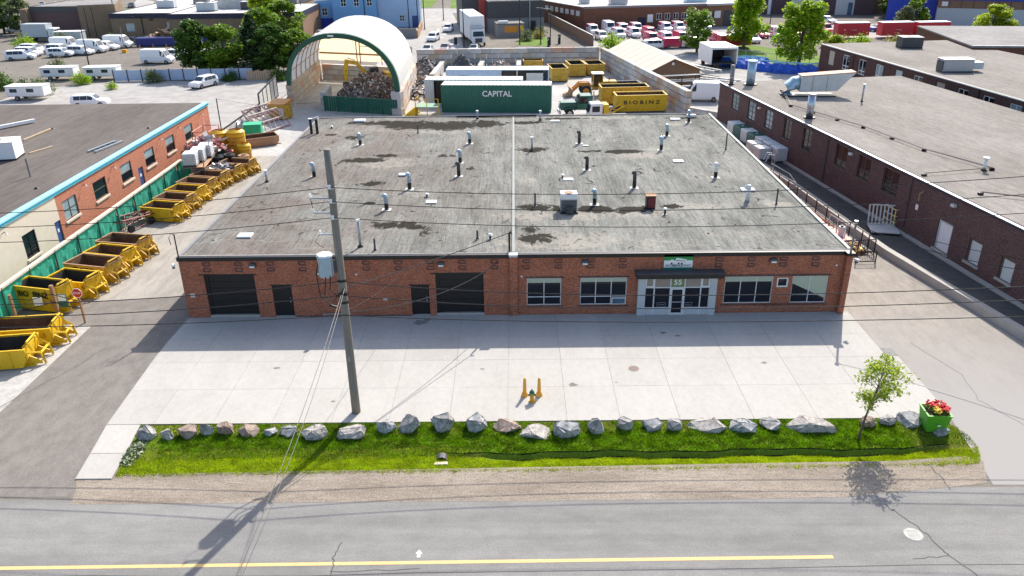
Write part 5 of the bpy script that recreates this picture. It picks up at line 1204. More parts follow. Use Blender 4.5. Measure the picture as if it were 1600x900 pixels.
def wire(label, pts, r_=.016, n=14, group=None, m='black_metal'):
    """a sagging line through the given points (quadratic in between when three are given)"""
    P = [Vector(p) for p in pts]; out = []
    if len(P) == 3:
        for k in range(n+1):
            t = k/n; a = P[0].lerp(P[1], 0)
            L0 = (1-t)*(1-2*t); L1 = 4*t*(1-t); L2 = t*(2*t-1); out.append(P[0]*L0+P[1]*L1+P[2]*L2)
    else: out = P
    o = MB().tube(out, r_, 5).build('overhead_wire', m); tag(o, label, 'wire', group); return o
G = 'overhead wires along the street'
Y0 = PY-.34
for (zL, zmL, zP, zm, zR, nm) in ((11.75, 10.72, 11.78, 11.30, 12.9, 'uppermost of the three wires above the roof'), (11.1, 10.05, 11.14, 10.52, 12.05, 'middle one of the three wires above the roof'), (10.35, 9.35, 10.4, 9.72, 11.1, 'lowest of the three wires above the roof')):
    wire(nm+', left of the pole', [(PX-38, Y0, zL+.2), (PX-19, Y0, zmL), (PX, Y0, zP)], .017, group=G); wire(nm+', right of the pole', [(PX, Y0, zP), (PX+19, Y0, zm+.12), (PX+41, Y0, zR)], .017, 18, group=G)
for (zL, zmL, zP, zm, zR, nm) in ((7.5, 6.1, 7.28, 6.40, 7.2, 'upper of the cables passing across the warehouse windows'), (6.8, 5.45, 6.58, 5.72, 6.5, 'middle cable passing across the warehouse windows'), (6.0, 4.95, 5.55, 5.02, 5.4, 'lowest cable passing in front of the warehouse base')):
    wire(nm+', left of the pole', [(PX-38, Y0+.1, zL), (PX-19, Y0+.1, zmL+.15), (PX, Y0+.1, zP)], .022, group=G); wire(nm+', right of the pole', [(PX, Y0+.1, zP), (PX+17.5, Y0+.1, zm), (PX+41, Y0+.1, zR)], .022, 18, group=G)
wire('service cable rising from the pole to the mast at the roof ridge', [(PX+.1, PY, 6.85), (-4.3, -5.2, 5.95), (-.41, .4, 5.3)], .024, 14)
wire('lower service cable curving from the pole to the brick wall', [(PX+.1, PY, 5.6), (-4.2, -5.6, 4.1), (-1.1, -.05, 3.6)], .022, 14)
wire('thin stay line from the pole to the brick wall above the door', [(PX+.1, PY, 5.7), (-7.3, -5.3, 4.2), (-6.6, -.05, 3.3)], .012, 12)
wire('left of the two cables crossing the street from the pole', [(PX, PY, 6.75), (-7.75, -19.5, 6.2), (-7.2, -28.8, 7.0)], .013, 14)
wire('right of the two cables crossing the street from the pole', [(PX+.12, PY, 6.9), (-7.5, -19.5, 6.35), (-7.0, -28.8, 7.15)], .011, 14)
pole('wooden utility pole on the near side of the street, below the photo', -7.1, -29.0, False) if False else None
wire('service cable from the corner mast going to the right', [(19.9, -.25, 5.85), (26, -5.6, 5.3), (PX+41, PY, 6.9)], .022, 14)
wire('twisted cable at the right edge above the dark raised lot', [(27.2, 8.0, 2.1), (30, 0, 3.5), (PX+41, PY, 6.5)], .02, 12)

# ------------------------------------------------------------------ street furniture
t = thing('fire_hydrant', 'yellow fire hydrant with a green top between two orange posts', 'hydrant', (.72, -9.85, .05))
MB().cyl((0, 0, 0), .17, .05, 12).build('base_flange', 'hydrant_yellow', t)
MB().tube([(0, 0, .05), (0, 0, .48)], [.115, .11], 14).build('barrel', 'hydrant_yellow', t)
MB().tube([(0, 0, .48), (0, 0, .53), (0, 0, .62), (0, 0, .67)], [.14, .14, .09, .03], 14).build('bonnet', 'green_sheet', t)
for s in (-1, 1): MB().tube([(s*.09, 0, .38), (s*.2, 0, .38)], .055, 10).build('nozzle', 'green_sheet', t)
MB().tube([(0, -.09, .33), (0, -.2, .33)], .075, 10).build('nozzle', 'hydrant_yellow', t); MB().cyl((0, 0, .67), .025, .07, 5).build('nut', 'black_metal', t)
for x, lab in ((.36, 'orange guard post left of the yellow hydrant'), (1.1, 'orange guard post right of the yellow hydrant')):
    t = thing('guard_post', lab, 'bollard', (x, -9.3, .05), 0, 'orange guard posts by the hydrant')
    MB().cyl((0, 0, 0), .19, .22, 10, .13).build('foot', 'bollard_orange', t); MB().tube([(0, 0, .08), (0, 0, 1.0)], [.11, .075], 10).build('post', 'bollard_orange', t); MB().cyl((0, 0, 1.0), .07, .05, 10, .03).build('cap', 'bollard_orange', t)
# planter with flowers
pl = thing('green_planter', 'square lime green planter full of red flowers at the right end of the verge', 'planter', (19.72, -12.35, 0), R(-4))
MB().hexa([(-.42, -.42, 0), (.42, -.42, 0), (.42, .42, 0), (-.42, .42, 0), (-.54, -.54, .95), (.54, -.54, .95), (.54, .54, .95), (-.54, .54, .95)]).build('tub', 'green_planter', pl, bevel=.02)
for a in ((-.57, .57, -.57, -.49), (-.57, .57, .49, .57), (-.57, -.49, -.49, .49), (.49, .57, -.49, .49)): MB().box(*a, .952, .99).build('rim', 'green_planter', pl)
MB().box(-.48, .48, -.48, .48, .951, .962).build('soil', 'soil', pl); MB().box(-.06, .08, -.60, -.56, .45, .52).build('emblem', 'sign_white', pl)
def fl(lab, x, y, m, s): 
    o = thing('flower_plant', lab, 'flowers', (x, y, .96)); leafy('foliage', 130, .26*s, .26*s, .28*s, 'leaf_mid', .1, o, 5); 
    b_ = MB(); rr = random.Random(int(x*100))
    for k in range(38): a = rr.uniform(0, 6.3); r_ = .26*s*math.sqrt(rr.random()); b_.obox((r_*math.cos(a), r_*math.sin(a), .2*s+.12*rr.random()), (.07, .07, .05), a, .4)
    b_.build('blossoms', m, o)
fl('red flowering plant at the back left of the green planter', 19.55, -12.15, 'flower_red', 1.1); fl('red flowering plant at the back right of the green planter', 19.95, -12.18, 'flower_red', 1.1)
fl('dark red flowering plant at the front right of the green planter', 20.0, -12.55, 'flower_red', .95); fl('yellow flowering plant at the front left of the green planter', 19.6, -12.62, 'flower_yellow', .8)
# signs at the left bin yard
t = thing('stop_sign', 'red stop sign on a brown wooden post beside the bins', 'stop sign', (-26.6, -.5, 0))
MB().obox((0, 0, .95), (.1, .1, 1.95)).build('post', 'wood_post', t)
MB().xz([(.33*math.cos(R(22.5+45*k)), 2.05+.33*math.sin(R(22.5+45*k))) for k in range(8)], -.075, -.06).build('border', 'white_paint', t)
MB().xz([(.29*math.cos(R(22.5+45*k)), 2.05+.29*math.sin(R(22.5+45*k))) for k in range(8)], -.082, -.0755).build('plate', 'stop_red', t)
text('lettering', 'STOP', .19, 'white_paint', t, (0, -.086, 2.05), extrude=.003)
t = thing('wooden_post', 'brown wooden gate post with notice boards in front of the lettered bin', 'post', (-28.75, .5, 0), 0); MB().obox((0, 0, 1.05), (.2, .2, 2.1)).build('post', 'wood_post', t)
MB().obox((-1.0, -.1, 1.05), (.55, .03, .55)).build('notice', 'white_paint', t); MB().obox((.55, -.1, 1.1), (.6, .03, .9)).build('notice', 'green_sheet', t); MB().obox((.55, -.12, 1.3), (.5, .02, .42)).build('notice', 'white_paint', t)
MB().obox((-.2, -.08, 1.0), (2.7, .04, .05)).build('crossbar', 'wood_post', t)
t = thing('wooden_post', 'brown wooden post at the left edge of the photo beside the nearest bins', 'post', (-31.0, -.2, 0)); MB().obox((0, 0, .9), (.16, .16, 1.8)).build('post', 'wood_post', t)
for z, lab in ((1.55, 'upper black chain rail between the wooden gate posts'), (1.0, 'lower black chain rail between the wooden gate posts')):
    o = MB().tube([(-31.0, -.25, z), (-29.8, -.2, z-.1), (-28.8, .4, z), (-27.6, 0, z-.12), (-26.6, -.55, z)], .025, 5).build('chain_rail', 'black_metal'); tag(o, lab, 'chain')
# young tree
yt = thing('young_tree', 'slender young tree with light green airy crown standing in the grass verge', 'tree', (15.95, -13.1, -.05))
trunk = [(0, 0, 0), (.08, .0, .8), (.2, .05, 1.5), (.36, .05, 2.3), (.5, .1, 3.1), (.58, .1, 3.9)]
MB().tube(trunk, [.06, .052, .045, .035, .022, .01], 8).build('trunk', 'bark', yt)
rg = np.random.default_rng(11); C = []; rr = random.Random(4)
for k in range(31):
    z = rr.uniform(1.75, 4.0); a = rr.uniform(0, 6.3); i = min(4, int(z/.8)); bx0, by0 = .05+z*.135, .03*z*.6
    R_ = 1.08*math.sin(math.pi*min(1, (z-1.15)/3.3))**.8*rr.uniform(.45, 1.0)
    e = (bx0+R_*math.cos(a), by0+R_*math.sin(a), z+.25*R_)
    MB().tube([(bx0, by0, z-.35), ((bx0+e[0])/2, (by0+e[1])/2, z), e], [.016, .011, .004], 4).build('branch', 'bark', yt)
    C.append(rg.normal(size=(58, 3))*np.array([.17, .17, .10])+np.array(e)); C.append(rg.normal(size=(10, 3))*np.array([.12, .12, .1])+np.array([(bx0+e[0])/2, (by0+e[1])/2, z]))
leaf_cards('crown', np.concatenate(C), .165, 'leaf_lime', rg, yt, .5, .4)
# ------------------------------------------------------------------ block walls of the rear yard
def block_wall(label, a, b, rows, bl, bh, th=.75, seed=0, name='block_wall', z0=0.0, warm=.16):
    rr = random.Random(seed); dx, dy = b[0]-a[0], b[1]-a[1]; L = math.hypot(dx, dy)
    t = thing(name, label, 'wall', (a[0], a[1], z0), math.atan2(dy, dx)); cache = {}
    for r_ in range(rows):
        x = -(bl/2 if r_ % 2 else 0)
        while x < L-.05:
            x0, x1 = max(0, x), min(L, x+bl)
            if x1-x0 > .3:
                w_ = round(x1-x0-.07, 2)
                m_ = 'block_pink' if rr.random() < warm*.5 else ('block_beige' if rr.random() < warm*1.4 else 'block_concrete')
                if (w_, m_) not in cache: cache[(w_, m_)] = MB().box(-w_/2, w_/2, -th/2, th/2, 0, bh-.06).mesh('block', m_, bevel=.03)
                link('block', cache[(w_, m_)], t, ((x0+x1)/2, rr.uniform(-.03, .03), r_*bh+.01))
            x += bl
    return t
block_wall('long back wall of big concrete blocks closing the rear yard', (-16.4, 92.9), (14.3, 93.4), 4, 1.95, .82, seed=1, warm=.09)
block_wall('slanting right wall of grey and pinkish concrete blocks beside the roll-off bins', (14.75, 93.0), (21.5, 54.6), 4, 1.95, .80, seed=2, warm=.2)
block_wall('short block divider with weeds against the back wall, left of the soil heap', (-12.6, 78.5), (-11.9, 91.8), 2, 1.9, .8, seed=3)
block_wall('short block divider against the back wall between two heaps', (-5.6, 86), (-5.3, 92), 2, 1.9, .8, seed=4)
block_wall('short block divider against the back wall beside the yellow tub', (.6, 86), (.8, 92), 2, 1.9, .8, seed=5)
block_wall('left inner block wall under the white fabric shelter', (-30.1, 62.9), (-31.0, 85.0), 4, 1.9, .76, seed=6, warm=.5)
block_wall('right block wall under the white fabric shelter', (-14.6, 57.8), (-15.4, 80.0), 4, 1.9, .76, seed=7, warm=.5)
block_wall('dark back block wall inside the white fabric shelter', (-30.4, 84.6), (-15.8, 79.7), 3, 1.9, .8, seed=8, warm=.3)
block_wall('white block divider inside the shelter left of the debris', (-25.1, 60.6), (-25.5, 66.0), 3, 1.9, .8, seed=9, warm=.0)
block_wall('low block edge running behind the right wall towards the white van', (21.5, 54.2), (25.6, 49.8), 2, 1.9, .7, seed=10)
# fabric arch shelter
ah = thing('fabric_shelter', 'white fabric arch shelter with a dark green front band', 'shelter', (0, 0, 0))
FL, FR, BL, BR = (-30.1, 62.8), (-14.6, 57.5), (-31.0, 85.1), (-15.4, 79.8)
NA = 30; SP, AP = 3.0, 9.75
def arch(t, s, out=0.0):
    """t 0..1 across, s 0..1 front to back"""
    cxf = ((FL[0]+FR[0])/2, (FL[1]+FR[1])/2); cxb = ((BL[0]+BR[0])/2, (BL[1]+BR[1])/2)
    cx = cxf[0]+(cxb[0]-cxf[0])*s, cxf[1]+(cxb[1]-cxf[1])*s; hx, hy = (FR[0]-FL[0])/2, (FR[1]-FL[1])/2
    a = math.pi*(1-t); c, s_ = math.cos(a), math.sin(a)
    c = math.copysign(abs(c)**.92, c); q = 1+out
    return (cx[0]+hx*c*q, cx[1]+hy*c*q, SP+(AP-SP)*(s_**.9)*q if s_ > 0 else SP)
cv = MB(); NS = 7
for i in range(NA):
    for j in range(NS): cv.poly([arch(i/NA, j/NS), arch((i+1)/NA, j/NS), arch((i+1)/NA, (j+1)/NS), arch(i/NA, (j+1)/NS)])
cover_ = cv.build('fabric_cover', 'fabric_white', ah, smooth=True)
bd = MB()
for i in range(NA):
    for s0, s1, o0, o1 in ((-.02, .018, .012, .012),): bd.poly([arch(i/NA, s0, o0), arch((i+1)/NA, s0, o0), arch((i+1)/NA, s1, o1), arch(i/NA, s1, o1)])
    bd.poly([arch(i/NA, -.02, .012), arch((i+1)/NA, -.02, .012), arch((i+1)/NA, -.02, -.075), arch(i/NA, -.02, -.075)])
bd.build('front_band', 'green_band', ah)
for j in range(1, 8):
    s = (j-.5)/7; MB().tube([arch(i/NA, s, -.02) for i in range(NA+1)], .07, 4).build('rib', 'rust_rim', ah)
for t_ in (.07, .17, .29): MB().tube([arch(t_, s/6, -.03) for s in range(7)], .05, 4).build('purlin', 'rust_rim', ah)
for t_ in (.72, .85, .94): MB().tube([arch(t_, s/6, -.03) for s in range(7)], .05, 4).build('purlin', 'rust_rim', ah)
ew = MB(); ew.poly([arch(i/NA, .985, -.01) for i in range(NA+1)]); ew.build('end_curtain', 'fabric_beige', ah)
def bw(u, z): return (BL[0]+(BR[0]-BL[0])*u+.05, BL[1]+(BR[1]-BL[1])*u-.6, z)
for u in (.42, .455): MB().tube([bw(u, 2.6), bw(u, 9.3)], .09, 4).build('end_post', 'rust_rim', ah)
for u in (.68, .86): MB().tube([bw(u, 2.6), bw(u, 6.6 if u < .8 else 5.2)], .06, 4).build('end_post', 'mid_grey', ah)
MB().tube([bw(.02, 4.1), bw(.98, 4.1)], .14, 4).build('end_beam', 'rust_rim', ah)
for z in (5.3, 6.5): MB().tube([bw(.46, z), bw(.93 if z < 6 else .86, z)], .05, 4).build('end_rail', 'mid_grey', ah)
MB().obox(bw(.13, 6.4), (.9, .05, .4), -.33).build('notice', 'mid_grey', ah)
MB().obox(arch(.47, -.023, -.03), (.8, .06, .2), -.33).build('name_plate', 'sign_white', ah)
# green mesh barrier in front
gb = thing('green_mesh_barrier', 'dark green mesh covered barrier in front of the debris pile', 'barrier', (-25.0, 60.3, 0), math.atan2(56.9-60.3, -14.9+25.0))
Lb = math.hypot(10.1, 3.4)
for k in range(5):
    mb = MB()
    for i in range(6):
        p = [Lb/5*(k+i/6)+.02, Lb/5*(k+(i+1)/6)]; mb.poly([(p[0], .03*math.sin(i*2+k), .05), (p[1], .03*math.sin(i*2+2+k), .05), (p[1], .02*math.cos(i+1), 1.95), (p[0], .02*math.cos(i), 1.95)])
    mb.build('mesh_panel', 'mesh_dark_green', gb)
for k in range(6): MB().box(Lb/5*k-.05, Lb/5*k+.05, .03, .13, 0, 2.0).build('post', 'green_sheet', gb)
MB().box(0, Lb, -.03, .06, 1.96, 2.03).build('rail', 'green_sheet', gb)
sb = thing('concrete_block', 'pair of white concrete blocks at the right end of the green barrier', 'concrete block', (-14.9, 57.4, 0), R(-18)); MB().box(-.7, .7, -.5, .5, 0, .9).build('block', 'block_concrete', sb, bevel=.03); MB().box(-.65, .65, -.5, .45, 2.2, 3.0).box(-.6, .6, -.45, .45, .9, 2.2).build('block', 'block_concrete', sb)
scrapheap('debris_pile', 'large heap of demolition debris filling the right half of the white shelter', 'debris', (-20.0, 68.6, 0), 10.2, 17.5, 3.5, 8000, ['debris_grey', 'debris_brown', 'debris_white', 'dark_grey', 'debris_grey', 'rust_liner'], 2, .36, 3, flat=.9)
scrapheap('debris_pile', 'brown earthy rubble spilling along the right side of the white shelter', 'debris', (-12.9, 73.5, 0), 4.6, 17.0, 1.9, 500, ['debris_white', 'debris_brown', 'block_beige', 'dark_grey'], 6, .5, 3)
scrapheap('debris_pile', 'dark soil heap with rubble left of the block dividers', 'soil heap', (-14.4, 85.5, 0), 5.6, 11.0, 3.2, 260, ['debris_grey', 'dark_grey'], 7, .45, 2)
scrapheap('gravel_heap', 'dark gravel heap between the two short block dividers', 'gravel heap', (-8.6, 90.0, 0), 5.4, 5.0, 2.8, 80, ['dark_grey', 'mid_grey'], 8, .18, 1.5)
scrapheap('rubble_heap', 'low pale rubble heap in front of the back wall, left of the yellow tub', 'rubble heap', (-2.4, 90.0, 0), 4.4, 4.0, 1.6, 120, ['debris_white', 'debris_grey', 'block_pink'], 9, .35, 3)
# excavator
ex = thing('excavator', 'yellow excavator with bent arm working on the debris pile', 'excavator', (-19.6, 70.5, 1.5), R(200)); ex.scale = (.85, .85, .80)
for s in (-1, 1): MB().xz([(-1.9, .25), (-1.6, 0), (1.6, 0), (1.9, .25), (1.9, .55), (1.6, .85), (-1.6, .85), (-1.9, .55)], s*1.1-.3, s*1.1+.3).build('track', 'tyre', ex)
MB().box(-2.1, 1.6, -1.35, 1.35, .95, 1.75).build('house', 'gold_steel', ex, bevel=.06); MB().box(-2.3, -1.4, -1.3, 1.3, 1.0, 2.2).build('counterweight', 'gold_steel', ex, bevel=.1)
cb_ = MB().hexa([(-.3, .1, 1.75), (1.5, .1, 1.75), (1.5, 1.3, 1.75), (-.3, 1.3, 1.75), (-.2, .2, 3.3), (1.1, .2, 3.3), (1.1, 1.25, 3.3), (-.2, 1.25, 3.3)]).build('cab', 'dark_grey', ex, bevel=.05)
MB().hexa([(-.2, 1.31, 1.9), (1.3, 1.31, 1.9), (1.3, 1.34, 1.9), (-.2, 1.34, 1.9), (-.1, 1.26, 3.1), (1.0, 1.26, 3.1), (1.0, 1.29, 3.1), (-.1, 1.29, 3.1)]).build('cab_window', 'glass', cb_)
MB().xz([(1.2, 1.5), (1.5, 1.3), (3.2, 3.6), (4.8, 4.1), (4.6, 4.6), (2.9, 4.2), (1.2, 2.0)], -.5, -.1).build('boom', 'gold_steel', ex)
MB().xz([(4.3, 4.6), (4.9, 4.7), (5.3, 2.6), (5.2, .9), (4.8, .9), (4.6, 2.8)], -.48, -.12).build('stick', 'yellow_steel', ex)
MB().tube([(1.6, -.3, 1.9), (3.0, -.3, 3.3)], .1, 8).build('cylinder', 'galvanised', ex); MB().tube([(3.2, -.3, 4.4), (4.5, -.3, 4.9)], .09, 8).build('cylinder', 'galvanised', ex)
MB().xz([(4.7, .9), (5.4, .9), (5.6, .3), (5.3, -.5), (4.5, -.4), (4.4, .2)], -.8, .3).build('bucket', 'dark_grey', ex)
# shipping containers
def container(label, loc, rz, L, W, Hh, col, top='white_dirty', txt=None, doors=True, opening=None):
    t = thing('shipping_container', label, 'container', loc, rz)
    def corr(side, half=0):
        mb = MB(); n = int(L/.28); p = []
        for k in range(n*4+1):
            x = .12+(L-.24)*k/(n*4); ph = k % 4; p.append((x, .045 if ph in (2, 3) else 0.0))
        for (xa, da), (xb, db) in zip(p[:-1], p[1:]):
            if opening and side == 0 and (opening[0] < (xa+xb)/2 < opening[1] or (half == 1) != ((xa+xb)/2 < opening[0])): continue
            ya, yb = (da, db) if side == 0 else (W-da, W-db); mb.poly([(xa, ya, .15), (xb, yb, .15), (xb, yb, Hh-.12), (xa, ya, Hh-.12)])
        return mb
    if opening: corr(0, 1).build('side_panel', col, t)
    if not opening or L-opening[1] > .9: corr(0).build('side_panel', col, t)
    corr(1).build('side_panel', col, t)
    MB().box(.02, .09, .02, W-.02, .15, Hh-.12).build('end_panel', col, t)
    fr = MB()
    for x in (0, L-.12):
        for y in (-.02, W-.1): fr.box(x, x+.12, y, y+.12, 0, Hh)
    for y in (-.015, W-.095): fr.box(.12, L-.12, y, y+.11, Hh-.12, Hh-.002); fr.box(.12, L-.12, y, y+.11, 0, .15)
    fr.build('frame', col, t)
    rf = MB(); n = int(L/.5)
    for k in range(n): x = .05+(L-.1)*k/n; rf.box(x, x+(L-.1)/n*.55, .02, W-.02, Hh, Hh+.035)
    rf.box(.02, L-.02, .02, W-.02, Hh-.05, Hh+.012); rf.build('roof', top, t)
    if doors:
        for y0, y1 in ((.05, W/2-.02), (W/2+.02, W-.05)):
            d = MB().box(L-.09, L-.02, y0, y1, .15, Hh-.13).build('door', col, t)
            for q in (.3, .7): MB().tube([(L+.01, y0+(y1-y0)*q, .2), (L+.01, y0+(y1-y0)*q, Hh-.2)], .03, 5).build('lock_bar', 'galvanised', d)
    if opening:
        MB().box(opening[0], opening[1], .5, .55, .15, Hh-.15).build('opening', 'black_metal', t)
    if txt: text('lettering', txt[0], txt[1], 'white_paint', t, (txt[2], -.03, txt[3]), xs=1.0, extrude=.01)
    return t
container('dark green shipping container lettered CAPITAL standing just behind the warehouse', (-9.45, 58.6, .05), R(-4.2), 14.1, 2.9, 3.45, 'green_sheet', txt=('CAPITAL', .98, 7.2, 2.35))
container('white shipping container with an open dark side behind the green one', (-12.0, 62.9, .05), R(-4), 13.0, 2.6, 3.4, 'white_cont', opening=(1.2, 2.9))
c_ = container('pale blue and grey open-sided container third from the warehouse', (-9.9, 72.4, .05), R(-2.5), 14.8, 3.0, 3.1, 'blue_cont', 'white_paint', txt=('YGDU', .5, 2.6, 2.1), opening=(8.0, 14.0))
MB().box(7.9, 8.0, -.04, 2.8, .15, 3.0).build('partition', 'white_dirty', c_); MB().box(10.2, 10.35, -.04, 2.8, .15, 3.0).build('partition', 'white_dirty', c_); MB().box(11.6, 14.0, .1, .16, .2, 2.6).build('partition', 'white_dirty', c_)
for n_ in bpy.data.objects:
    if n_.name.startswith('lettering') and n_.parent == c_: n_.data.materials[0] = M['navy']
t = thing('loading_platform', 'yellow framed loading platform with pale green deck at the end of the green container', 'platform', (-12.4, 57.2, 0), R(-5))
MB().box(0, 2.9, -1.2, 1.2, 1.2, 1.3).build('deck', 'pond_green', t); rail_seg((0, -1.2), (2.9, -1.2), 2, t, h=2.3, m='yellow_steel'); rail_seg((0, 1.2), (0, -1.2), 1, t, h=2.3, m='yellow_steel')
MB().hexa([(-1.6, -1.2, 0), (0, -1.2, 0), (0, 1.2, 0), (-1.6, 1.2, 0), (-1.6, -1.2, .1), (0, -1.2, 1.3), (0, 1.2, 1.3), (-1.6, 1.2, .1)]).build('ramp', 'yellow_steel', t)
t = thing('white_car_roof', 'white vehicle just showing its roof behind the back edge of the warehouse', 'car', (-14.6, 53.2, 0), R(4)) if False else None
# small and large waste bins
def rolloff(label, loc, rz, L, W, Hh, col, txt=None, liner='dark_liner', group=None, name='waste_bin'):
    t = thing(name, label, 'waste bin', loc, rz, group); th = .08
    MB().box(0, L, 0, th, .2, Hh).build('side_wall', col, t); MB().box(0, L, W-th, W, .2, Hh).build('side_wall', col, t)
    MB().box(0, th, th, W-th, .2, Hh).build('end_wall', col, t); MB().box(L-th, L, th, W-th, .2, Hh).build('end_wall', col, t); MB().box(0, L, 0, W, .12, .198).build('floor', 'dark_grey', t)
    ln = MB(); e = th+.012
    ln.poly([(e, e, .21), (L-e, e, .21), (L-e, W-e, .21), (e, W-e, .21)])
    for a, b in (((e, e), (L-e, e)), ((L-e, e), (L-e, W-e)), ((L-e, W-e), (e, W-e)), ((e, W-e), (e, e))): ln.poly([(*a, .2), (*b, .2), (*b, Hh-.03), (*a, Hh-.03)])
    ln.build('lining', liner, t)
    MB().box(-.06, L+.06, -.06, .1, Hh, Hh+.1).box(-.06, L+.06, W-.1, W+.06, Hh, Hh+.1).box(-.06, .1, .1, W-.1, Hh, Hh+.1).box(L-.1, L+.06, .1, W-.1, Hh, Hh+.1).build('rim', col, t)
    n = max(2, int(L/1.1))
    for k in range(n+1): MB().box(k*(L-.1)/n, k*(L-.1)/n+.1, -.06, -.002, .2, Hh-.02).build('rib', col, t)
    for y in (.35, W-.35):
        for x in (.3, L-.3): MB().tube([(x, y-.08, .1), (x, y+.08, .1)], .1, 8).build('roller', 'tyre', t)
    if txt:
        m_ = text('lettering', txt[0], txt[1], 'black_metal', t, (L/2, -.085, Hh*.62), xs=txt[2], extrude=.006)
    return t
rolloff('large yellow roll-off bin lettered BIOBINZ standing nearest behind the warehouse', (12.9, 57.0, 0), R(3), 6.4, 2.5, 2.15, 'yellow_steel', ('B I O B I N Z', .62, 1.35), 'rust_liner')
rolloff('large gold roll-off bin with faded phone lettering behind the lettered one', (11.5, 62.0, 0), R(3), 6.3, 2.6, 2.25, 'gold_steel', ('WE GO   905-565-7', .42, 1.05))
rolloff('dark-lined low bin behind the gold roll-off bin, beside the loader', (12.2, 67.0, 0), R(8), 5.5, 2.4, 1.7, 'mid_grey')
gg = 'small gold bins against the back wall'
rolloff('gold bin nearest the end of the open container, in front of the yellow tub', (5.7, 79.1, 0), R(7), 2.5, 4.6, 2.0, 'gold_steel', group=gg)
rolloff('gold bin in the middle of the three against the back wall', (8.75, 83.2, 0), R(7), 2.5, 4.4, 1.9, 'gold_steel', group=gg)
rolloff('gold bin at the right of the three, tight in the wall corner', (11.6, 84.4, 0), R(7), 2.8, 4.2, 1.7, 'gold_steel', group=gg)
rolloff('yellow tub against the back wall right of the rubble heap', (1.5, 89.6, 0), R(2), 3.2, 2.2, 1.6, 'gold_steel', group=gg)
# wheel loader
ld = thing('wheel_loader', 'orange-brown wheel loader with a white-roofed cab and lowered bucket', 'wheel loader', (11.4, 69.0, 0), R(182))
def wheel(p, x, y, r_, wd, rim='mid_grey', name='wheel'):
    w_ = MB().tube([(x, y-wd/2, r_), (x, y+wd/2, r_)], r_, 16).build(name, 'tyre', p); sgn = 1 if y > 0 else -1
    MB().tube([(x, y+sgn*wd*.35, r_), (x, y+sgn*(wd/2+.015), r_)], r_*.56, 12).build('rim', rim, w_)
for x in (-1.6, 1.5):
    for y in (-1.0, 1.0): wheel(ld, x, y, .78, .5, 'orange_steel')
MB().box(-2.9, -.2, -.75, .75, 1.0, 2.0).build('engine_cover', 'gold_steel', ld, bevel=.08); MB().box(-.3, 1.9, -.6, .6, .8, 1.35).build('front_frame', 'gold_steel', ld, bevel=.05)
MB().hexa([(-.9, -.75, 1.35), (.55, -.75, 1.35), (.55, .75, 1.35), (-.9, .75, 1.35), (-.8, -.7, 2.95), (.4, -.7, 2.95), (.4, .7, 2.95), (-.8, .7, 2.95)]).build('cab', 'glass', ld)
for x in (-.85, .48):
    for y in (-.74, .74): MB().box(x-.07, x+.07, y-.05, y+.05, 1.35, 2.96).build('cab_post', 'gold_steel', ld)
MB().box(-1.05, .65, -.85, .85, 2.97, 3.12).build('cab_roof', 'white_paint', ld, bevel=.03)
for y in (-.5, .5): MB().xz([(.7, 1.5), (1.0, 1.85), (2.4, 1.9), (3.6, .75), (3.4, .45), (2.3, 1.45), (1.2, 1.3)], y-.12, y+.12).build('lift_arm', 'orange_steel', ld)
MB().xz([(3.4, .1), (4.5, .05), (4.55, .14), (3.75, .35), (3.65, 1.0), (4.1, 1.45), (3.95, 1.5), (3.35, 1.0)], -1.35, 1.35).build('bucket', 'rust_rim', ld)
MB().tube([(-1.8, .3, 2.0), (-1.8, .3, 2.6)], .06, 8).build('exhaust', 'dark_grey', ld)
# trucks
def tractor(label, loc, rz, col, fend=None):
    t = thing('truck', label, 'truck', loc, rz); 
    for x in (1.9, -1.9, -3.1):
        for y in (-1.0, 1.0): wheel(t, x, y, .5, .4, 'bare_steel')
    MB().box(.9, 3.1, -.75, .75, .8, 1.75).build('hood', col, t, bevel=.12); MB().box(-.9, 1.0, -1.15, 1.15, .9, 1.7).build('cab_base', col, t, bevel=.06)
    MB().hexa([(-.9, -1.12, 1.7), (1.05, -1.12, 1.7), (1.05, 1.12, 1.7), (-.9, 1.12, 1.7), (-.85, -1.0, 2.6), (.55, -1.0, 2.6), (.55, 1.0, 2.6), (-.85, 1.0, 2.6)]).build('cab', col, t, bevel=.04)
    MB().hexa([(1.07, -1.0, 1.78), (1.09, -1.0, 1.78), (1.09, 1.0, 1.78), (1.07, 1.0, 1.78), (.62, -.9, 2.52), (.64, -.9, 2.52), (.64, .9, 2.52), (.62, .9, 2.52)]).build('windshield', 'glass', t)
    for s in (-1, 1):
        MB().hexa([(-.3, s*1.13, 1.75), (.8, s*1.13, 1.75), (.8, s*1.15, 1.75), (-.3, s*1.15, 1.75), (-.3, s*1.03, 2.45), (.5, s*1.03, 2.45), (.5, s*1.05, 2.45), (-.3, s*1.05, 2.45)]).build('side_window', 'glass', t)
        MB().xz([(1.2, .9), (1.4, 1.15), (2.4, 1.15), (2.6, .8), (2.55, .75), (2.3, 1.05), (1.5, 1.05), (1.3, .8)], s*1.0-.22, s*1.0+.22).build('fender', fend or col, t)
        MB().tube([(-1.05, s*1.0, 1.0), (-1.05, s*1.0, 3.2)], .09, 10).build('exhaust', 'bare_steel', t)
        MB().cyl((3.12, s*.85, .95), .12, .12, 8).build('headlight', 'light_lens', t)
    MB().box(3.1, 3.16, -.45, .45, .85, 1.65).build('grille', 'bare_steel', t); MB().box(3.0, 3.3, -1.15, 1.15, .4, .7).build('bumper', 'bare_steel', t, bevel=.03)
    MB().box(-4.6, -.9, -.45, .45, .75, 1.0).build('chassis', 'black_metal', t); return t
tractor('dark green conventional truck with chrome stacks parked behind the warehouse', (8.7, 56.2, 0), R(183), 'green_truck')
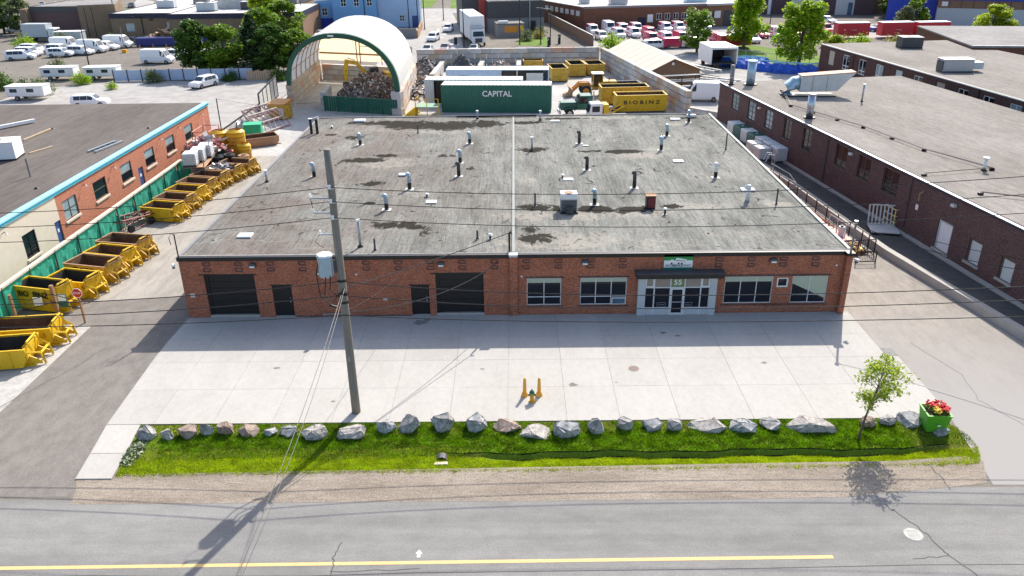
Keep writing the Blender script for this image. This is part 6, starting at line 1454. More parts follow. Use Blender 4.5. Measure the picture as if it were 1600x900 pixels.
t = thing('truck', 'white cab-over truck with yellow rear gear, only its top showing above the roof edge', 'truck', (10.9, 52.6, 0), R(186)); t.scale = (.85, .85, .85)
for x in (1.4, -1.6):
    for y in (-1.0, 1.0): wheel(t, x, y, .48, .4)
MB().hexa([(.5, -1.1, .6), (2.6, -1.1, .6), (2.6, 1.1, .6), (.5, 1.1, .6), (.5, -1.05, 2.75), (2.1, -1.05, 2.75), (2.1, 1.05, 2.75), (.5, 1.05, 2.75)]).build('cab', 'white_paint', t, bevel=.08)
MB().hexa([(2.52, -.95, 1.5), (2.55, -.95, 1.5), (2.55, .95, 1.5), (2.52, .95, 1.5), (2.2, -.9, 2.5), (2.23, -.9, 2.5), (2.23, .9, 2.5), (2.2, .9, 2.5)]).build('windshield', 'glass', t)
for s in (-1, 1): MB().box(.9, 2.0, s*1.09-.01, s*1.09+.01, 1.6, 2.4).build('side_window', 'glass', t)
MB().box(-3.2, .4, -.5, .5, .7, 1.0).build('chassis', 'black_metal', t); MB().box(-.4, .3, -1.0, 1.0, 1.0, 2.6).build('headboard', 'yellow_steel', t)
for s in (-1, 1): MB().tube([(-.3, s*.8, 1.0), (-2.6, s*.8, 2.3)], .1, 4).build('lift_arm', 'yellow_steel', t)
# weathered shed and things right of the block wall
hut = thing('gable_shed', 'brown gable shed with a broad pale corrugated roof right of the block wall', 'shed', (0, 0, 0))
A, B_, Cc, D_ = (16.6, 90.0), (25.5, 104), (29.6, 82.5), (19.9, 71.2)   # left-far, ridge-far..., computed footprint
def hp(u, v):  # u across 0..1 (left->right), v depth 0..1 (near->far)
    n0 = (18.6, 72.6); n1 = (27.4, 75.8); f0 = (15.6, 94.0); f1 = (24.4, 97.2)
    x = (n0[0]*(1-u)+n1[0]*u)*(1-v)+(f0[0]*(1-u)+f1[0]*u)*v; y = (n0[1]*(1-u)+n1[1]*u)*(1-v)+(f0[1]*(1-u)+f1[1]*u)*v; return x, y
wl = MB(); N0, N1, F0, F1 = hp(0, 0), hp(1, 0), hp(0, 1), hp(1, 1); nm_ = hp(.5, 0); fm_ = hp(.5, 1); EH, RHh = 2.3, 4.1
wl.poly([(*N0, 0), (*N1, 0), (*N1, EH), (*nm_, RHh), (*N0, EH)]); wl.poly([(*F1, 0), (*F0, 0), (*F0, EH), (*fm_, RHh), (*F1, EH)]); wl.poly([(*F0, 0), (*N0, 0), (*N0, EH), (*F0, EH)]); wl.poly([(*N1, 0), (*F1, 0), (*F1, EH), (*N1, EH)])
wl.build('wall', 'hut_brown', hut)
for s in (0, 1):
    u0, u1 = (-.07, .5) if s == 0 else (.5, 1.07); z0, z1 = (EH-.2, RHh+.04) if s == 0 else (RHh+.04, EH-.2)
    n = 24
    for k in range(0, n, 3):
        mb = MB(); v0, v1 = -.04+1.08*k/n, -.04+1.08*(k+3)/n-.004
        a, b, c, d = hp(u0, v0), hp(u1, v0), hp(u1, v1), hp(u0, v1)
        mb.hexa([(*a, z0), (*b, z1), (*c, z1), (*d, z0), (*a, z0+.06), (*b, z1+.06), (*c, z1+.06), (*d, z0+.06)]); mb.build('roof_sheet', 'hut_roof', hut)
MB().obox((*hp(.5, -.01), 3.4), (.35, .05, .35), .3).build('gable_light', 'lamp_white', hut)
t = thing('pipe_rack', 'dark rack stacked with long pipes and profiles in front of the brown shed', 'pipe rack', (20.9, 68.4, 0), R(12))
for x in (0, 2.6, 5.2):
    for y in (0, 1.3): MB().tube([(x, y, 0), (x, y, 2.5)], .07, 4).build('post', 'black_metal', t)
    for z in (.8, 1.6, 2.3): MB().tube([(x, -.1, z), (x, 1.4, z)], .06, 4).build('arm', 'black_metal', t)
rr = random.Random(3)
for z in (.9, 1.7, 2.4):
    for k in range(5): MB().tube([(rr.uniform(-.6, 0), .1+k*.27, z+rr.uniform(0, .12)), (rr.uniform(5.4, 6.4), .1+k*.27, z+rr.uniform(0, .12))], .08, 6).build('pipe', rr.choice(['galvanised', 'bare_steel', 'dark_grey', 'white_dirty']), t)
for i, (x, y, rz) in enumerate(((29.5, 86.0, -58), (27.2, 90.5, -58), (29.3, 76.0, -40))):
    t = thing('flat_trailer', ['long pale flatbed trailer rails lying left of the open box truck', 'second pale flatbed rails farther left behind the brown shed', 'pale trailer rails right of the pipe rack'][i], 'trailer', (x, y, 0), R(rz))
    for s in (-.8, .8): MB().box(-4.2, 4.2, s-.12, s+.12, .7, 1.0).build('rail', 'white_dirty', t)
    for k in range(6): MB().box(-4+k*1.55, -3.85+k*1.55, -.68, .68, .75, .9).build('crossmember', 'dark_grey', t)
    for s in (-.8, .8): wheel(t, -2.6, s*1.1, .4, .25)
bt = thing('box_truck_body', 'white box truck body with its dark rear door open beside the trees', 'box truck', (31.9, 89.8, 0), R(7))
MB().box(0, 4.3, 0, 7.0, .9, 1.0).build('floor', 'dark_grey', bt); MB().box(-.06, .0, 0, 7, .9, 3.5).build('side_wall', 'white_paint', bt); MB().box(4.3, 4.36, 0, 7, .9, 3.5).build('side_wall', 'white_paint', bt)
MB().box(-.06, 4.36, 0, 7, 3.5, 3.58).build('roof', 'white_paint', bt); MB().box(0, 4.3, 6.9, 6.98, 1, 3.5).build('front_wall', 'dark_grey', bt); MB().box(0, 4.3, -.02, .06, 3.25, 3.5).box(0, .14, -.02, .06, .9, 3.25).box(4.16, 4.3, -.02, .06, .9, 3.25).build('door_frame', 'white_paint', bt)
for x in (.5, 3.8):
    for y in (1.2, 5.8): MB().tube([(x-.2, y, .5), (x+.2, y, .5)], .5, 14).build('wheel', 'tyre', bt)
bt.location = (32.0, 88.6, 0); bt.rotation_euler = (0, 0, R(4))
# blue tarpaulin bundles
for i, (x, y, rz, L) in enumerate(((37.6, 91.0, -35, 6.5), (40.8, 87.2, -35, 5.5), (44.0, 85.0, -20, 5.5), (47.6, 83.8, -8, 5.5), (40.0, 91.8, -35, 4.5))):
    t = thing('tarp_bundle', ['blue tarpaulin-covered bundle right beside the open box truck', 'blue tarpaulin-covered bundle second along the chain fence', 'pale blue and blue tarpaulin bundle third along the chain fence', 'blue tarpaulin-covered bundle at the foot of the big bright tree', 'blue tarpaulin bundle farthest back behind the chimney stack'][i], 'tarp bundle', (x, y, 0), R(rz), 'blue tarpaulin bundles')
    mb = MB(); n = 8
    for k in range(n):
        for j in range(6):
            def P(a, b): ang = math.pi*b/6; r_ = 1.0+.12*math.sin(a*2.3+b*1.7+i); return (-L/2+L*a/n, math.cos(ang)*1.15*r_, max(0, math.sin(ang)*1.35*r_))
            mb.poly([P(k, j), P(k+1, j), P(k+1, j+1), P(k, j+1)])
    mb.poly([(-L/2, math.cos(math.pi*b/6)*1.15, math.sin(math.pi*b/6)*1.3) for b in range(7)]); mb.poly([(L/2, math.cos(math.pi*b/6)*1.15, math.sin(math.pi*b/6)*1.3) for b in range(7)][::-1])
    mb.build('tarpaulin', 'blue_tarp', t); MB().tube([(-L/2, 0, 1.5), (0, .2, 1.6), (L/2, 0, 1.5)], .12, 5).build('strap', 'cyan_light', t)
# ------------------------------------------------------------------ vehicles
def loft_car(name, label, cat, st, col, wheels=(), wr=.33, glass=True, windows=(), shield=None, rear=None, lights=True):
    """st: stations (x, z_bottom, z_belt, z_roof, half width, half width of roof); forward is +x"""
    t = thing(name, label, cat); mb = MB(); S = []
    for x, zb, ze, zr, w_, wt in st:
        if zr - ze < .06: zr = ze+.05
        S.append([(x, -w_*.9, zb), (x, -w_, zb+.16), (x, -w_, ze), (x, -wt, zr-.05), (x, -wt*.82, zr), (x, wt*.82, zr), (x, wt, zr-.05), (x, w_, ze), (x, w_, zb+.16), (x, w_*.9, zb)])
    n = len(S[0]); base = len(mb.v)
    for s in S: mb.v += s
    for i in range(len(S)-1):
        for k in range(n): mb.f.append((base+i*n+k, base+(i+1)*n+k, base+(i+1)*n+(k+1) % n, base+i*n+(k+1) % n))
    mb.f.append(tuple(base+k for k in range(n))); mb.f.append(tuple(base+(len(S)-1)*n+k for k in range(n))[::-1])
    me = mb.mesh('body', col); bm = bmesh.new(); bm.from_mesh(me); bmesh.ops.recalc_face_normals(bm, faces=bm.faces); bm.to_mesh(me); bm.free(); link('body', me, t)
    def pt(x, side, f):   # point on the upper side surface at station coordinate x
        for a, b in zip(st[:-1], st[1:]):
            if a[0] <= x <= b[0]+1e-6:
                q = (x-a[0])/(b[0]-a[0]); I = [a[k]+(b[k]-a[k])*q for k in range(6)]
                z = I[2]+(I[3]-.05-I[2])*f; y = I[4]+(I[5]-I[4])*f; return (x, side*(y+.012), z)
    for x0, x1 in windows:
        for s in (-1, 1):
            q = [pt(x0, s, .1), pt(x1, s, .1), pt(min(x1, x1), s, .88), pt(x0, s, .88)]
            MB().poly(q if s < 0 else q[::-1]).build('side_window', 'car_glass', t)
    def cross(xa, xb, nm, f=.06):   # slanted pane between two stations
        a = min(st, key=lambda s: abs(s[0]-xa)); b = min(st, key=lambda s: abs(s[0]-xb)); dx = .02 if xa > xb else -.02
        za, zb_ = a[3]+.02, b[3]-.02
        q = [(a[0]*(1-f)+b[0]*f+dx, -a[5]*.86, za+(zb_-za)*f+.02), (a[0]*(1-f)+b[0]*f+dx, a[5]*.86, za+(zb_-za)*f+.02), (b[0]*(1-f)+a[0]*f+dx, b[5]*.86, zb_-(zb_-za)*f+.02), (b[0]*(1-f)+a[0]*f+dx, -b[5]*.86, zb_-(zb_-za)*f+.02)]
        MB().poly(q).build(nm, 'car_glass', t)
    if shield: cross(*shield, 'windshield')
    if rear: cross(*rear, 'rear_window')
    w_ = max(s[4] for s in st)
    for x in wheels:
        for s in (-1, 1):
            o = MB().tube([(x, s*(w_-.2), wr), (x, s*(w_+.015), wr)], wr, 12).build('wheel', 'tyre', t); MB().tube([(x, s*(w_+.0), wr), (x, s*(w_+.03), wr)], wr*.6, 8).build('rim', 'mid_grey', o)
    if lights:
        xf, xr = st[-1][0], st[0][0]
        for s in (-1, 1):
            MB().obox((xf-.04, s*w_*.72, st[-1][2]-.12), (.12, .3, .14)).build('headlight', 'light_lens', t); MB().obox((xr+.03, s*w_*.85, st[0][2]-.05), (.1, .14, .3)).build('tail_light', 'tail_red', t)
        MB().box(xf-.02, xf+.03, -w_*.5, w_*.5, st[-1][1]+.12, st[-1][2]-.2).build('grille', 'dark_grey', t)
    return t
P_mini = Proto(loft_car('minivan', 'x', 'minivan', [(-2.5, .35, .95, 1.0, .9, .8), (-2.45, .25, 1.0, 1.5, .97, .78), (-2.1, .25, 1.02, 1.74, .99, .8), (.2, .25, 1.02, 1.76, .99, .8), (.75, .25, 1.02, 1.68, .99, .8), (1.55, .25, 1.0, 1.1, .98, .8), (2.2, .28, .88, .93, .95, .75), (2.5, .35, .7, .75, .85, .65)], 'car_white', (-1.5, 1.6), .34, windows=((-2.0, -1.0), (-.95, 0.0), (.05, .7)), shield=(1.55, .75), rear=(-2.5, -2.1)))
P_van = Proto(loft_car('cargo_van', 'x', 'van', [(-2.8, .3, 1.2, 1.25, .95, .9), (-2.78, .3, 1.2, 2.35, .98, .88), (-2.6, .28, 1.25, 2.48, 1.0, .9), (1.1, .28, 1.25, 2.5, 1.0, .9), (1.5, .28, 1.25, 2.3, 1.0, .88), (2.1, .28, 1.2, 1.32, .99, .85), (2.7, .3, 1.0, 1.08, .95, .8), (2.85, .38, .8, .85, .88, .75)], 'car_white', (-1.8, 1.95), .36, windows=((1.0, 1.75),), shield=(2.1, 1.5)))
P_sed = Proto(loft_car('car', 'x', 'car', [(-2.3, .35, .85, .9, .85, .7), (-2.1, .25, .92, .97, .9, .75), (-1.5, .24, .93, 1.05, .91, .75), (-.9, .24, .93, 1.4, .91, .66), (.3, .24, .93, 1.44, .91, .66), (1.05, .24, .92, .98, .91, .75), (1.9, .26, .82, .86, .89, .7), (2.3, .35, .65, .7, .8, .6)], 'car_silver', (-1.4, 1.4), .32, windows=((-1.2, -.35), (-.3, .55)), shield=(1.05, .3), rear=(-1.5, -.9)))
P_suv = Proto(loft_car('suv', 'x', 'suv', [(-2.3, .4, .95, 1.0, .88, .8), (-2.25, .3, 1.0, 1.5, .94, .76), (-1.9, .28, 1.02, 1.68, .95, .76), (.1, .28, 1.02, 1.7, .95, .76), (.5, .28, 1.02, 1.62, .95, .76), (1.2, .28, 1.02, 1.1, .95, .8), (2.1, .3, .92, .97, .93, .75), (2.35, .4, .72, .77, .84, .65)], 'car_white', (-1.4, 1.5), .37, windows=((-1.8, -1.0), (-.95, -.1), (-.05, .6)), shield=(1.2, .5), rear=(-2.3, -1.9)))
def bus_boxvan():
    t = loft_car('panel_van', 'x', 'van', [(-2.5, .3, 1.1, 1.15, .9, .85), (-2.48, .3, 1.1, 1.85, .93, .8), (-2.3, .28, 1.12, 2.0, .95, .82), (.9, .28, 1.12, 2.03, .95, .82), (1.2, .28, 1.12, 1.9, .95, .8), (1.75, .28, 1.08, 1.16, .94, .8), (2.35, .3, .9, .96, .9, .72), (2.5, .38, .72, .77, .84, .65)], 'car_white', (-1.6, 1.7), .34, windows=((.7, 1.35),), shield=(1.75, 1.2))
    for s in (-1, 1): MB().poly([(-2.4, s*.965, .75), (.3, s*.965, .75), (-.3, s*.88, 1.85), (-2.2, s*.88, 1.85)][::-s]).build('side_graphic', 'car_red', t)
    MB().poly([(-2.2, -.7, 2.022), (-1.4, -.7, 2.022), (-1.4, .7, 2.022), (-2.2, .7, 2.022)]).build('roof_graphic', 'car_red', t)
    return t
P_red = Proto(bus_boxvan())
# -- left car park
gl = 'vans parked on the left car park'
L_ = [(-92.6, 108.9, 12, P_mini, 'white minivan with dark windows at the left edge, nearest of the parked row'), (-93.5, 113.2, -8, P_mini, 'white minivan behind the nearest one on the left car park'), (-89.6, 117.0, -8, P_red, None),
      (-86.7, 112.0, 2, P_suv, 'white crew van facing right in the second row of the left car park'), (-95.2, 117.8, -8, P_mini, 'white minivan third in the front row at the left'), (-90.8, 121.8, -8, P_van, 'white tall van at the back left of the car park'),
      (-84.0, 114.3, -8, P_mini, 'white minivan second in the right-hand row of the left car park'), (-83.2, 117.4, -8, P_van, 'white van third in the right-hand row of the left car park'), (-82.0, 120.6, -8, P_mini, 'white minivan fourth in the right-hand row of the left car park'), (-81.0, 124.0, -8, P_van, 'white van farthest in the right-hand row of the left car park')]
for x, y, rz, P, lab in L_:
    if lab is None: P = P_mini; lab = 'white minivan between the two rows of the left car park'
    P.place((x, y, 0), R(rz), lab, gl)
for x, y, rz, P, lab, rc in [(-64.2, 102.6, -5, P_van, 'white window van nearest behind the panel fence at the left', None), (-62.0, 108.0, -5, P_mini, 'white minivan behind the window van at the left', None), (-60.2, 111.5, -5, P_suv, 'white car partly behind the window van and the big round tree', None), (-63.5, 117.6, -3, P_van, 'white van farthest back beside the big round tree', None),
        (-80.5, 129.5, 0, P_sed, 'dark blue car parked beside the blue waste skips', {'body': 'car_dark'}), (-47.4, 78.6, -112, P_suv, 'white suv parked alone in the rear left lot below the round tree', None), (-58.0, 64.9, 8, P_suv, 'white car half hidden behind the left gravel roof', None),
        (-113.5, 178, 5, P_sed, 'dark car on the far left road beside the grass strip', {'body': 'car_dark'}), (-118, 152, 5, P_sed, 'grey car behind the far left trees', None)]:
    P.place((x, y, 0), R(rz), lab, None, recolor=rc)
k = 0
for row, (x0, y0, dx, n) in enumerate(((-139, 205, 4.2, 5), (-150, 222, 4.5, 8))):
    for i in range(n):
        m_ = ['car_dark', 'car_silver', 'car_white', 'car_dark'][(i+row) % 4]
        P_sed.place((x0+dx*i*1.0, y0-i*1.0, 0), R(-60), f'{["dark","silver","white","dark"][(i+row)%4]} car, {ORD[i]} from the left in the {["nearer","farther"][row]} row at the top left corner', 'far parked cars at the top left', recolor={'body': m_})
# low white trailers and fence at the left
for i, (x, y) in enumerate(((-69.5, 70.5), (-66.5, 86.6), (-73.5, 86.8))):
    t = thing('white_trailer', ['long white trailer lying behind the left gravel roof', 'white trailer tucked behind the panel fence, nearest the round tree', 'white trailer behind the panel fence, farther left of the two'][i], 'trailer', (x, y, 0), R(3))
    MB().box(-2.6, 2.6, -1.2, 1.2, .6, 2.0).build('body', 'white_paint', t, bevel=.1); MB().box(-2.65, 2.65, -1.25, 1.25, 2.0, 2.06).build('roof', 'white_paint', t)
    for kk in range(2): MB().box(-2.0+kk*2.3, -1.0+kk*2.3, -1.215, -1.2, 1.2, 1.7).build('window', 'car_glass', t)
    for s in (-1, 1): wheel(t, -1.2, s*1.1, .35, .25)
pfn = thing('panel_fence', 'pale blue-grey panel fence between the rear lot and the left car park', 'fence', (-63.7, 84.2, 0), R(2))
for kk in range(10): MB().box(kk*2.2+.1, kk*2.2+2.1, -.04, .04, .1, 1.75).build('panel', 'blue_cont', pfn); MB().box(kk*2.2-.08, kk*2.2+.08, -.08, .08, 0, 1.85).build('post', 'dark_grey', pfn)
wf = thing('wooden_fence', 'weathered brown board fence between the trees behind the rear left lot', 'fence', (-42.5, 83.9, 0), R(4))
for kk in range(26): MB().box(kk*.36, kk*.36+.31, -.02, .02, 0, 1.5+.12*math.sin(kk*1.7)).build('board', 'pale_wood' if kk < 13 else 'bark', wf)
MB().box(0, 9.3, .022, .07, 1.1, 1.2).build('rail', 'bark', wf)
# blue skips
for i, (x, y, L) in enumerate(((-77.7, 124.6, 8.0), (-68.8, 127.4, 5.0))):
    t = thing('blue_skip', ['long dark blue waste skip against the tan building', 'shorter lidded blue waste skip right of the long one'][i], 'skip', (x, y, 0), R(4))
    MB().box(0, L, 0, 2.2, .15, 1.6).build('body', 'blue_bin', t); MB().box(-.05, L+.05, -.05, 2.25, 1.6, 1.7).build('rim' if i == 0 else 'lid', 'blue_bin' if i == 0 else 'navy', t)
    for kk in range(int(L)): MB().box(kk+.1, kk+.2, -.06, 0, .15, 1.6).build('rib', 'blue_bin', t)
scrapheap('timber_pile', 'pile of orange-brown timber behind the long blue skip', 'timber', (-73.5, 130.5, 0), 9, 3.2, 2.6, 70, ['pale_wood', 'wood_post'], 41, 1.6, 3)
t = thing('yellow_bollard', 'small yellow bollard standing in the middle of the car park', 'bollard', (-76.5, 116.5, 0)); MB().box(-.4, .4, -.4, .4, 0, .6).build('base', 'hydrant_yellow', t); MB().tube([(0, 0, .6), (0, 0, 4.8)], .07, 6).build('post', 'mid_grey', t)
for i in range(5):
    t = thing('traffic_cone', f'small orange traffic cone, {ORD[i]} from the left in front of the blue skips', 'traffic cone', (-76.5+i*2.6, 123.3+i*.35, 0), 0, 'cones by the blue skips'); MB().cyl((0, 0, .03), .14, .7, 8, .03).build('cone', 'orange_steel', t); MB().box(-.2, .2, -.2, .2, 0, .03).build('base', 'orange_steel', t)
# -- buildings at the back
def bldg(name, label, loc, rz, L, D, Hh, wm, rm, trim=None, th=.6, wins=(), parent=None):
    t = thing(name, label, 'building', loc, rz)
    wall_mb(0, L, 0, Hh, list(wins), 0, .3).build('wall', wm, t); MB().box(0, .3, .302, D, 0, Hh).build('wall', wm, t); MB().box(L-.3, L, .302, D, 0, Hh).build('wall', wm, t); MB().box(.3, L-.3, D-.3, D, 0, Hh).build('wall', wm, t)
    MB().box(.0, L, .01, D, Hh+.01, Hh+.12).build('roof', rm, t)
    if trim: 
        MB().box(-.12, L+.12, -.12, 0-.002, Hh-th, Hh+.25).build('parapet', trim, t); MB().box(-.12, -.002, 0, D, Hh-th, Hh+.25).build('parapet', trim, t); MB().box(L+.002, L+.12, 0, D, Hh-th, Hh+.25).build('parapet', trim, t)
    for a, b, z0, z1 in wins: window(t, a, b, z0, z1, .1, [], [], 'mid_grey', 'glass_pale', .08)
    return t
t = bldg('tan_building', 'low tan brick building with a navy roof edge behind the blue skips', (-88.0, 137.0, 0), R(0), 17.0, 42, 5.2, 'tan_brick', 'roof_light', 'navy', .8, ((3.0, 5.0, 1.6, 3.4), (12.0, 14.0, 1.9, 3.6)))
MB().tube([(6.8, -.2, 1), (6.8, -.2, 4.6), (5.2, -1.0, 4.8)], .1, 5).build('lamp_arm', 'black_metal', t); MB().box(8.5, 9.3, -.15, 0, 3.9, 4.3).build('vent_cover', 'black_metal', t)
t = bldg('tan_building', 'wider tan brick wing with navy roof edge right of the first one', (-72.5, 130.0, 0), R(2), 21.0, 48, 5.6, 'tan_brick', 'roof_light', 'navy', .8)
MB().xz([(4.5, 5.75), (11.0, 9.6), (17.5, 5.75)], 12, 36).build('pitched_roof', 'roof_light', t); 
t = bldg('brown_building', 'brown brick wing with a pale garage door behind the cone shaped tree', (-51.4, 132.0, 0), R(2), 6.5, 20, 5.6, 'hut_brown', 'roof_light', 'navy', .8); MB().box(2.4, 5.4, -.03, 0, 0, 3.9).build('garage_door', 'pale_panel', t)
for i, (x, y, z, sx, sy, h, m_) in enumerate(((-80.5, 150, 5.35, 4, 2, 1.6, 'pale_panel'), (-76.0, 160, 5.35, 3.4, 2.2, 1.6, 'mid_grey'), (-73, 166, 5.35, 3, 2, 1.6, 'dark_grey'), (-66.5, 137, 5.75, 4, 2, 1.7, 'pale_panel'), (-58.0, 140, 5.75, 3.6, 2.2, 1.6, 'dark_grey'), (-55.0, 138, 5.75, 3.6, 2.2, 1.5, 'pale_panel'), (-58, 150, 5.75, 3, 2, 2.0, 'dark_grey'), (-52, 152, 5.75, 3, 2, 1.8, 'mid_grey'), (-62, 158, 5.75, 5, 2, 1.4, 'white_paint'))):
    rooftop('rooftop_ac_unit', f'{["pale","mid grey","dark","pale","dark","pale","dark","grey","white"][i]} rooftop unit, {ORD[i]} from the left on the white roofs at the top left', x, y, z, 0, sx, sy, h, m_, 'white_dirty', group='rooftop units at the top left')
t = bldg('tan_office_block', 'tan block with dark loading bay and grey roof at the top left', (-108.0, 142, 0), R(-1), 13, 16, 6.4, 'purple_clad', 'roof_grey', 'dark_grey', 1.0)
MB().box(-1.6, 0, -1.5, 8, 0, 6.2).build('side_wall', 'tan_brick', t)
t = bldg('tan_office_block', 'pale tan end block with vertical dark joints right of the loading bay', (-95.2, 138, 0), R(20), 7.5, 17, 7.0, 'tan_brick', 'roof_grey')
for x in (1.2, 2.6): MB().box(x, x+.15, -.02, 0, .4, 6.6).build('joint', 'black_metal', t)
t = thing('white_box_truck', 'pale green-white box truck parked in front of the dark loading bay', 'truck', (-106.5, 134.5, 0), R(-3)); MB().box(0, 5.5, 0, 2.5, 1, 3.7).build('box', 'pale_panel', t); MB().box(5.6, 7.2, .1, 2.4, .6, 2.8).build('cab', 'white_paint', t, bevel=.1); MB().box(7.2, 7.23, .3, 2.2, 1.6, 2.5).build('windshield', 'car_glass', t)
for x in (1.2, 6.3):
    for y in (.2, 2.3): MB().tube([(x, y-.15, .5), (x, y+.15, .5)], .5, 12).build('wheel', 'tyre', t)
t = thing('white_site_tent', 'pale green-white box and low wall in front of the dark loading bay', 'container', (-97.5, 130.5, 0), R(4)); MB().box(0, 5.5, 0, 2.5, 0, 2.4).build('body', 'pale_panel', t); MB().box(-.1, 5.6, -.1, 2.6, 2.4, 2.5).build('roof', 'white_paint', t); t.name = 'site_container'; t['label'] = 'pale green site container in front of the dark loading bay'
# blue building
bl_ = thing('blue_building', 'light blue two-storey building behind the white fabric shelter', 'building', (-46.8, 152.5, 0), R(5))
def bw_(x0, x1, y, Hh, m_, wins): 
    wall_mb(x0, x1, 0, Hh, wins, y, y+.3).build('wall', m_, bl_)
    for a, b, z0, z1 in wins: window(bl_, a, b, z0, z1, y+.08, [.5], [.5], 'white_paint', 'glass', .12)
bw_(0, 4.2, 0, 6.3, 'blue_wall', [(1.5, 2.8, 3.0, 4.7)]); bw_(4.2, 14.5, -1.5, 9.5, 'blue_wall', [(6.2, 7.5, 5.0, 6.8), (9.2, 10.5, 5.0, 6.8), (12.2, 13.5, 5.0, 6.8), (4.9, 5.6, .8, 2.0)]); bw_(14.51, 24.5, -.5, 9.5, 'blue_wall_light', [(16.6, 17.9, 6.6, 8.6), (19.4, 20.7, 6.6, 8.6), (19.6, 20.8, 1.4, 2.8)])
MB().box(0, 24.5, .4, 14, 0, 6.2).build('wall', 'blue_wall', bl_); MB().box(24.2, 24.5, .3, 14, 0, 9.5).build('wall', 'blue_wall_light', bl_); MB().box(4.2, 24.5, -.1, 14, 9.2, 9.6).build('roof', 'roof_grey', bl_); MB().box(0, 4.2, 0, 14, 6.3, 6.5).build('roof', 'roof_light', bl_)
MB().box(22.6, 24.0, -.55, -.5, 0, 2.6).build('door', 'blue_door', bl_); MB().tube([(11.6, -1.6, 0), (11.6, -1.6, 9.4)], .12, 5).build('drain_pipe', 'dark_grey', bl_)
MB().box(.2, 4.1, -.06, 0, .1, 2.4).build('lower_band', 'deep_blue', bl_)
# dark modern building with red stripe
dk = thing('dark_grey_building', 'dark grey modern building with an orange-red stripe at the top centre', 'building', (-5.6, 141.5, 0), R(9))
MB().box(0, 12.5, 0, 13, 0, 3.0).build('lower_wall', 'mid_grey', dk); MB().box(-.1, 12.6, -.1, 13, 3.01, 6.6).build('upper_wall', 'dark_grey', dk); MB().box(.3, 12.2, .3, 12.6, 6.61, 6.7).build('roof', 'roof_grey', dk)
MB().box(-5.2, -.11, 6, 22, 0, 7.6).build('wing', 'dark_grey', dk); MB().box(-1.6, -.12, 5.0, 22, .01, 8.2).build('stripe', 'red_dull', dk); MB().box(-5.0, -1.7, 5.9, 22, 7.61, 7.7).build('roof', 'roof_light', dk)
MB().box(-5.3, -1.7, 5.9, 5.99, 0, 2.4).build('lower_panel', 'pale_panel', dk)
MB().box(9.0, 10.6, -.13, -.02, .0, 2.3).build('door', 'black_metal', dk); MB().tube([(9.2, -.3, 0), (9.2, -.3, 6.9)], .14, 5).build('duct', 'galvanised', dk)
for i, (x, y, sx) in enumerate(((2.5, 4, 2.2), (5.5, 5, 2.0), (8.0, 4.5, 2.0), (3.5, 8.5, 2.4), (7.5, 8.5, 2.2), (10.8, 6, 1.6))):
    MB().box(x-sx/2, x+sx/2, y-.8, y+.8, 6.71, 7.8).build('rooftop_unit', 'galvanised' if i % 2 else 'white_dirty', dk)
an = thing('garbage_enclosure', 'grey enclosure with a flat orange wall sign beside the white truck', 'enclosure', (-3.6, 132.7, 0), R(9)); MB().box(0, 5.8, 0, 4.5, 0, 2.7).build('wall', 'mid_grey', an); MB().box(-.1, 5.9, -.1, 4.6, 2.7, 2.85).build('coping', 'dark_grey', an); MB().box(1.6, 4.4, -.05, 0, 1.0, 2.3).build('sign_panel', 'orange_steel', an); MB().box(.4, 2.5, .8, 1.6, 2.86, 3.3).build('unit', 'white_paint', an)
# white box truck
tk = thing('white_box_truck', 'white box truck facing the camera beside the dark grey building', 'truck', (-8.4, 119.0, 0), R(11))
MB().box(-.1, 2.9, 2.0, 17.0, 1.1, 5.6).build('box', 'white_paint', tk, bevel=.05); MB().hexa([(.1, 0, .7), (2.7, 0, .7), (2.7, 2.0, .7), (.1, 2.0, .7), (.2, .7, 3.2), (2.6, .7, 3.2), (2.6, 2.0, 3.2), (.2, 2.0, 3.2)]).build('cab', 'white_paint', tk, bevel=.08)
MB().hexa([(.3, .28, 1.9), (2.5, .28, 1.9), (2.5, .3, 1.9), (.3, .3, 1.9), (.4, .62, 2.9), (2.4, .62, 2.9), (2.4, .64, 2.9), (.4, .64, 2.9)]).build('windshield', 'car_glass', tk); MB().box(.7, 2.1, -.04, 0, .8, 1.6).build('grille', 'dark_grey', tk); MB().box(.0, 2.8, 1.2, 1.95, 3.25, 3.9).build('fairing', 'pale_panel', tk)
for y in (1.0, 12.5, 14.0):
    for x in (.15, 2.65): MB().tube([(x-.15, y, .5), (x+.15, y, .5)], .5, 12).build('wheel', 'tyre', tk)
for x, y, rz, P, lab, rc in [(-15.0, 144.5, -95, P_suv, 'white pickup driving on the side street, farther of the two white ones', None), (-17.0, 128.8, -100, P_suv, 'white suv parked on the side street nearer the shelter', None), (-7.2, 158.0, 10, P_sed, 'silver-blue car under the dark building wing', None),
        (-20.5, 110.5, -92, P_sed, 'dark car half hidden behind the block wall at the shelter', {'body': 'car_dark'}), (-16.5, 112, -92, P_sed, 'silver car just behind the back block wall', None), (-13.3, 113.5, -92, P_sed, 'purple-grey car just behind the back block wall', {'body': 'car_purple'}), (-7.7, 112.0, -92, P_sed, 'pale blue car in the shade of the white box truck', None),
        (-27.0, 140.5, -92, P_sed, 'silver car parked behind the grey wall next to the blue building', None), (-42.6, 137.5, -92, P_sed, 'white car parked left of the blue building', {'body': 'car_white'})]:
    P.place((x, y, 0), R(rz), lab, None, recolor=rc)
gw = thing('grey_wall', 'grey retaining wall beside the car in front of the blue building', 'wall', (-29.0, 133.0, 0), R(3)); MB().box(0, 8.0, 0, .3, 0, 2.0).build('panel', 'mid_grey', gw); MB().box(8.01, 8.3, 0, 20, 0, 1.6).build('panel', 'rust_rim', gw)
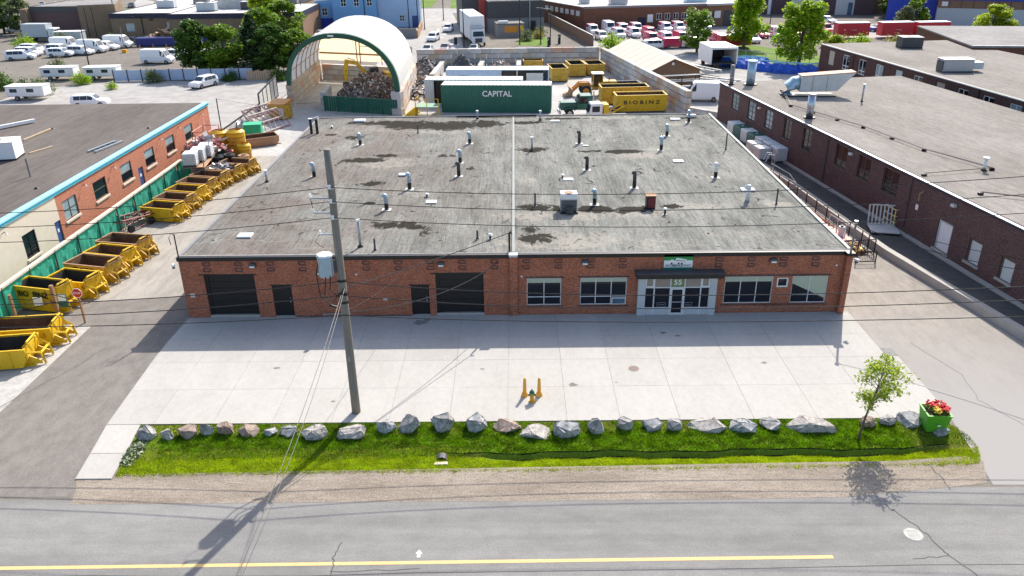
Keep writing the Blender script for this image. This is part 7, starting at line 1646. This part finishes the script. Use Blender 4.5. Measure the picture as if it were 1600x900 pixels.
t = thing('traffic_island', 'white kerbed island with a dark post behind the back block wall', 'island', (-12.7, 121.5, 0)); MB().box(-1.6, 1.6, -1, 1, 0, .2).build('kerb', 'white_dirty', t); MB().box(.6, 1.2, -.3, .3, .2, 1.6).build('machine', 'black_metal', t)
# right far long brick building
rbw = [(17+i*2.0, 18.3+i*2.0, 1.9, 3.3) for i in range(8)]
fb = thing('long_brick_building', 'long one-storey red-brown brick building behind the parked red and white vans', 'building', (15.7, 143.2, 0), R(9.3))
wall_mb(0, 28.5, 0, 4.9, rbw, 0, .3).build('wall', 'far_brick', fb); MB().box(0, .3, .302, 46, 0, 4.9).build('side_wall', 'far_brick', fb) if False else None
for a, b, z0, z1 in rbw[:6]: window(fb, a, b, z0, z1, .08, [.5], [], 'white_paint', 'glass', .1)
for a, b, z0, z1 in rbw[6:]: MB().box(a, b, .08, .2, z0, z1).build('window', 'white_paint', fb)
MB().prism([(0, 0), (28.5, 0), (42, 0), (42, 40), (-9.0, 34)], 4.92, 5.06).build('roof', 'roof_light', fb)
sv = MB(); sv.prism([(0, .01), (.3, .3), (-8.7, 34), (-9.0, 34)], 0, 4.9); sv.build('side_wall', 'far_brick', fb)
for k in range(12):
    u = .08+k*.075; MB().obox((-9*u-.03, 34*u, 3.5), (.06, 1.6, 1.1), R(14.8)).build('side_window', 'white_dirty' if k < 5 else 'glass_pale', fb)
MB().box(-.1, 28.5, -.1, -.002, 4.7, 5.15).build('roof_edge', 'mid_grey', fb)
MB().box(12.6, 14.5, -.04, 0, 0, 2.5).build('door', 'navy', fb); MB().box(14.9, 16.2, -.05, 0, 1.4, 3.1).build('notice', 'white_paint', fb)
wall_mb(28.5, 42, 0, 4.9, [], .8, 1.1).build('wall', 'hut_brown', fb); MB().box(28.5, 42, -1.2, 0-.13, 4.72, 5.2).build('canopy', 'galvanised', fb)
for a, b in ((33.5, 36.0), (36.6, 39.4), (40.2, 42)): MB().box(a, b, .74, .8, 0, 3.4).build('roller_door', 'dark_grey', fb)
MB().box(31.5, 32.8, .74, .8, 1.8, 3.4).build('notice', 'white_paint', fb)
for x, y, sx in ((9, 4, 4.0), (2, 8, 2.2), (28, 5, 5)): MB().box(x-sx/2, x+sx/2, y-1, y+1, 5.07, 6.7).build('rooftop_unit', 'blue_steel' if sx > 4.5 else 'galvanised', fb)
# vans in front of it
gv = 'red and white vans in front of the long brick building'
vx = [(17.2, 137.5), (20.9, 139.2), (24.0, 138.9), (27.0, 139.6), (33.6, 140.2), (36.6, 141.0), (39.5, 141.7), (42.7, 142.5)]
for i, (x, y) in enumerate(vx):
    P = P_van if i == 1 else P_red
    P.place((x, y, 0), R(-82), f'{"tall white" if i == 1 else "red and white"} van, {ORD[i]} from the left in the row against the brick wall', gv)
for r_, (x0, y0, n, dx) in enumerate(((18.2, 127.3, 1, 3.1), (22.0, 130.6, 3, 3.3), (27.6, 122.5, 4, 3.1), (40.6, 120.0, 3, 3.5), (48.0, 128.0, 4, 3.5), (27.3, 114.0, 3, 3.6), (60, 134, 3, 3.5))):
    for i in range(n):
        rc = None if (i+2*r_) % 5 not in (1, 4) else {'body': 'car_red'}
        (P_red if (i+r_) % 5 else P_mini).place((x0+dx*i, y0+.5*i, 0), R(-80 if r_ != 5 else 12), f'{"white" if rc is None else "red"} van, {ORD[i]} from the left in {["the spot just above the brown shed ridge","the second row behind the shed","the row just right of the shed ridge","the row between the two tall trees","the row behind the tall trees","the nearest row left of the first tree","the far row behind the bright tree"][r_]}', 'delivery vans on the middle lot', recolor=rc)
rt = thing('red_trailer', 'low red box trailer beside the first tall tree, above the open box truck', 'trailer', (39.4, 112.6, 0), R(8)); MB().box(0, 6.0, 0, 2.2, .5, 2.3).build('body', 'red_paint', rt); MB().box(0, 6, 0, 2.2, 2.31, 2.4).build('roof', 'white_paint', rt)
for kk in range(6): MB().box(.2+kk, .6+kk, -.03, 0, .6, 2.2).build('rib', 'red_dull', rt)
for i, (x, y) in enumerate(((66, 124.5), (75.0, 124.6), (82.2, 124.3))):
    t = thing('red_trailer', ['red and white trailer behind the gold bushes, left one', 'red and white trailer behind the purple brick roof, middle one', 'red trailer with pale emblem behind the purple brick roof, right one'][i], 'trailer', (x, y, 0), R(3)); MB().box(0, 6.6, 0, 2.3, .5, 3.0).build('body', 'red_paint', t); MB().box(0, 6.6, 0, 2.3, 3.01, 3.12).build('roof', 'white_paint', t); MB().cyl((3.3, -.02, 1.7), .6, .03, 12).build('emblem', 'white_dirty', t)
# white high van beside the block wall
P_van.place((25.3, 64.3, 0), R(172), 'white high-roof van parked right behind the end of the block wall', None, scale=(.85, 1.0, 1.05))
# dark block and blue building on the right horizon
t = bldg('purple_clad_hall', 'large dark purple-brown hall with white garage fronts at the top right', (54.5, 176, 0), R(-11), 38, 26, 7.5, 'purple_clad', 'roof_grey', 'navy', 3.0)
MB().box(17.5, 24.5, -.1, 0, 0, 4.2).build('white_front', 'white_dirty', t); MB().box(28.5, 33.0, -.1, 0, 0, 4.4).build('white_front', 'white_dirty', t); MB().box(31.5, 32.6, -.15, -.1, 0, 3.0).build('blue_door', 'glass_blue', t); MB().box(11.8, 12.6, -.15, 0, 0, 4.4).build('downpipe', 'white_paint', t)
t2 = thing('blue_container', 'small blue container in front of the purple-brown hall', 'container', (76, 170.6, 0), R(-11)); MB().box(0, 2.6, 0, 2, 0, 2.2).build('body', 'deep_blue', t2); MB().box(-.05, 2.65, -.05, 2.05, 2.2, 2.3).build('roof', 'deep_blue', t2)
t = bldg('brown_hall', 'brown hall behind the dark trees at the top right', (92.5, 172, 0), R(-10), 16, 20, 6.5, 'hut_brown', 'roof_grey')
t = thing('blue_striped_building', 'long white building with a broad deep blue band at the top right corner', 'building', (92.0, 137.5, 0), R(-24))
MB().box(0, 50, 0, 30, 0, 4.6).build('wall', 'pale_panel', t); MB().box(-.05, 50, -.1, 30, 4.61, 6.2).build('window_band', 'hut_brown', t); MB().box(-.1, 50, -.3, 30, 6.21, 9.0).build('blue_band', 'deep_blue', t); MB().box(0, 50, 0, 30, 9.01, 9.15).build('roof', 'roof_light', t)
for kk in range(20): MB().box(2+kk*2.3, 2.15+kk*2.3, -.14, -.101, 4.7, 6.1).build('mullion', 'dark_grey', t)
MB().box(-10, -.12, 4, 20, 0, 9.0).build('annex', 'deep_blue', t); MB().box(.6, 1.8, -.16, -.101, 5.0, 5.9).build('notice', 'white_paint', t)
for x, y, rz, P, lab, rc in [(86.5, 130.5, 4, P_suv, 'silver-white suv under the round tree at the right', {'body': 'car_silver'}), (92.0, 127.5, 4, P_suv, 'dark car beside the silver suv at the right', {'body': 'car_dark'}), (81.0, 107.0, -20, P_van, 'white van just behind the purple brick roof at the right', None),
        (79.5, 136.5, 25, P_sed, 'blue sports car behind the red trailers', {'body': 'car_blue'}), (85.5, 136.0, 25, P_sed, 'white car behind the red trailers', {'body': 'car_white'}), (73.8, 152.0, -60, P_suv, 'white suv in front of the hall with white garage fronts', None)]:
    P.place((x, y, 0), R(rz), lab, None, recolor=rc)
for P in (P_mini, P_van, P_sed, P_suv, P_red): P.drop()
# fences and poles
bf = thing('brown_slat_fence', 'long brown fence running away between the back wall and the brick building', 'fence', (15.4, 116.0, 0), math.atan2(72, -11.5))
for kk in range(28): MB().box(kk*2.6+.04, kk*2.6+2.56, -.05, .05, .05, 2.2).build('panel', 'hut_brown', bf)
MB().box(0, 73, -.1, .1, 2.2, 2.32).build('rail', 'white_dirty', bf)
cf = thing('chain_link_fence', 'thin chain link fence behind the blue tarpaulin bundles', 'fence', (37.0, 99.0, 0), math.atan2(-14, 12))
for kk in range(10): MB().tube([(kk*2, 0, 0), (kk*2, 0, 2.0)], .05, 4).build('post', 'galvanised', cf)
for z in (1.0, 2.0): MB().tube([(0, 0, z), (18, 0, z)], .035, 4).build('rail', 'galvanised', cf)
def lamp(label, x, y, h, arm=0, m='black_metal', rz=0):
    t = thing('street_lamp', label, 'street lamp', (x, y, 0), rz); MB().tube([(0, 0, 0), (0, 0, h)], [.12, .07], 8).build('pole', m, t)
    if arm: MB().tube([(0, 0, h), (arm, 0, h+.3)], .05, 5).build('arm', m, t); MB().obox((arm, 0, h+.25), (.8, .3, .15)).build('lamp_head', 'dark_grey', t)
    MB().cyl((0, 0, 0), .2, .3, 8).build('base', 'mid_grey', t)
lamp('thin dark lamp post right behind the back block wall beside the white truck', -9.9, 117.4, 9.5)
lamp('tall dark pole left one of the pair by the grey building garden', 1.1, 121.3, 12); lamp('tall dark pole right one of the pair by the grey building garden', 5.3, 121, 12)
lamp('double-armed dark lamp post behind the back wall near its right corner', 7.2, 120.4, 6.8, -2.4)
lamp('dark utility pole beside the side street, left one', -24.2, 147, 12); lamp('dark utility pole beside the side street, middle one', -20.9, 149, 13); lamp('dark utility pole beside the side street, right one', -21.0, 137, 12.5)
lamp('thin dark pole in the left car park beside the tan end block', -75.7, 100.4, 6.5); lamp('dark pole beside the diagonal far left road', -96.0, 155, 11); lamp('dark pole at the corner of the tan building', -89.0, 141.5, 12); lamp('dark lamp pole at the top left road', -117.2, 176.8, 10, 1.6)
lamp('dark pole in front of the garage door of the brown wing', -45.0, 118, 11); lamp('dark pole beside the spruce tree', -49.0, 148, 9); lamp('dark light pole on the far street left of the dark grey building', -18.0, 168, 12)
lamp('thin pole in front of the block with white garage fronts', 60.5, 152, 4)
t = thing('gas_sign_post', 'yellow post in the garden beside the grey enclosure', 'post', (1.6, 129.0, 0)); MB().box(-.2, .2, -.2, .2, 0, 2.8).build('post', 'hydrant_yellow', t); MB().box(-.3, .3, -.22, .22, 2.0, 2.8).build('top', 'yellow_steel', t)
for x, y, lab in ((12.6, 122, 'black air hose stand near the brown fence'), (10.3, 118, 'second black air hose stand near the brown fence')):
    t = thing('air_machine', lab, 'machine', (x-3.5, y, 0)); MB().box(-.25, .25, -.25, .25, 0, 1.9).build('body', 'black_metal', t); MB().tube([(.2, 0, 1.8), (-.3, -.6, 1.2), (-.4, -.8, .3)], .06, 5).build('hose', 'white_dirty', t)
# grass and streets of the far ground
def lawnp(pts, label=None): return sheet('grass_patch', pts, .02, 'lawn', label)
lawnp([(-30.5, 160), (-24.2, 163), (-25.6, 184), (-32, 184)]); lawnp([(-36, 206), (-24.5, 203), (-26, 330), (-60, 330)]); lawnp([(-13.5, 160), (-8.5, 162), (-12, 178), (-15.5, 178)]); lawnp([(-18.6, 200), (-8, 200), (-10, 240), (-21, 240)])
lawnp([(-54.5, 145), (-48, 147), (-49, 178), (-56.5, 176)]); lawnp([(3.5, 215), (24, 200), (26, 212), (3, 228)])
lawnp([(-118, 205), (-93, 150), (-91, 141), (-88.5, 141), (-90, 152), (-104, 190), (-118, 232)] ); lawnp([(-135, 215), (-120, 186), (-114, 178), (-117, 195), (-124, 214)])
lawnp([(-93, 138), (-90, 138), (-88, 131), (-90.5, 129)])
lawnp([(38, 96), (52, 82.5), (62, 90), (44, 122), (40, 112)]); lawnp([(0.2, 121), (7.0, 118), (7.2, 132), (1.5, 132)]) 
sheet('street', [(-24.0, 94), (-4, 94), (-4.5, 104), (-10, 116), (-13.5, 158), (-18.7, 200), (-27.5, 200), (-22.5, 158), (-25.5, 130)], .010, 'far_concrete')
sheet('far_street', [(-300, 186), (300, 186), (300, 199), (-300, 199)], .012, 'far_concrete'); sheet('far_path', [(-103, 175), (-93.5, 143), (-88.5, 141), (-98, 172), (-120, 236), (-132, 250)], .026, 'far_concrete')
sheet('van_lot', [(14.5, 100), (16.2, 142), (58, 150), (95, 150), (95, 122), (55, 128), (44, 123), (36, 100)], .014, 'far_concrete')
sheet('truck_lot', [(14.5, 94), (15.5, 100), (36, 100), (50, 82), (33, 66), (24, 52), (21.8, 57)], .014, 'far_concrete')
mk = MB()
for a, b in (((-17.8, 150), (-16.2, 132)), ((-21.5, 112), (-21.3, 104)), ((-17.6, 112), (-17.3, 102))): mk.ribbon([a, b], .35, .03)
for i in range(6): mk.ribbon([(-16.5+.3*i, 134+i*4.5), (-15.3+.3*i, 134.4+i*4.5)], .5, .03)
struct('road_marking', mk, 'road_white')
# ------------------------------------------------------------------ trees and shrubs
def tree_proto(name, m, bark, seed, n, h=8.0, rx=3.0, kind='round', leaf=.40, sub=1.0):
    t = thing(name, 'x', 'tree'); rg = np.random.default_rng(seed); rr = random.Random(seed)
    MB().tube([(0, 0, 0), (rr.uniform(-.1, .1), .05, h*.3), (rr.uniform(-.2, .2), .1, h*.62), (0, 0, h*.9)], [.22, .17, .11, .03], 8).build('trunk', bark, t)
    C = []; nc = 60 if kind != 'cone' else 1
    if kind in ('round', 'upright'):
        for k in range(nc):
            a = rr.uniform(0, 6.3); u = rr.random()**.5; zf = rr.random()
            env = math.sin(math.pi*(.12+.85*zf))**.7 if kind == 'round' else (1-.55*zf)*min(1, .45+zf*3)
            e = np.array([math.cos(a)*rx*u*env*rr.uniform(.75, 1.08), math.sin(a)*rx*u*env*rr.uniform(.75, 1.08), h*(.2+.76*zf)])
            s = rx*(.30 if kind == 'round' else .26)*rr.uniform(.6, 1.15); q = rg.normal(size=(n//nc, 3)); q /= np.linalg.norm(q, axis=1)[:, None]; q *= (rg.random(n//nc)**.4)[:, None]
            C.append(q*np.array([s, s, s*(.8 if kind == 'round' else 1.35)])+e)
            if k % 5 == 0: MB().tube([(0, 0, h*.25+h*.4*zf*.6), tuple(e*.55+np.array([0, 0, h*.12*zf])), tuple(e)], [.08, .05, .015], 5).build('limb', bark, t)
    elif kind == 'cone':
        for lv in range(24):
            z = h*(.07+.92*lv/24); R_ = rx*(1-lv/24.5)**.85; nb = 12 if lv < 16 else 7
            for b in range(nb):
                a = rr.uniform(0, 6.3); m_ = int(n/24/nb); tt = rg.random(m_)**.6
                C.append(np.stack([np.cos(a)*R_*tt, np.sin(a)*R_*tt, z-R_*.28*tt+rg.normal(size=m_)*.06], 1)+rg.normal(size=(m_, 3))*.09*R_)
    elif kind == 'bush':
        for k in range(16):
            a = rr.uniform(0, 6.3); u = rr.random()**.5; e = np.array([math.cos(a)*rx*u*.8, math.sin(a)*rx*u*.8, h*rr.uniform(.15, .75)*(1-.4*u)])
            C.append(rg.normal(size=(n//16, 3))*rx*.2+e)
    leaf_cards('crown', np.concatenate(C), leaf, m, rg, t, .5, .6); return Proto(t)
T = {'mid': tree_proto('broadleaf_tree', 'leaf_mid', 'bark', 1, 8200), 'dark': tree_proto('broadleaf_tree', 'leaf_dark', 'bark_dark', 2, 8200), 'bright': tree_proto('broadleaf_tree', 'leaf_bright', 'bark', 3, 8500, 9, 3.3, 'upright'),
     'lime': tree_proto('broadleaf_tree', 'leaf_lime', 'bark', 4, 8200), 'grey': tree_proto('broadleaf_tree', 'leaf_grey', 'bark', 5, 5000), 'cone': tree_proto('conifer_tree', 'conifer', 'bark_dark', 6, 8000, 8.5, 2.7, 'cone', .32),
     'spruce': tree_proto('spruce_tree', 'leaf_grey', 'bark_dark', 7, 4200, 15, 3.8, 'cone', .34), 'upmid': tree_proto('broadleaf_tree', 'leaf_mid', 'bark', 9, 5200, 9, 3.0, 'upright')}
BU = {'lime': tree_proto('shrub', 'leaf_bright', 'bark', 11, 1500, 2.6, 1.8, 'bush', .26), 'grey': tree_proto('shrub', 'leaf_grey', 'bark', 12, 1500, 2.6, 1.8, 'bush', .26), 'gold': tree_proto('shrub', 'leaf_gold', 'bark', 13, 1500, 2.6, 1.8, 'bush', .26), 'dark': tree_proto('shrub', 'leaf_dark', 'bark', 14, 1500, 2.6, 1.8, 'bush', .26)}
for k, x, y, s, lab in [
    ('dark', -51.8, 89.5, (1.45, 1.3, 1.08), 'dark leafy left half of the tree clump above the parked white suv'), ('mid', -47.2, 88.0, (1.5, 1.3, 1.0), 'big round leafy tree directly above the parked white suv'),
    ('cone', -42.7, 89.5, (1.5, 1.4, 1.15), 'dark conifer between the round tree and the white shelter'), ('dark', -39.2, 88.5, (1.3, 1.2, 1.0), 'dark broadleaf tree just left of the green shelter band'), ('mid', -35.6, 90.0, (1.2, 1.1, .88), 'leafy tree touching the left side of the white shelter'),
    ('mid', -44.5, 102, (1.5, 1.3, 1.15), 'mid green tree behind the dark conifer'), ('lime', -51.5, 127, (1.5, 1.5, 1.25), 'bright green tree beside the brown wing, behind the conifers'), ('mid', -46.5, 122, (1.5, 1.4, 1.1), 'green tree below the grey spruce'),
    ('spruce', -53.3, 150.5, (1.0, 1.0, 1.0), 'tall drooping grey-green spruce at the top left centre'), ('mid', -38.6, 172, (.9, .9, .95), 'green tree left of the blue building at the top'), ('lime', -58.0, 152, (.9, .9, .9), 'yellow-green tree left of the spruce'),
    ('grey', -114.6, 149, (1.25, 1.25, 1.0), 'grey-green tree at the top left corner, right one'), ('dark', -120.5, 151, (1.4, 1.4, 1.05), 'dark green tree at the top left corner, left one'), ('dark', -94.5, 165, (.5, .5, .45), 'small dark tree behind the tan loading bay'),
    ('upmid', 33.9, 108.0, (1.3, 1.2, .84), 'dense dark-bottomed tree between the van rows, left of the open box truck'), ('bright', 43.5, 111.5, (1.45, 1.4, 1.14), 'tall airy bright tree behind the open box truck'), ('bright', 46.6, 89.5, (1.55, 1.5, 1.14), 'largest bright green tree left of the purple brick building'),
    ('lime', 54.5, 95.5, (.62, .62, .55), 'yellowish small tree just behind the purple brick building corner'), ('dark', 92.5, 161, (1.2, 1.2, 1.0), 'dark tree at the top right, left one of the clump'), ('dark', 98.5, 158, (1.2, 1.2, 1.0), 'dark tree at the top right, right one of the clump'), ('lime', 95, 166, (1.0, 1.0, 1.0), 'lime coloured tree in the dark clump at the top right'),
    ('mid', 85.5, 133.0, (1.1, 1.1, .92), 'round green tree in front of the blue banded building'), ('grey', 82.2, 131, (.75, .75, .7), 'greyish smaller tree left of the round green one'), ('lime', 86.2, 105.0, (1.25, 1.25, 1.0), 'yellow-green dense tree at the right edge before the banded building'),
    ('mid', -24, 240, (1.2, 1.2, 1.0), 'far tree at the top edge above the side street'), ('dark', -38, 235, (1.3, 1.3, 1.1), 'far dark tree at the top edge left of the side street'), ('mid', 16, 225, (1.3, 1.3, .9), 'far tree at the top edge right of the dark grey building'), ('dark', 8, 232, (1.3, 1.3, .9), 'far dark tree at the top edge above the dark grey building'),
    ('mid', -84, 216, (1.5, 1.5, 1.2), 'far tree behind the white roofs, left one'), ('dark', -74, 214, (1.5, 1.5, 1.2), 'far tree behind the white roofs, second'), ('mid', -64, 216, (1.5, 1.5, 1.2), 'far tree behind the white roofs, third'), ('dark', -54, 212, (1.4, 1.4, 1.1), 'far tree behind the white roofs, fourth')]:
    T[k].place((x, y, 0), random.uniform(0, 6.3), lab, None, scale=s)
for k, x, y, s, lab in [
    ('lime', 18.6, 113.5, 1.35, 'bright yellow-green bush behind the corner of the block walls'), ('grey', 16.9, 87.6, .8, 'dry weeds growing between the block wall and the shed roof'), ('grey', 17.8, 80.5, .6, 'small grey weeds beside the shed roof, nearer ones'),
    ('lime', 20.3, 66.2, .62, 'small bright green bush beside the block wall above the white van'), ('grey', 2.6, 127.5, 1.0, 'grey-green garden shrub by the tall dark poles'), ('gold', 5.0, 131, .8, 'yellowish garden grass by the dark grey building'), ('grey', 5.8, 135, .9, 'grey garden shrub at the corner of the dark grey building'),
    ('gold', 60.5, 112, 1.35, 'gold and pink bush right of the big bright tree'), ('lime', 65.0, 110, 1.2, 'light green bush behind the purple brick roof'), ('gold', 72.0, 110, 1.3, 'gold bush in front of the red trailers'), ('gold', 78.0, 110, 1.1, 'gold bush at the right end of the red trailers'),
    ('grey', -57.0, 82.8, .9, 'pale green bush growing against the panel fence'), ('lime', -67.8, 82.0, .85, 'bright bush at the left end of the panel fence'), ('grey', -69.5, 73.5, 1.1, 'tall weeds behind the left gravel roof'), ('dark', -73.0, 76.0, .9, 'dark bush behind the left gravel roof'), ('grey', -82.5, 84, 1.1, 'pale tree-like bush at the far left below the minivans'), ('lime', -93.5, 83.0, .9, 'green bush at the left edge below the minivans'),
    ('mid' if False else 'dark', -78.0, 78.5, 1.0, 'dark green bush left of the tall weeds behind the left gravel roof'), ('lime', -84.0, 78.0, .9, 'light bush farther left behind the left gravel roof'), ('grey', -76.5, 92.0, 1.1, 'pale bush behind the farther white trailer'), ('lime', -61.0, 77.5, .5, 'small bright weeds at the left rim of the rear lot'),
    ('lime', -98.5, 121, 1.3, 'light green hedge behind the nearest minivans, left part'), ('grey', -93.5, 126, 1.3, 'light green hedge behind the nearest minivans, middle part'), ('grey', -84.5, 128.5, 1.0, 'light green hedge near the tan end block'), ('dark', -45.0, 83.6, .75, 'dark bush in front of the weathered board fence'), ('dark', -37.2, 83.8, .9, 'dark bush beside the left foot of the shelter'),
    ('mid' if False else 'dark', 95.5, 118.0, 1.1, 'small round green bush beside the silver suv at the right'), ('gold', -31.8, 60.0, .5, 'dry weeds at the rear gate'), ('grey', -14.0, 91.5, .6, 'weeds growing against the back block wall'), ('grey', 51.5, 89.5, .9, 'pale shrubs at the foot of the big bright tree'), ('lime', 56.0, 87.0, .8, 'bright shrub beside the purple brick corner')]:
    BU[k].place((x, y, 0), random.uniform(0, 6.3), lab, None, scale=s)
for P in list(T.values())+list(BU.values()): P.drop()
